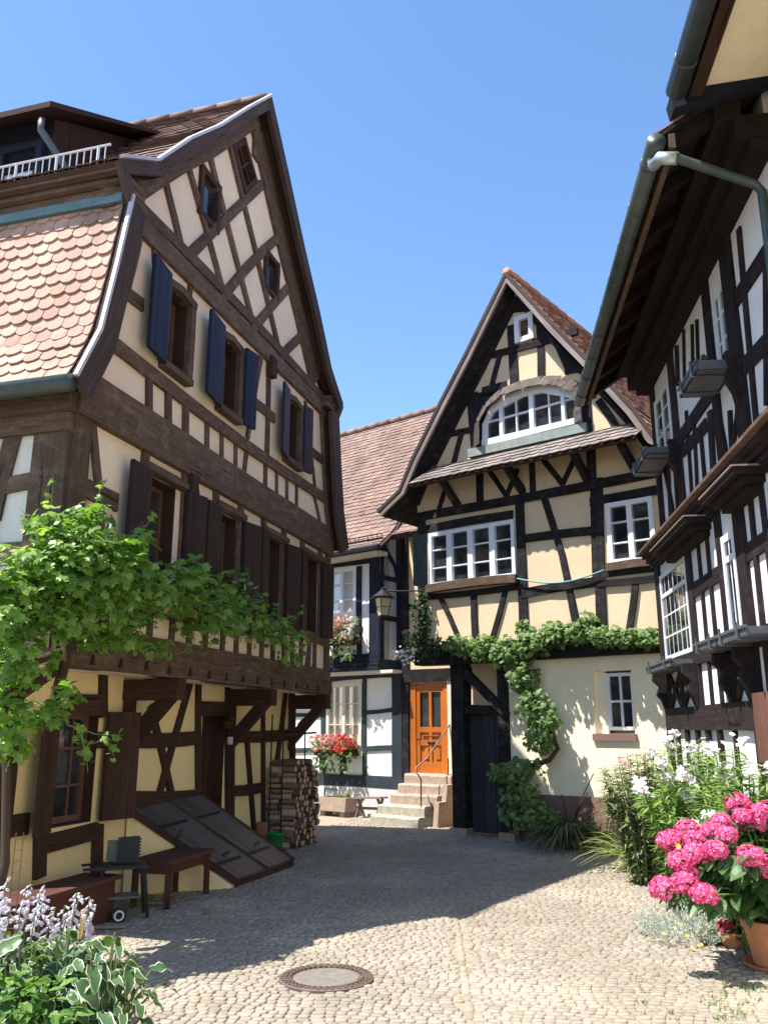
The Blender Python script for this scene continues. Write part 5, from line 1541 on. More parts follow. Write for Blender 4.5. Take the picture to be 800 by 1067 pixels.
metal_box('window_box', 'grey metal trough below the narrow white window beside the brown post', _l2[0][0] - .35, _l2[1][0] + .02, _l2[2][1] - .12, .04, .28, .08, False)
metal_box('window_box', 'grey metal trough nearest the viewer, past the narrow window', _l2[1][0] + .06, _l2[1][0] + .9, _l2[2][1] - .12, .04, .28, .08, False)
# ================================================================== NEAREST HOUSE (only its eave shows)
def near_house():
    P = Rp
    root = thing('cream_house', 'nearest house at the upper edge, only cream soffit and grey gutter showing', 'house', P.pt(8, 0, -2))
    GO = .72; a = P.uv(705, 93, GO); u0 = a[0]; gz = a[1]
    w = MB(); w.box(P.pt(u0 + 2.6, gz / 2 - .1, -2.5), P.u * 2.7, P.n * 2.4, (0, 0, gz / 2 + .05)); w.build('wall', M['pl_cream'], root)
    s = MB(); s.prism([P.pt(u0 - .05, gz + .05, GO - .20), P.pt(u0 - .05, gz + .12, -.2), P.pt(u0 - .05, gz + .16, -.2), P.pt(u0 - .05, gz + .09, GO - .20)], P.u * 5.2); s.build('soffit', M['pl_cream'], root)
    s = MB(); s.beam(P, [(u0 - .05, gz + .06), (u0 + 5.2, gz + .06)], .20, GO - .20, GO - .10, 0, jit=.005); s.build('fascia', M['tb_dark'], root)
    g = MB(); g.tube([P.pt(u0 - .02, gz, GO), P.pt(u0 + 5.2, gz, GO)], .085, 14)
    for k in range(7): g.tube([P.pt(u0 + .3 + k * .7, gz, GO), P.pt(u0 + .325 + k * .7, gz, GO)], .09, 14)
    g.build('gutter', M['gutter'], root, smooth=True)
    r = MB(); r.prism([P.pt(u0 - .1, gz + .10, GO), P.pt(u0 - .1, gz + 2.2, GO - 3.2), P.pt(u0 - .1, gz + .3, GO - 5.2)], P.u * 5.3); r.build('roof', M['t_red'], root)
    f = MB(); f.prism([P.pt(u0 - .22, gz - .12, GO + .02), P.pt(u0 - .22, gz + .0, GO + .04), P.pt(u0 - .22, gz + .30, -.3), P.pt(u0 - .22, gz + .12, -.1)], P.u * .16); f.build('verge_flashing', M['tb_navy'], root)
near_house()
# ================================================================== THINGS IN THE YARD
def cellar_hatch():
    t = thing('cellar_hatch', 'dark weathered double cellar hatch sloping down from the brown house wall', 'cellar hatch', L.pt(-3.3, 0, .3))
    KS = lambda q: CAM + (q - CAM) * KL
    a = KS(L.pt(-4.34, .90, .04)); b = KS(L.pt(-2.90, .94, .04)); c = L.pt(-1.33, .06, .565); d = L.pt(-2.88, .05, .51)
    m = timber('hatch_boards', (.055, .05, .052), (.125, .12, .13), .34)
    n = (b - a).cross(d - a).normalized()
    if n.z < 0: n = -n
    mid = lambda p, q, t_: p.lerp(q, t_)
    for s0, s1 in ((0, .495), (.505, 1)):
        k = MB()
        for j in range(4):
            f0 = s0 + (s1 - s0) * j / 4 + .002; f1 = s0 + (s1 - s0) * (j + 1) / 4 - .002
            p = [mid(a, b, f0), mid(a, b, f1), mid(d, c, f1), mid(d, c, f0)]
            up = n * (.035 + rnd.uniform(-.003, .003))
            k.add([p[3], p[2], p[1], p[0], p[3] + up, p[2] + up, p[1] + up, p[0] + up], [(3, 2, 1, 0), (4, 5, 6, 7), (0, 1, 5, 4), (1, 2, 6, 5), (2, 3, 7, 6), (3, 0, 4, 7)],
                  uvs=[[(0, 0), (0, .1), (1, .1), (1, 0)], [(0, j * .3), (0, j * .3 + .18), (1.6, j * .3 + .18), (1.6, j * .3)]] + [[(0, 0), (1, 0), (1, .05), (0, .05)]] * 4)
        lf = k.build('hatch_door', m, t)
        for f0 in (.25, .78):
            hs_ = MB(); pa = mid(mid(a, b, s0 + .02), mid(d, c, s0 + .02), f0) + n * .041; pb = mid(mid(a, b, s1 - .10), mid(d, c, s1 - .10), f0) + n * .041
            hs_.bar(pa, pb, .035, .008, up=n); hs_.build('strap_hinge', M['iron'], lf)
        h = MB(); q = mid(mid(a, b, (s0 + s1) / 2), mid(d, c, (s0 + s1) / 2), .72) + n * .04
        h.tube([q - L.u * .06, q - L.u * .05 + n * .05, q + L.u * .05 + n * .05, q + L.u * .06], .008, 6); h.build('handle', M['iron'], lf)
    k = MB(); e = MB()
    g0 = Vector((a.x, a.y, -.03)); g1 = Vector((d.x, d.y, -.03)) - L.u * .06
    k.prism([a - n * .02, g0, g1, d - n * .02 + L.u * -.06], L.u * .10)
    k.build('cheek_wall', M['pl_left_low'], t)
    e.bar(a + n * .02, d + n * .02, .06, .07); e.bar(mid(a, b, .5) + n * .03, mid(d, c, .5) + n * .03, .035, .05); e.bar(b + n * .01, c + n * .01, .06, .07); e.bar(d - n * .01, c - n * .01, .05, .09)
    e.build('hatch_frame', M['tb_dark'], t)
cellar_hatch()
def wall_hook():
    a = CAM + (L.pt(-4.34, .90, .04) - CAM) * KL; d = L.pt(-2.88, .05, .51); e = (d - a); nr = Vector((e.y, -e.x, 0)).normalized()
    r_ = ray(184, 874); c = CAM + r_ * ((a - CAM).dot(nr) / r_.dot(nr)); c = CAM + (c - CAM) * .995
    m = MB()
    m.tube([c + Vector((.05, 0, .10)), c + Vector((.02, 0, .03)), c + Vector((-.02, 0, -.01)), c + Vector((-.09, 0, .0)), c + Vector((-.11, 0, .03))], .011, 6)
    m.tube([c + Vector((.0, 0, .02)), c + Vector((-.01, 0, -.06)), c + Vector((.02, 0, -.10))], .010, 6)
    tag(m.build('iron_hook', M['iron'], None, True, c), 'black iron double hook on the pale side of the cellar hatch', 'hook')
wall_hook()
def barbecue():
    c = gnd(122, 958); c.z = 0
    t = thing('barbecue_grill', 'small black barbecue grill with toothed windshield and one white rimmed wheel', 'barbecue', c)
    gz = .46
    b = MB()
    X = Vector((.93, .36, 0)); Y = Vector((-.36, .93, 0)); Z = Vector((0, 0, 1))
    p = lambda x, y, z: c + X * x + Y * y + Z * z
    b.box(p(0, 0, gz), X * .22, Y * .14, Z * .02)
    b.bar(p(-.34, -.15, gz), p(.24, -.15, gz), .04, .02); b.bar(p(-.34, .14, gz), p(.24, .14, gz), .03, .02)
    b.build('fire_tray', M['iron'], t)
    s = MB()
    V = Vector((1, .05, 0)).normalized(); W_ = Vector((-.05, 1, 0)).normalized()
    def q(x, y, z): return c + V * x + W_ * y + Z * (gz + z)
    pts = [q(-.05, -.02, .02)]; n = 8
    for k in range(n): pts += [q(-.05, -.02, .03 + k * .027), q(-.028, -.02, .043 + k * .027), q(-.05, -.02, .056 + k * .027)]
    pts += [q(.16, -.02, .262)]
    for k in range(n): pts += [q(.16, -.02, .246 - k * .027), q(.185, -.02, .232 - k * .027), q(.16, -.02, .219 - k * .027)]
    pts += [q(.16, -.02, .02)]
    s.prism(pts, W_ * .008)
    s.build('windshield', M['iron'], t)
    s = MB(); s.prism([q(-.17, .13, .02), q(-.03, .03, .02), q(-.03, .03, .215), q(-.17, .13, .205)], W_ * .006)
    s.build('back_plate', simple('sheen_steel', (.22, .21, .18), .45, .4, .4, 9), t)  # reflected light is put into the plate's pale colour
    for x, y, lean in ((-.16, -.10, -.03), (-.14, .12, -.02), (.20, -.10, .06), (.20, .12, .05)):
        l = MB(); l.bar(p(x, y, gz), p(x + lean, y * 1.05, .02), .035, .025); l.build('leg', M['iron'], t)
    s = MB(); s.box(p(-.02, 0, .20), X * .20, Y * .12, Z * .008); s.build('lower_shelf', M['metal_grey'], t)
    w = MB(); o = p(.0, -.17, .065)
    n = 20
    w.tube([o - Y * .02, o + Y * .02], .065, n); wh = w.build('wheel', M['iron'], t)
    w = MB(); vs = []
    for k in range(n):
        a = 2 * math.pi * k / n
        d = X * math.cos(a) + Z * math.sin(a)
        vs += [o - Y * .022 + d * .030, o - Y * .022 + d * .046]
    w.add(vs, [(2 * k, 2 * k + 1, (2 * k + 3) % (2 * n), (2 * k + 2) % (2 * n)) for k in range(n)]); w.build('rim', M['white_metal'], wh)
barbecue()
def bench_and_table():
    # long chest bench against the wall
    m_ = L.pt(-5.5, 0, -.1)
    t = thing('chest_bench', 'low reddish wooden chest bench against the house wall behind the barbecue', 'bench', m_)
    k = MB(); k.box(L.pt(-5.45, .17, .0), L.u * .78, L.n * .16, (0, 0, .18)); k.build('chest', M['wood_bench'], t)
    k = MB()
    for j in range(3): k.box(L.pt(-5.45, .37, -.13 + j * .135), L.u * .82, L.n * .064, (0, 0, .018))
    k.build('seat', M['wood_bench'], t)
    # small plank table
    c = L.pt(-3.72, 0, .34)
    t = thing('plank_table', 'low brown plank table between the barbecue and the cellar hatch', 'table', c)
    k = MB()
    for j in range(3): k.box(L.pt(-3.72, .43, .07 + j * .15), L.u * .46, L.n * .07, (0, 0, .02))
    k.build('table_top', M['wood_bench'], t)
    k = MB()
    for o in (.02, .40): k.box(L.pt(-3.72, .365, o), L.u * .42, L.n * .012, (0, 0, .045))
    for u in (-4.14, -3.30): k.box(L.pt(u, .365, .21), L.u * .012, L.n * .17, (0, 0, .045))
    k.build('apron', M['wood_bench'], t)
    for u in (-4.12, -3.32):
        for o in (.03, .39):
            l = MB(); l.bar(L.pt(u, -.01, o), L.pt(u, .41, o), .055, .055); l.build('leg', M['wood_bench'], t)
bench_and_table()
for px, py, w, yaw, lb in ((116, 969, .26, .12, 'loose pale plank lying on the ground in front of the barbecue'), (160, 944, .24, .25, 'loose pale plank lying on the ground under the plank table')):
    c = gnd(px, py); d = Vector((math.cos(yaw), math.sin(yaw), 0)); m = MB()
    m.bar(c - d * w / 2 + Vector((0, 0, .03)), c + d * w / 2 + Vector((0, 0, .03)), .07, .022)
    tag(m.build('plank', timber('plank_wood', (.30, .24, .17), (.40, .33, .25)), None, False, c), lb, 'plank')
# ---- firewood: every log on its own
def firewood():
    mats = [timber('log_bark', (.17, .105, .07), (.28, .18, .13), .9), simple('log_end', (.60, .43, .29), .9, 0, .25, 25, .3)]
    z = .02; row = 0; cnt = 0
    while z < 1.16:
        h = rnd.uniform(.075, .095)
        u = .10 + (.05 if row % 2 else 0) + rnd.uniform(-.03, .03); umax = .92 - .25 * max(0, z - .8)
        while u < umax and cnt < 190:
            w = rnd.uniform(.075, .125)
            o0 = rnd.uniform(-.40, -.37); o1 = .02 + rnd.uniform(-.06, .07) + .03 * math.sin(z * 5)
            k = MB(); n = rnd.choice((3, 4, 5, 6)); off = rnd.random() * 6
            ring = []
            for j in range(n):
                a = off + 2 * math.pi * j / n + rnd.uniform(-.25, .25)
                ring.append((math.cos(a) * w * .56, math.sin(a) * h * .56))
            vs = []
            sk_ = rnd.uniform(-.02, .02); zz = rnd.uniform(-.01, .01)
            for o, dz in ((o0, 0), (o1, zz)):
                for (x, y) in ring: vs.append(L.pt(u + w / 2 + x + (sk_ if o == o1 else 0), z + h / 2 + y + dz, o))
            k.add(vs, [(j, (j + 1) % n, n + (j + 1) % n, n + j) for j in range(n)], 0, [[(0, j * .11), (0, j * .11 + .1), (.5, j * .11 + .1), (.5, j * .11)] for j in range(n)])
            k.add(vs, [tuple(range(n, 2 * n)), tuple(range(n))[::-1]], 1)
            o = k.build('firewood_log', mats, None, False, L.pt(u + w / 2, z, .3))
            tag(o, 'split firewood log in the stack against the brown house', 'log', 'logs of the firewood stack'); cnt += 1
            u += w * .98
        z += h * .93; row += 1
    # loose crossways logs on the near face
    for k in range(30):
        z = .06 + (k // 2) * .074;
        o0 = -.39 + (k % 2) * .20 + rnd.uniform(-.03, .03); Ln = rnd.uniform(.15, .24); u = .03 + rnd.uniform(-.03, .03)
        m = MB(); m.tube([L.pt(u, z, o0), L.pt(u + rnd.uniform(-.01, .01), z + rnd.uniform(-.008, .008), o0 + Ln)], rnd.uniform(.024, .052), 7)
        o = m.build('firewood_log', [simple('log_side_%d' % (k % 3), [(.34, .22, .15), (.46, .34, .25), (.20, .13, .09)][k % 3], .95, 0, .3, 18, .4)], None, False, L.pt(u, z, o0))
        tag(o, 'short pale firewood log laid crossways on the near end of the stack', 'log', 'crossways logs of the firewood stack')
firewood()
def block_bucket_poles():
    c = gnd(272, 887); c.z = 0
    m = MB(); n = 14; pr = [(.115, 0), (.12, .02), (.118, .36), (.10, .385), (.0, .385)]
    m.lathe(c, pr, n)
    tag(m.build('chopping_block', simple('block_wood', (.30, .135, .085), .9, 0, .3, 14, .4), None, True, c), 'upright reddish chopping block beside the firewood stack', 'chopping block')
    c = gnd(287, 890); c.z = 0
    t = thing('green_bucket', 'green plastic bucket standing in front of the firewood stack', 'bucket', c)
    m = MB(); m.lathe(c, [(.088, 0), (.09, .01), (.108, .26), (.115, .265), (.115, .285), (.103, .285), (.092, .03), (0, .03)], 24); m.build('pail', M['green_plastic'], t, smooth=True)
    m = MB(); m.tube([c + Vector((.108 * math.cos(a), .03, .27 + .13 * math.sin(a))) for a in [math.pi * k / 10 for k in range(11)]], .005, 6); m.build('handle', M['iron'], t)
    for px, py0, py1, d, lb in ((283.5, 744, 872, 12.55, 'thin dark iron rod leaning on the firewood stack, nearer the door'), (295.5, 748, 868, 12.6, 'thin dark iron rod leaning on the firewood stack, nearer the alley'), (317.5, 750, 850, 13.9, 'thin dark hooked rod standing in front of the white house, past the firewood')):
        top = atd(px + .5, py0, d); bot = Vector((atd(px, py1, d).x, d, .0))
        if px < 300: bot = Vector((top.x, top.y - .04, 0))
        m = MB(); pts = [bot, bot.lerp(top, .5), top]
        if px == 317.5: pts = [bot, top - Vector((0, 0, .1)), top + Vector((-.04, 0, .02)), top + Vector((-.12, 0, -.08))]
        m.tube(pts, .012, 6)
        tag(m.build('iron_rod', M['iron'], None, True, bot), lb, 'rod')
    # long handled pole resting across the brackets
    m = MB(); a = L.pt(.05, 1.58, -.30); b = L.pt(1.2, 1.62, -.1); m.tube([a, b], .016, 7)
    tag(m.build('wooden_pole', M['wood_bench'], None, True, a), 'pale wooden pole lying across above the firewood stack', 'pole')
    # hanging pot and skull-like ornament by the door
    c = CAM + (L.pt(L.uv(237, 752, .12)[0], L.uv(237, 752, .12)[1], .12) - CAM) * KL
    t = thing('hanging_pot', 'small dark hanging pot with trailing leaves beside the brown door', 'hanging pot', c)
    m = MB(); m.lathe(c - Vector((0, 0, .1)), [(.04, 0), (.07, .02), (.085, .10), (.09, .11)], 14); m.build('pot', M['tb_dark'], t, smooth=True)
    m = MB(); m.tube([c + Vector((0, 0, .30)), c + Vector((.0, 0, .0))], .006, 5); m.build('hanger', M['iron'], t)
    m = MB()
    for _ in range(34):
        p, d = in_blob(c + Vector((0, 0, .06)), (.10, .10, .13)); leaf_vine(m, p, Vector((0, 0, 1)) + rdir(), rdir(), rnd.uniform(.03, .05))
    m.build('leaves', M['leaf_rose'], t)
    c = CAM + (L.pt(L.uv(239, 771, .06)[0], L.uv(239, 771, .06)[1], .07) - CAM) * KL
    m = MB(); m.lathe(c - Vector((0, 0, .06)), [(.03, 0), (.04, .01), (.042, .09), (.035, .10)], 12)
    tag(m.build('white_cup', M['fl_white'], None, True, c), 'small white cup hanging on the wall below the hanging pot', 'cup')
block_bucket_poles()
# ---- in front of the white house
def steps():
    P = Sp; t = thing('stone_steps', 'worn sandstone steps rising to the orange door', 'steps', P.pt(1.4, 0, .5))
    data = [(.86, 1.95, 1.02, .0, .17, 'g'), (.88, 1.93, .82, .17, .34, 'g'), (1.0, 2.05, .60, .34, .52, 'r'), (1.02, 2.1, .40, .52, .69, 'r'), (1.04, 2.1, .22, .69, .855, 'r')]
    for a, b, o, z0, z1, k in data:
        m = MB(); n = 7; vs = []
        for j in range(n + 1):
            u = a + (b - a) * j / n
            vs.append((u, o + rnd.uniform(-.012, .012), z1 + rnd.uniform(-.01, .006)))
        V = []
        for u, oo, zz in vs: V += [P.pt(u, z0 - .02, oo + .012), P.pt(u, zz - .03, oo + .01), P.pt(u, zz, oo - .02), P.pt(u, zz, -.02), P.pt(u, z0 - .02, -.02)]
        F = []
        for j in range(n):
            for q in range(5): F.append((j * 5 + q, j * 5 + 5 + q, j * 5 + 5 + (q + 1) % 5, j * 5 + (q + 1) % 5))
        F += [(4, 3, 2, 1, 0), tuple(n * 5 + q for q in range(5))]
        m.add(V, F); m.build('step', M['stone_grey' if k == 'g' else 'stone_red'], t)
    m = MB(); m.prism([P.pt(2.07, -.02, .78), P.pt(2.07, .42, .72), P.pt(2.07, .42, .50), P.pt(2.07, .70, .45), P.pt(2.07, .70, 0), P.pt(2.07, -.02, 0)], P.u * .10); m.build('side_wall', M['stone_red'], t)
    r = thing('handrail', 'thin bent iron handrail beside the sandstone steps', 'handrail', P.pt(1.85, 0, .85))
    m = MB(); m.tube([P.pt(1.84, -.02, .80), P.pt(1.84, .80, .80), P.pt(1.83, .86, .84), P.pt(1.76, .92, .84), P.pt(1.72, 1.0, .78), P.pt(1.84, 1.15, .62), P.pt(1.95, 1.75, .02)], .014, 7); m.build('rail', simple('rail_iron', (.22, .13, .10), .6, .3, .2), r, smooth=True)
    m = MB(); m.tube([P.pt(1.97, .80, .12), P.pt(1.97, 1.15, .12)], .011, 6); m.build('baluster', M['iron'], r)
    for k in range(9):
        c = gnd(rnd.uniform(452, 470), rnd.uniform(852, 858)); m = MB(); m.blob(c + Vector((0, 0, .05)), rnd.uniform(.05, .09), 0, (1.2, .9, .7), .2)
        tag(m.build('field_stone', M['stone_grey'], None, False, c), 'pale field stone heaped at the foot of the sandstone steps', 'stone', 'stones at the foot of the steps')
steps()
def trough_bench():
    P = Sp
    t = thing('stone_trough', 'rough sandstone planting trough with succulents below the white wall', 'trough', P.pt(-.62, 0, .25))
    m = MB(); a = -1.00; b = -.26
    m.prism([P.pt(a, .10, .10), P.pt(b, .10, .10), P.pt(b + .03, .36, .10), P.pt(a - .03, .36, .10)], P.n * .04)
    m.prism([P.pt(a, .10, .40), P.pt(b, .10, .40), P.pt(b + .03, .36, .40), P.pt(a - .03, .36, .40)], P.n * .05)
    for u, s in ((a - .01, 1), (b - .04, 1)): m.prism([P.pt(u, .10, .14), P.pt(u, .10, .40), P.pt(u, .36, .40), P.pt(u, .36, .14)], P.u * .05)
    m.box(P.pt((a + b) / 2, .14, .27), P.u * .36, P.n * .13, (0, 0, .05))
    for u in (-.9, -.38): m.box(P.pt(u, .05, .27), P.u * .06, P.n * .12, (0, 0, .06))
    m.build('basin', M['stone_red'], t)
    m = MB(); m.box(P.pt((a + b) / 2, .31, .27), P.u * .34, P.n * .12, (0, 0, .01)); m.build('soil', M['soil'], t)
    m = MB()
    for cu, r in ((-.36, .09), (-.52, .06), (-.66, .05)):
        for k in range(26): leaf_lance(m, P.pt(cu, .32, .27), rdir(), Vector((rnd.gauss(0, .6), rnd.gauss(0, .6), 1)), r * rnd.uniform(1.2, 2.2), r * .5, 0, .3)
    m.build('succulents', M['leaf_lily'], t)
    m = MB(); m.tube([P.pt(-1.02, .36, .2), P.pt(-1.02, .50, .2), P.pt(-.72, .49, .2)], .018, 6); m.build('iron_bow', M['iron'], t)
    # trestle bench, X legs
    t = thing('trestle_bench', 'small weathered wooden trestle bench with crossed legs beside the stone trough', 'bench', P.pt(.2, 0, .35))
    m = MB()
    for o in (.22, .36): m.bar(P.pt(-.12, .37, o), P.pt(.60, .40, o), .10, .03)
    m.build('seat', simple('old_wood', (.20, .15, .13), .9, 0, .3, 15, .3), t)
    ow = simple('old_wood_legs', (.15, .11, .10), .9, 0, .3, 15, .3)
    for u in (.0, .5):
        for d in (-1, 1):
            m = MB(); m.bar(P.pt(u - d * .10, .0, .29 - d * .0 + .02 * d), P.pt(u + d * .08, .38, .29 + .02 * d), .05, .035); m.build('leg', ow, t)
    m = MB(); m.bar(P.pt(-.05, .18, .30), P.pt(.56, .20, .30), .03, .05); m.build('stretcher', ow, t)
trough_bench()
def lantern():
    c = atd(399, 632, 14.9)
    t = thing('wall_lantern', 'old black lantern with yellowish glass hanging from a long iron arm', 'lantern', c)
    m = MB(); s = .155
    top, bot = .15, -.17
    for k in range(4):
        a = math.pi / 4 + k * math.pi / 2 + .5; a2 = a + math.pi / 2
        d = Vector((math.cos(a), math.sin(a), 0)); d2 = Vector((math.cos(a2), math.sin(a2), 0))
        m.bar(c + d * s + Vector((0, 0, top)), c + d * s * .62 + Vector((0, 0, bot)), .016, .016)
        m.bar(c + d * s + Vector((0, 0, top)), c + d2 * s + Vector((0, 0, top)), .018, .018); m.bar(c + d * s * .62 + Vector((0, 0, bot)), c + d2 * s * .62 + Vector((0, 0, bot)), .02, .02)
        m.bar(c + d * s * .82 + Vector((0, 0, -.01)), c + d2 * s * .82 + Vector((0, 0, -.01)), .01, .01)
    m.build('cage', M['iron'], t)
    m = MB(); vs = []
    for z, r in ((top, s * .97), (bot, s * .60)):
        for k in range(4):
            a = math.pi / 4 + k * math.pi / 2 + .5; vs.append(c + Vector((math.cos(a) * r, math.sin(a) * r, z)))
    m.add(vs, [(k, (k + 1) % 4, 4 + (k + 1) % 4, 4 + k) for k in range(4)]); m.build('glass', simple('lantern_glass', (.50, .42, .24), .25, 0, .1, 6, 0), t)
    m = MB(); m.lathe(c, [(.20, top), (.21, top + .015), (.10, top + .10), (.05, top + .14), (.05, top + .17), (.0, top + .20)], 4 * 4); m.build('hood', M['iron'], t)
    m = MB(); e = Mp.pt(-3.45, c.z + .27, .14); h = c + Vector((0, 0, .27)); m.tube([h - (e - h).normalized() * .05, e], .014, 6); m.tube([c + Vector((0, 0, .19)), h], .010, 5)
    m.build('arm', M['iron'], t)
lantern()
def flowerbox(label, P, u0, u1, z, o, mats, n, blob, hang):
    t = thing('flower_box', label, 'flower box', P.pt((u0 + u1) / 2, z, o))
    m = MB(); m.box(P.pt((u0 + u1) / 2, z + .07, o + .10), P.u * ((u1 - u0) / 2), P.n * .09, (0, 0, .07)); m.build('box', M['tb_dark'], t)
    l = MB(); f = [MB() for _ in mats]
    for _ in range(n):
        u = rnd.uniform(u0 - .06, u1 + .06); q = P.pt(u, z + .16 + rnd.uniform(-.18, blob), o + .12 + rnd.uniform(-.12, .2))
        leaf_vine(l, q, Vector((0, 0, .6)) + P.n * .6 + rdir() * .8, rdir(), rnd.uniform(.05, .085))
    for _ in range(hang):
        u = rnd.uniform(u0, u1); q = P.pt(u, z - rnd.uniform(.0, .30), o + .20 + rnd.uniform(-.03, .04)); leaf_vine(l, q, P.n + rdir() * .5, Vector((0, 0, -1)), rnd.uniform(.05, .08))
    l.build('leaves', M['leaf_vine2'], t)
    for _ in range(int(n * .55)):
        s = rnd.random(); u = u0 - .05 + (u1 - u0 + .1) * s
        k = min(len(mats) - 1, max(0, int(s * len(mats) + rnd.gauss(0, .55))))
        c = P.pt(u, z + .18 + rnd.uniform(-.10, blob + .03), o + .18 + rnd.uniform(-.10, .16))
        petalball(f[k], c, rnd.uniform(.025, .042), 7, .028)
    for k, mt in enumerate(mats): f[k].build('blossoms', M[mt], t)
a = Sp.uv(341, 672, .5); b = Sp.uv(371, 672, .5)
flowerbox('flower box full of salmon and white flowers under the upper window of the white house', Sp, a[0], b[0], a[1] - .02, .36, ['fl_red', 'fl_salmon', 'fl_salmon', 'fl_white'], 260, .36, 50)
a = Sp.uv(330, 786, .15); b = Sp.uv(370, 786, .15)
flowerbox('flower box of pink and red geraniums under the lower window of the white house', Sp, a[0], b[0], a[1] - .02, .04, ['fl_salmon', 'fl_pink', 'fl_red', 'fl_red'], 260, .20, 70)
# ================================================================== PLANTS
def vine_left():
    base = Vector((-2.62, 5.95, 0))
    t = thing('grapevine', 'big sprawling grapevine with a gnarled trunk climbing along the front of the brown house', 'vine', base)
    k = MB()
    tr = [base, atd(6, 900, 5.95), atd(8, 800, 5.95), atd(4, 720, 5.95), atd(12, 690, 6.0), atd(28, 655, 6.1), atd(60, 620, 6.3)]
    k.tube([p + Vector((rnd.uniform(-.02, .02), rnd.uniform(-.02, .02), 0)) for p in tr], [.036, .03, .028, .03, .028, .026, .02], 9)
    br = [atd(52, 760, 6.55), atd(60, 720, 6.6), atd(68, 690, 6.65), atd(70, 660, 6.7), atd(90, 630, 6.8), atd(160, 640, 8.0), atd(240, 655, 9.6), atd(300, 668, 11.4)]
    k.tube(br, [.045, .045, .045, .04, .035, .03, .022, .012], 8)
    k.tube([atd(12, 700, 6.0), atd(35, 690, 6.3), atd(62, 680, 6.6)], [.03, .03, .035], 7)
    k.tube([atd(60, 650, 6.6), atd(55, 600, 6.4), atd(52, 560, 6.3), atd(54, 510, 6.25)], [.02, .014, .01, .004], 6)
    k.tube([atd(90, 640, 6.8), atd(105, 590, 6.8), atd(130, 560, 6.9), atd(155, 540, 7.0)], [.02, .014, .01, .004], 6)
    k.build('trunk', M['bark'], t, smooth=True)
    f = MB()
    def B(px, py, d, rx, ry, rz, w): return (atd(px, py, d), (rx, ry, rz), w)
    blobs = [B(14, 640, 5.9, .22, .40, .30, 7), B(55, 600, 6.1, .30, .35, .28, 10), B(85, 578, 6.3, .32, .35, .28, 10), B(22, 690, 5.9, .20, .30, .22, 4), B(8, 740, 5.8, .16, .26, .20, 2.6), B(30, 610, 6.0, .26, .35, .22, 6),
             B(100, 620, 6.5, .34, .35, .24, 8), B(122, 590, 6.6, .28, .32, .22, 5.5), B(65, 640, 6.2, .30, .35, .18, 5), B(58, 548, 6.2, .20, .26, .16, 2.6), B(95, 540, 6.4, .18, .24, .14, 2), B(140, 565, 6.8, .20, .25, .13, 1.6),
             B(145, 620, 7.2, .34, .45, .26, 7), B(180, 612, 7.8, .34, .5, .28, 7), B(215, 640, 8.6, .38, .55, .32, 7), B(248, 636, 9.4, .38, .55, .30, 6), B(278, 652, 10.3, .32, .5, .30, 4.5), B(300, 670, 11.0, .24, .45, .28, 3), B(203, 596, 8.2, .20, .35, .16, 1.6), B(235, 606, 9.0, .22, .35, .16, 1.4),
             B(40, 742, 6.2, .24, .26, .10, 2.2), B(66, 722, 6.4, .10, .16, .13, .8), B(135, 655, 7.0, .24, .3, .12, 2), B(160, 672, 7.6, .24, .3, .08, 1.0), B(4, 600, 5.8, .16, .3, .24, 2.2), B(10, 775, 5.8, .13, .22, .12, 1.2), B(110, 665, 6.8, .22, .25, .12, 1.8)]
    vine_cloud(f, blobs, 4000, .045, .105, out=(.0, -.30, 0), upw=.8)
    # shoots that stick out
    shoots = [[(52, 560, 6.3), (54, 525, 6.25), (56, 495, 6.2)], [(95, 540, 6.5), (105, 510, 6.5), (112, 498, 6.5)], [(140, 560, 6.9), (155, 545, 6.9), (160, 532, 6.9)], [(45, 560, 6.2), (35, 545, 6.2), (22, 530, 6.2)], [(80, 770, 6.5), (95, 775, 6.6), (112, 770, 6.7), (120, 790, 6.75)],
              [(70, 755, 6.4), (100, 765, 6.5), (128, 766, 6.7)], [(215, 600, 8.6), (205, 585, 8.6), (198, 575, 8.5)], [(262, 615, 9.8), (258, 597, 9.7), (254, 590, 9.7)], [(300, 650, 11), (312, 640, 11.2), (318, 632, 11.3)], [(170, 685, 7.8), (190, 680, 8.1), (200, 673, 8.2)], [(85, 765, 6.5), (90, 788, 6.5), (92, 805, 6.6)]]
    sm = MB()
    for s in shoots:
        pts = [atd(*q) for q in s]; twig(sm, pts, .006, .002)
        for a, b in zip(pts, pts[1:]):
            for j in range(4):
                q = a.lerp(b, rnd.random()) + rdir() * .03; leaf_vine(f, q, Vector((0, -.4, .7)) + rdir() * .6, rdir(), rnd.uniform(.04, .075))
    sm.build('shoots', M['stem'], t)
    f.build('foliage', M['leaf_vine'], t)
    # wooden support bars under the vine
    s = MB(); s.bar(atd(20, 722, 6.0), atd(66, 690, 6.75), .07, .09); s.build('support', M['tb_dark'], t)
    return t
rescale(vine_left(), 1.07)
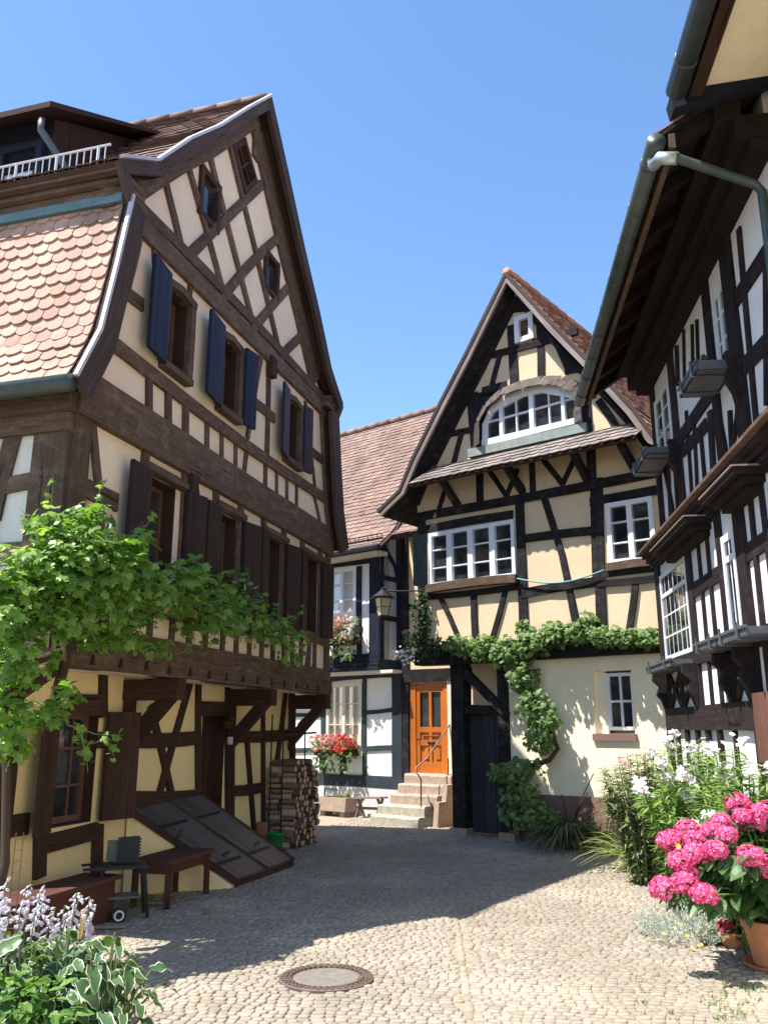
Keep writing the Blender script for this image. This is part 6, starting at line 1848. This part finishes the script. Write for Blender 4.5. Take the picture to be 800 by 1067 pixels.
def vine_wall():
    P = Mp; base = gnd(548, 876); base.z = 0; base += P.n * .1
    t = thing('wall_vine', 'leafy vine with a looping trunk climbing the middle house and running along its beam', 'vine', base)
    d = lambda px, py, off: (lambda q: P.pt(q[0], q[1], off))(P.uv(px, py, off))
    k = MB()
    tr = [base, d(540, 840, .15), d(538, 815, .2), d(550, 800, .25), d(572, 792, .3), d(581, 780, .3), d(575, 765, .3), d(560, 745, .25), d(552, 715, .25), d(548, 690, .25)]
    k.tube(tr, [.045, .045, .04, .04, .038, .036, .034, .03, .028, .022], 9)
    k.tube([d(548, 690, .3), d(580, 672, .3), d(620, 668, .3), d(680, 672, .3)], [.022, .02, .016, .008], 7)
    k.tube([d(548, 690, .3), d(520, 685, .3), d(480, 680, .3)], [.022, .018, .008], 7)
    k.build('trunk', M['bark'], t, smooth=True)
    f = MB()
    def B(px, py, off, rx, ry, rz, w): return (d(px, py, off), (rx, ry, rz), w)
    blobs = [B(480, 672, .28, .30, .22, .18, 3), B(505, 675, .3, .28, .24, .24, 4), B(530, 680, .32, .30, .26, .28, 5), B(555, 670, .32, .28, .24, .24, 4), B(580, 660, .3, .28, .22, .20, 3.5), B(605, 658, .3, .28, .2, .2, 3.5), B(632, 662, .3, .28, .2, .17, 3.4), B(655, 664, .3, .26, .2, .15, 3), B(676, 664, .3, .2, .2, .14, 2.2), B(612, 646, .25, .14, .15, .14, 1), B(545, 655, .25, .16, .15, .13, .9),
             B(545, 705, .35, .26, .24, .26, 3), B(555, 735, .38, .26, .26, .30, 3.6), B(568, 750, .4, .24, .26, .28, 3.2), B(560, 770, .38, .26, .26, .22, 2.5), B(545, 800, .35, .32, .26, .16, 3), B(525, 805, .35, .28, .26, .16, 2.2), B(540, 825, .4, .30, .28, .2, 3), B(555, 850, .45, .32, .3, .24, 3.2), B(575, 860, .45, .26, .28, .22, 2), B(530, 845, .35, .2, .2, .2, 1)]
    vine_cloud(f, blobs, 3800, .05, .095, out=(-.25, -.4, 0), upw=.55)
    f.build('foliage', M['leaf_vine2'], t)
vine_wall()
def climbing_rose():
    P = Mp; d = lambda px, py, off: (lambda q: P.pt(q[0], q[1], off))(P.uv(px, py, off))
    q = d(452, 690, .3); base = Vector((q.x, q.y, q.z - .05))
    t = thing('climbing_rose', 'dark green climbing plant with small white blossoms on the corner post by the lantern', 'climbing plant', base)
    k = MB(); k.tube([base, d(445, 670, .25), d(438, 645, .25), d(438, 620, .25)], [.02, .018, .012, .005], 6); k.build('stem', M['bark'], t)
    f = MB(); fl = MB()
    bl = [(d(438, 640, .28), (.20, .16, .26), 3), (d(435, 665, .3), (.28, .18, .22), 4), (d(448, 680, .3), (.26, .18, .16), 3), (d(425, 684, .3), (.20, .16, .12), 2), (d(440, 622, .25), (.12, .12, .12), 1), (d(462, 672, .28), (.16, .15, .14), 1.6)]
    vine_cloud(f, bl, 900, .035, .065, out=(-.25, -.4, 0), upw=.5)
    f.build('foliage', M['leaf_rose'], t)
    for _ in range(42): floret(fl, d(rnd.gauss(422, 7), rnd.gauss(682, 5), .45 + rnd.uniform(-.05, .08)), Vector((-.3, -.8, .5)), rnd.uniform(.02, .035))
    fl.build('blossoms', M['fl_white'], t)
climbing_rose()
def oleander(label, px, py, d, hgt, rad, mat, flower, nst, nfl, seed):
    rs = random.Random(seed)
    b = atd(px, py, d); base = Vector((b.x, d, 0))
    t = thing('oleander', label, 'shrub', base)
    st = MB(); lf = MB(); fl = MB()
    for i in range(nst):
        a = rs.uniform(0, 2 * math.pi); rr = rad * math.sqrt(rs.random())
        tip = base + Vector((math.cos(a) * rr, math.sin(a) * rr, hgt * rs.uniform(.62, 1.0) * (1 - .18 * rr / rad)))
        b0 = base + Vector((math.cos(a) * rr * .3, math.sin(a) * rr * .3, 0)); md = b0.lerp(tip, .55) + Vector((0, 0, .12))
        pts = [b0, b0.lerp(md, .5), md, tip]
        st.tube(pts, .012, 5, 0, .004)
        n = int(42 * hgt)
        for j in range(n):
            s = .04 + .96 * (j / n) ** .9
            p = md.lerp(tip, (s - .5) * 2) if s > .5 else b0.lerp(md, s * 2)
            an = j * 2.1 + rs.uniform(-.4, .4)
            dirv = Vector((math.cos(an), math.sin(an), .9 + rs.uniform(-.5, .4)))
            leaf_lance(lf, p, Vector((0, 0, 1)) + rdir() * .4, dirv, rs.uniform(.11, .19), rs.uniform(.020, .032), 0, .18, .2, 2)
        if i < nfl:
            for j in range(rs.randint(9, 18)):
                floret(fl, tip + rdir() * rs.uniform(.02, .09) + Vector((0, 0, .03)), Vector((-.2, -.5, .8)) + rdir() * .6, rs.uniform(.026, .04))
    st.build('stems', M['stem'], t); lf.build('foliage', M[mat], t); fl.build('blossoms', M[flower], t)
oleander('dusty grey green oleander with one pink blossom cluster below the cream wall window', 672, 890, 10.2, 1.62, .52, 'leaf_ole_dk', 'fl_pink', 62, 4, 3)
oleander('bright green oleander covered with white blossoms, tallest of the shrubs', 722, 890, 8.7, 1.72, .50, 'leaf_ole', 'fl_white', 62, 26, 5)
oleander('bright green oleander with few white blossoms in front of the brown board shutter', 776, 880, 7.35, 1.62, .40, 'leaf_ole', 'fl_white', 56, 12, 8)
def strap_plant(name, label, cat, c, n, L0, L1, w, mat, spread=.9, bend=.9, up=.9, blob=.08):
    t = thing(name, label, cat, c); lf = MB()
    for _ in range(n):
        a = rnd.uniform(0, 2 * math.pi); tl = rnd.uniform(.05, 1) * spread
        d = Vector((math.cos(a) * tl, math.sin(a) * tl, up)).normalized(); Ln = rnd.uniform(L0, L1)
        p = c + Vector((math.cos(a), math.sin(a), 0)) * rnd.uniform(0, blob)
        side = Vector((-math.sin(a), math.cos(a), 0)); vs = []; fs = []; seg = 6
        bb = bend * rnd.uniform(.5, 1.3)
        for k in range(seg + 1):
            s = k / seg; ww = w * (1 - s) ** .6 * (.6 + .4 * min(1, s * 4)) + .0015
            q = p + d * (Ln * s) + Vector((math.cos(a), math.sin(a), 0)) * (bb * .35 * Ln * s * s) - Vector((0, 0, 1)) * (bb * .75 * Ln * s ** 2.4)
            if q.z < .01: q.z = .01 + rnd.random() * .01
            vs += [q - side * ww / 2 + Vector((0, 0, ww * .25)), q, q + side * ww / 2 + Vector((0, 0, ww * .25))]
        for k in range(seg):
            b = k * 3; fs += [(b, b + 1, b + 4, b + 3), (b + 1, b + 2, b + 5, b + 4)]
        lf.add(vs, fs)
    lf.build('leaves', M[mat], t); return t
c = gnd(668, 902); c.z = 0; strap_plant('daylily', 'clump of yellowing strap leaved daylily at the foot of the shrubs', 'plant', c + Vector((.0, -.45, 0)), 230, .6, 1.05, .036, 'leaf_lily', 1.0, 1.0, 1.0, .30)
c = gnd(700, 906); c.z = 0; strap_plant('daylily', 'smaller daylily clump right behind the pink hydrangea', 'plant', c + Vector((.05, .35, 0)), 90, .40, .75, .026, 'leaf_lily', .8, .9, 1.0, .18)
c = gnd(594, 886); c.z = 0
t = strap_plant('yucca', 'drooping dark green strap leaved yucca against the brown plinth of the middle house', 'plant', c + Vector((0, .08, 0)), 300, .70, 1.10, .036, 'leaf_yucca', 1.0, 1.0, 1.15, .16)
k = MB()
for px, py in ((612, 826), (618, 806), (630, 842), (634, 872), (606, 834), (585, 828)):
    q = atd(px, py, c.y - .05); k.tube([c + Vector((0, .05, .2)), (c + Vector((0, .05, .2))).lerp(q, .6) + Vector((0, 0, .05)), q], [.012, .011, .008], 5)
k.build('dry_stalks', M['tb_dark'], t)
# a bush in the shade at the foot of the wall vine
def hydrangea():
    c = Vector((2.86, 6.78, 0))
    p = thing('flower_pot', 'large terracotta pot holding the pink hydrangea', 'flower pot', c)
    m = MB(); m.lathe(c, [(.15, .02), (.155, .03), (.205, .27), (.205, .275), (.222, .277), (.222, .33), (.205, .335), (.195, .30), (0, .30)], 32); m.build('pot', M['terracotta'], p, smooth=False)
    m = MB(); m.lathe(c, [(.20, 0), (.235, .03), (.24, .04), (.225, .04), (.19, .015), (0, .015)], 32); m.build('saucer', M['terracotta'], p)
    m = MB(); m.lathe(c, [(.196, .29), (.196, .312), (0, .318)], 20); m.build('soil', M['soil'], p)
    t = thing('hydrangea', 'big pink hydrangea in full bloom growing from the terracotta pot', 'hydrangea', c + Vector((0, 0, .31)))
    pos = [(698, 877, 6.7), (716, 866, 6.9), (725, 890, 6.5), (722, 878, 6.7), (745, 887, 6.45), (751, 857, 6.9), (757, 871, 6.6), (781, 893, 6.3), (774, 852, 6.9), (791, 848, 7.0), (709, 898, 6.5), (713, 921, 6.4), (733, 933, 6.25), (691, 927, 6.5), (716, 912, 6.5), (741, 866, 6.8), (768, 838, 7.1), (800, 846, 7.0), (826, 870, 6.5), (820, 900, 6.4), (838, 850, 6.9), (850, 890, 6.6), (800, 905, 6.35), (707, 884, 6.8), (783, 858, 6.95), (760, 905, 6.9)]
    st = MB(); lf = MB(); fl = MB()
    root_ = c + Vector((0, 0, .31))
    for i, (px, py, d) in enumerate(pos):
        q = atd(px, py, d)
        md = root_.lerp(q, .5) + Vector((0, 0, .10))
        st.tube([root_ + rdir() * .05, md, q], .010, 5, 0, .006)
        petalball(fl, q, rnd.uniform(.078, .108) if px < 800 else .10, 190, .020)
        for j in range(16):
            pp = (md.lerp(q, rnd.uniform(0.1, .9)) if rnd.random() < .7 else root_.lerp(md, rnd.uniform(.4, 1))) + rdir() * .05
            dd = (pp - root_); dd.z *= .3
            leaf_lance(lf, pp, Vector((0, 0, 1)) + rdir() * .35 + dd.normalized() * .3, dd + rdir() * .45 * dd.length, rnd.uniform(.11, .17), rnd.uniform(.07, .10), 0, .35, .25, 4)
    for _ in range(200):
        a = rnd.uniform(0, 2 * math.pi); rr = .60 * math.sqrt(rnd.random()); pp = c + Vector((math.cos(a) * rr, math.sin(a) * rr * .8, .42 + rnd.random() * .42))
        dd = pp - root_; dd.z *= .2
        leaf_lance(lf, pp, Vector((0, 0, 1)) + rdir() * .4, dd + rdir() * .1, rnd.uniform(.11, .17), rnd.uniform(.07, .10), 0, .4, .25, 4)
    st.build('stems', M['stem'], t); lf.build('leaves', M['leaf_hyd'], t); fl.build('blossoms', M['hydr_pink'], t)
    # second, mostly hidden pot with a red blossom
    c2 = gnd(765, 990); c2.z = 0; c2 += Vector((.06, .12, 0))
    p = thing('flower_pot', 'low terracotta bowl with one deep red blossom, half hidden behind the large pot', 'flower pot', c2)
    m = MB(); m.lathe(c2, [(.10, 0), (.11, .01), (.16, .09), (.175, .09), (.175, .125), (.16, .125), (.14, .10), (0, .10)], 28); m.build('pot', M['terracotta'], p)
    st = MB(); lf = MB(); fl = MB(); q = atd(756, 967, c2.y - .05)
    st.tube([c2 + Vector((0, 0, .10)), q], .008, 5); petalball(fl, q, .07, 130, .02)
    for _ in range(30):
        dd = rdir(); dd.z = abs(dd.z) * .4; leaf_lance(lf, c2 + Vector((0, 0, .12)) + dd * .10, Vector((0, 0, 1)) + rdir() * .3, dd, .12, .07, 0, .3, .2, 4)
    st.build('stem', M['stem'], p); lf.build('leaves', M['leaf_hyd'], p); fl.build('blossom', M['hydr_red'], p)
hydrangea()
def silver_bush():
    c = gnd(716, 978); c.z = 0
    t = thing('lavender', 'low silvery grey lavender bush with a few yellow flowers below the hydrangea', 'plant', c)
    lf = MB(); fl = MB()
    for _ in range(420):
        a = rnd.uniform(0, 2 * math.pi); r = math.sqrt(rnd.random()); p = c + Vector((math.cos(a) * r * .34, math.sin(a) * r * .30, 0))
        d = Vector((math.cos(a) * r * .9, math.sin(a) * r * .9, .9)); Ln = rnd.uniform(.14, .30) * (1.15 - .4 * r)
        for j in range(7):
            q = p + d.normalized() * Ln * (.25 + .75 * j / 7); leaf_lance(lf, q, rdir(), d + rdir() * .8, rnd.uniform(.03, .055), .006, 0, .1, .1, 2)
    for _ in range(26):
        q = gnd(rnd.uniform(682, 760), rnd.uniform(955, 992)); q.z = rnd.uniform(.02, .12); floret(fl, q, Vector((0, -.3, 1)), .022)
    floret(fl, atd(706, 882, 6.35), Vector((0, -.8, .4)), .022, 0, 7)
    lf.build('foliage', M['leaf_silver'], t); fl.build('blossoms', M['fl_yellow'], t)
silver_bush()
# ---- bed at the lower left corner
def hostas():
    GRN = leafmat('hosta_green', [(.06, .12, .045), (.085, .16, .06), (.11, .19, .08)], .25, .4)
    WHT = leafmat('hosta_margin', [(.60, .62, .46), (.68, .69, .55), (.56, .60, .42)], .25, .45)
    spec = [(20, 1050, 5.05, 'variegated hosta in the foreground with the outermost pale flower spikes', 30), (66, 1045, 5.0, 'variegated hosta in the middle of the foreground bed', 32), (102, 1056, 5.08, 'variegated hosta reaching furthest over the cobblestones', 24), (26, 1000, 5.5, 'variegated hosta behind the others, with tall lilac spikes', 22), (66, 1000, 5.55, 'variegated hosta beside the wooden stakes', 20)]
    for px, py, d, lb, n in spec:
        q = atd(px, py, d); c = Vector((q.x, d, 0)); t = thing('hosta', lb, 'plant', c)
        lf = MB(); fs_ = MB(); st = MB()
        for i in range(n * 4):
            a = rnd.uniform(0, 2 * math.pi); r = rnd.uniform(.03, .34); h = rnd.uniform(.20, .54 if d < 5.3 else .42) * (1.22 - r * 1.7)
            p = c + Vector((math.cos(a) * r, math.sin(a) * r, h)); aa = a + rnd.gauss(0, .6); d2 = Vector((math.cos(aa), math.sin(aa), rnd.uniform(-.30, .45)))
            x, y, z = frame_of(Vector((math.cos(a) * .25, math.sin(a) * .25, 1)) + rdir() * .55, d2)
            Ln = rnd.uniform(.08, .17); W = Ln * rnd.uniform(.42, .58); vs = []; seg = 6
            for k in range(seg + 1):
                s = k / seg; ww = W * .5 * (math.sin(math.pi * min(1, .10 + s * .9)) ** .75)
                cc = p + y * (Ln * s) - z * (.45 * Ln * s * s)
                wv = .012 * math.sin(k * 2 + i)
                for m_, zz in ((-1, .30), (-.84, .20), (0, 0), (.84, .20), (1, .30)): vs.append(cc + x * (ww * m_) + z * (ww * zz * .6 + wv * abs(m_)))
            fc = []; ms = []
            for k in range(seg):
                for m_ in range(4):
                    q0 = k * 5 + m_; fc.append((q0, q0 + 1, q0 + 6, q0 + 5)); ms.append(1 if m_ in (0, 3) else 0)
            lf.add(vs, fc, ms)
            st.tube([c, p], .006, 4)
        lo = lf.build('leaves', [GRN, WHT], t, smooth=True); st.build('stalks', M['stem'], t)
    spikes = [(9, 912, 5.2), (5, 930, 5.3), (28, 925, 5.3), (33, 921, 5.35), (42, 930, 5.3), (47, 922, 5.4), (38, 945, 5.2), (54, 950, 5.3), (58, 945, 5.35), (68, 943, 5.4), (72, 948, 5.4), (80, 930, 5.5), (84, 930, 5.55), (94, 934, 5.6), (96, 938, 5.6), (22, 960, 5.1), (12, 945, 5.1), (2, 950, 5.05)]
    t = thing('hosta_flowers', 'row of pale lilac hosta flower spikes rising above the variegated leaves', 'flowers', atd(50, 1000, 5.3) * Vector((1, 1, 0)) if False else Vector((atd(50, 1000, 5.3).x, 5.3, .3)))
    f = MB(); s_ = MB()
    for px, py, d in spikes:
        top = atd(px, py, d); bot = Vector((top.x - rnd.uniform(.0, .10), top.y - .05, .22)); s_.tube([bot, bot.lerp(top, .5), top], .005, 5, 0, .003)
        ax = (top - bot).normalized(); Ln = rnd.uniform(.15, .22)
        for j in range(15):
            k = j / 15; q = top - ax * (Ln * k); dd = rdir(); dd.z = dd.z * .3 - .2; dd.normalize()
            sc = .016 + .018 * k
            x, y, z = frame_of(dd, Vector((0, 0, -1)))
            # small bell: cone of five petals
            tip = q + dd * sc * 1.5 - Vector((0, 0, sc * .5))
            for w in range(5):
                a = w * 2 * math.pi / 5; a2 = a + 1.2
                u1 = x * math.cos(a) + y * math.sin(a); u2 = x * math.cos(a2) + y * math.sin(a2)
                f.add([q, tip + u1 * sc * .42, tip + dd * sc * .3 + (u1 + u2) * sc * .26, tip + u2 * sc * .42], [(0, 1, 2, 3)])
    f.build('blossoms', M['fl_lilac'], t); s_.build('stalks', M['stem'], t)
    # fresh green ground plants between them
    for px, py, d, lb in ((22, 1045, 4.75, 'light green leafy plant at the lower left corner'), (8, 1010, 5.1, 'light green leafy plant below the tall lilac spike'), (48, 1062, 4.7, 'light green leafy plant between the foreground hostas')):
        q = atd(px, py, d); c = Vector((q.x, d, 0)); t = thing('leafy_plant', lb, 'plant', c); lf = MB()
        for _ in range(110):
            p, dd = in_blob(c + Vector((0, 0, q.z)), (.16, .16, .18))
            leaf_lance(lf, p, Vector((0, 0, 1)) + rdir() * .6, dd, rnd.uniform(.05, .09), rnd.uniform(.03, .05), 0, .2, .2, 3)
        st = MB(); st.tube([c, c + Vector((0, 0, q.z))], .01, 5); st.build('stem', M['stem'], t)
        lf.build('leaves', M['leaf_fresh'], t)
    # bed soil
    b = MB(); b.prism([Vector((-3.6, 4.2, -.01)), Vector((-1.62, 4.2, -.01)), Vector((-1.66, 5.6, -.01)), Vector((-2.15, 6.25, -.01)), Vector((-3.6, 6.4, -.01))], (0, 0, .06)); struct(b.build('planting_bed', M['soil']))
    b = MB(); b.prism([Vector((2.55, 7.4, -.01)), Vector((3.2, 7.4, -.01)), Vector((3.66, 11.3, -.01)), Vector((3.2, 11.3, -.01)), Vector((2.85, 9.5, -.01))], (0, 0, .035)); struct(b.build('shrub_bed', M['soil']))
    for px, py, d, tp, lb in ((88, 1010, 6.0, 948, 'split yellow wooden stake behind the flower spikes'), (108, 1025, 5.75, 1000, 'short round yellow wooden stake at the edge of the bed'), (105, 1025, 5.82, 1001, 'short half round yellow stake just beside the round one')):
        q = atd(px, tp, d); m = MB(); m.bar(Vector((q.x, d, 0)), q, .055 if px == 88 else .03, .03)
        tag(m.build('wooden_stake', M['wood_new'], None, False, Vector((q.x, d, 0))), lb, 'stake')
hostas()
# small garden seat: iron trellis by the trunk
m = MB(); c = Vector((atd(14, 930, 6.6).x, 6.6, 0))
for k in range(2):
    a = Vector((atd((11, 19)[k], 930, 6.6).x, 6.6, 0)); m.tube([a, a + Vector((0, 0, .95))], .004, 4)
for k in range(12): m.tube([Vector((atd(11, 930, 6.6).x, 6.6, .08 + k * .075)), Vector((atd(19, 930, 6.6).x, 6.6, .08 + k * .075))], .003, 4)
tag(m.build('wire_trellis', simple('rusty_wire', (.16, .09, .05), .7, .2, .2), None, False, c), 'narrow rusty wire trellis beside the vine trunk', 'trellis')
for o in ALL:
    if '_b' in o: del o['_b']
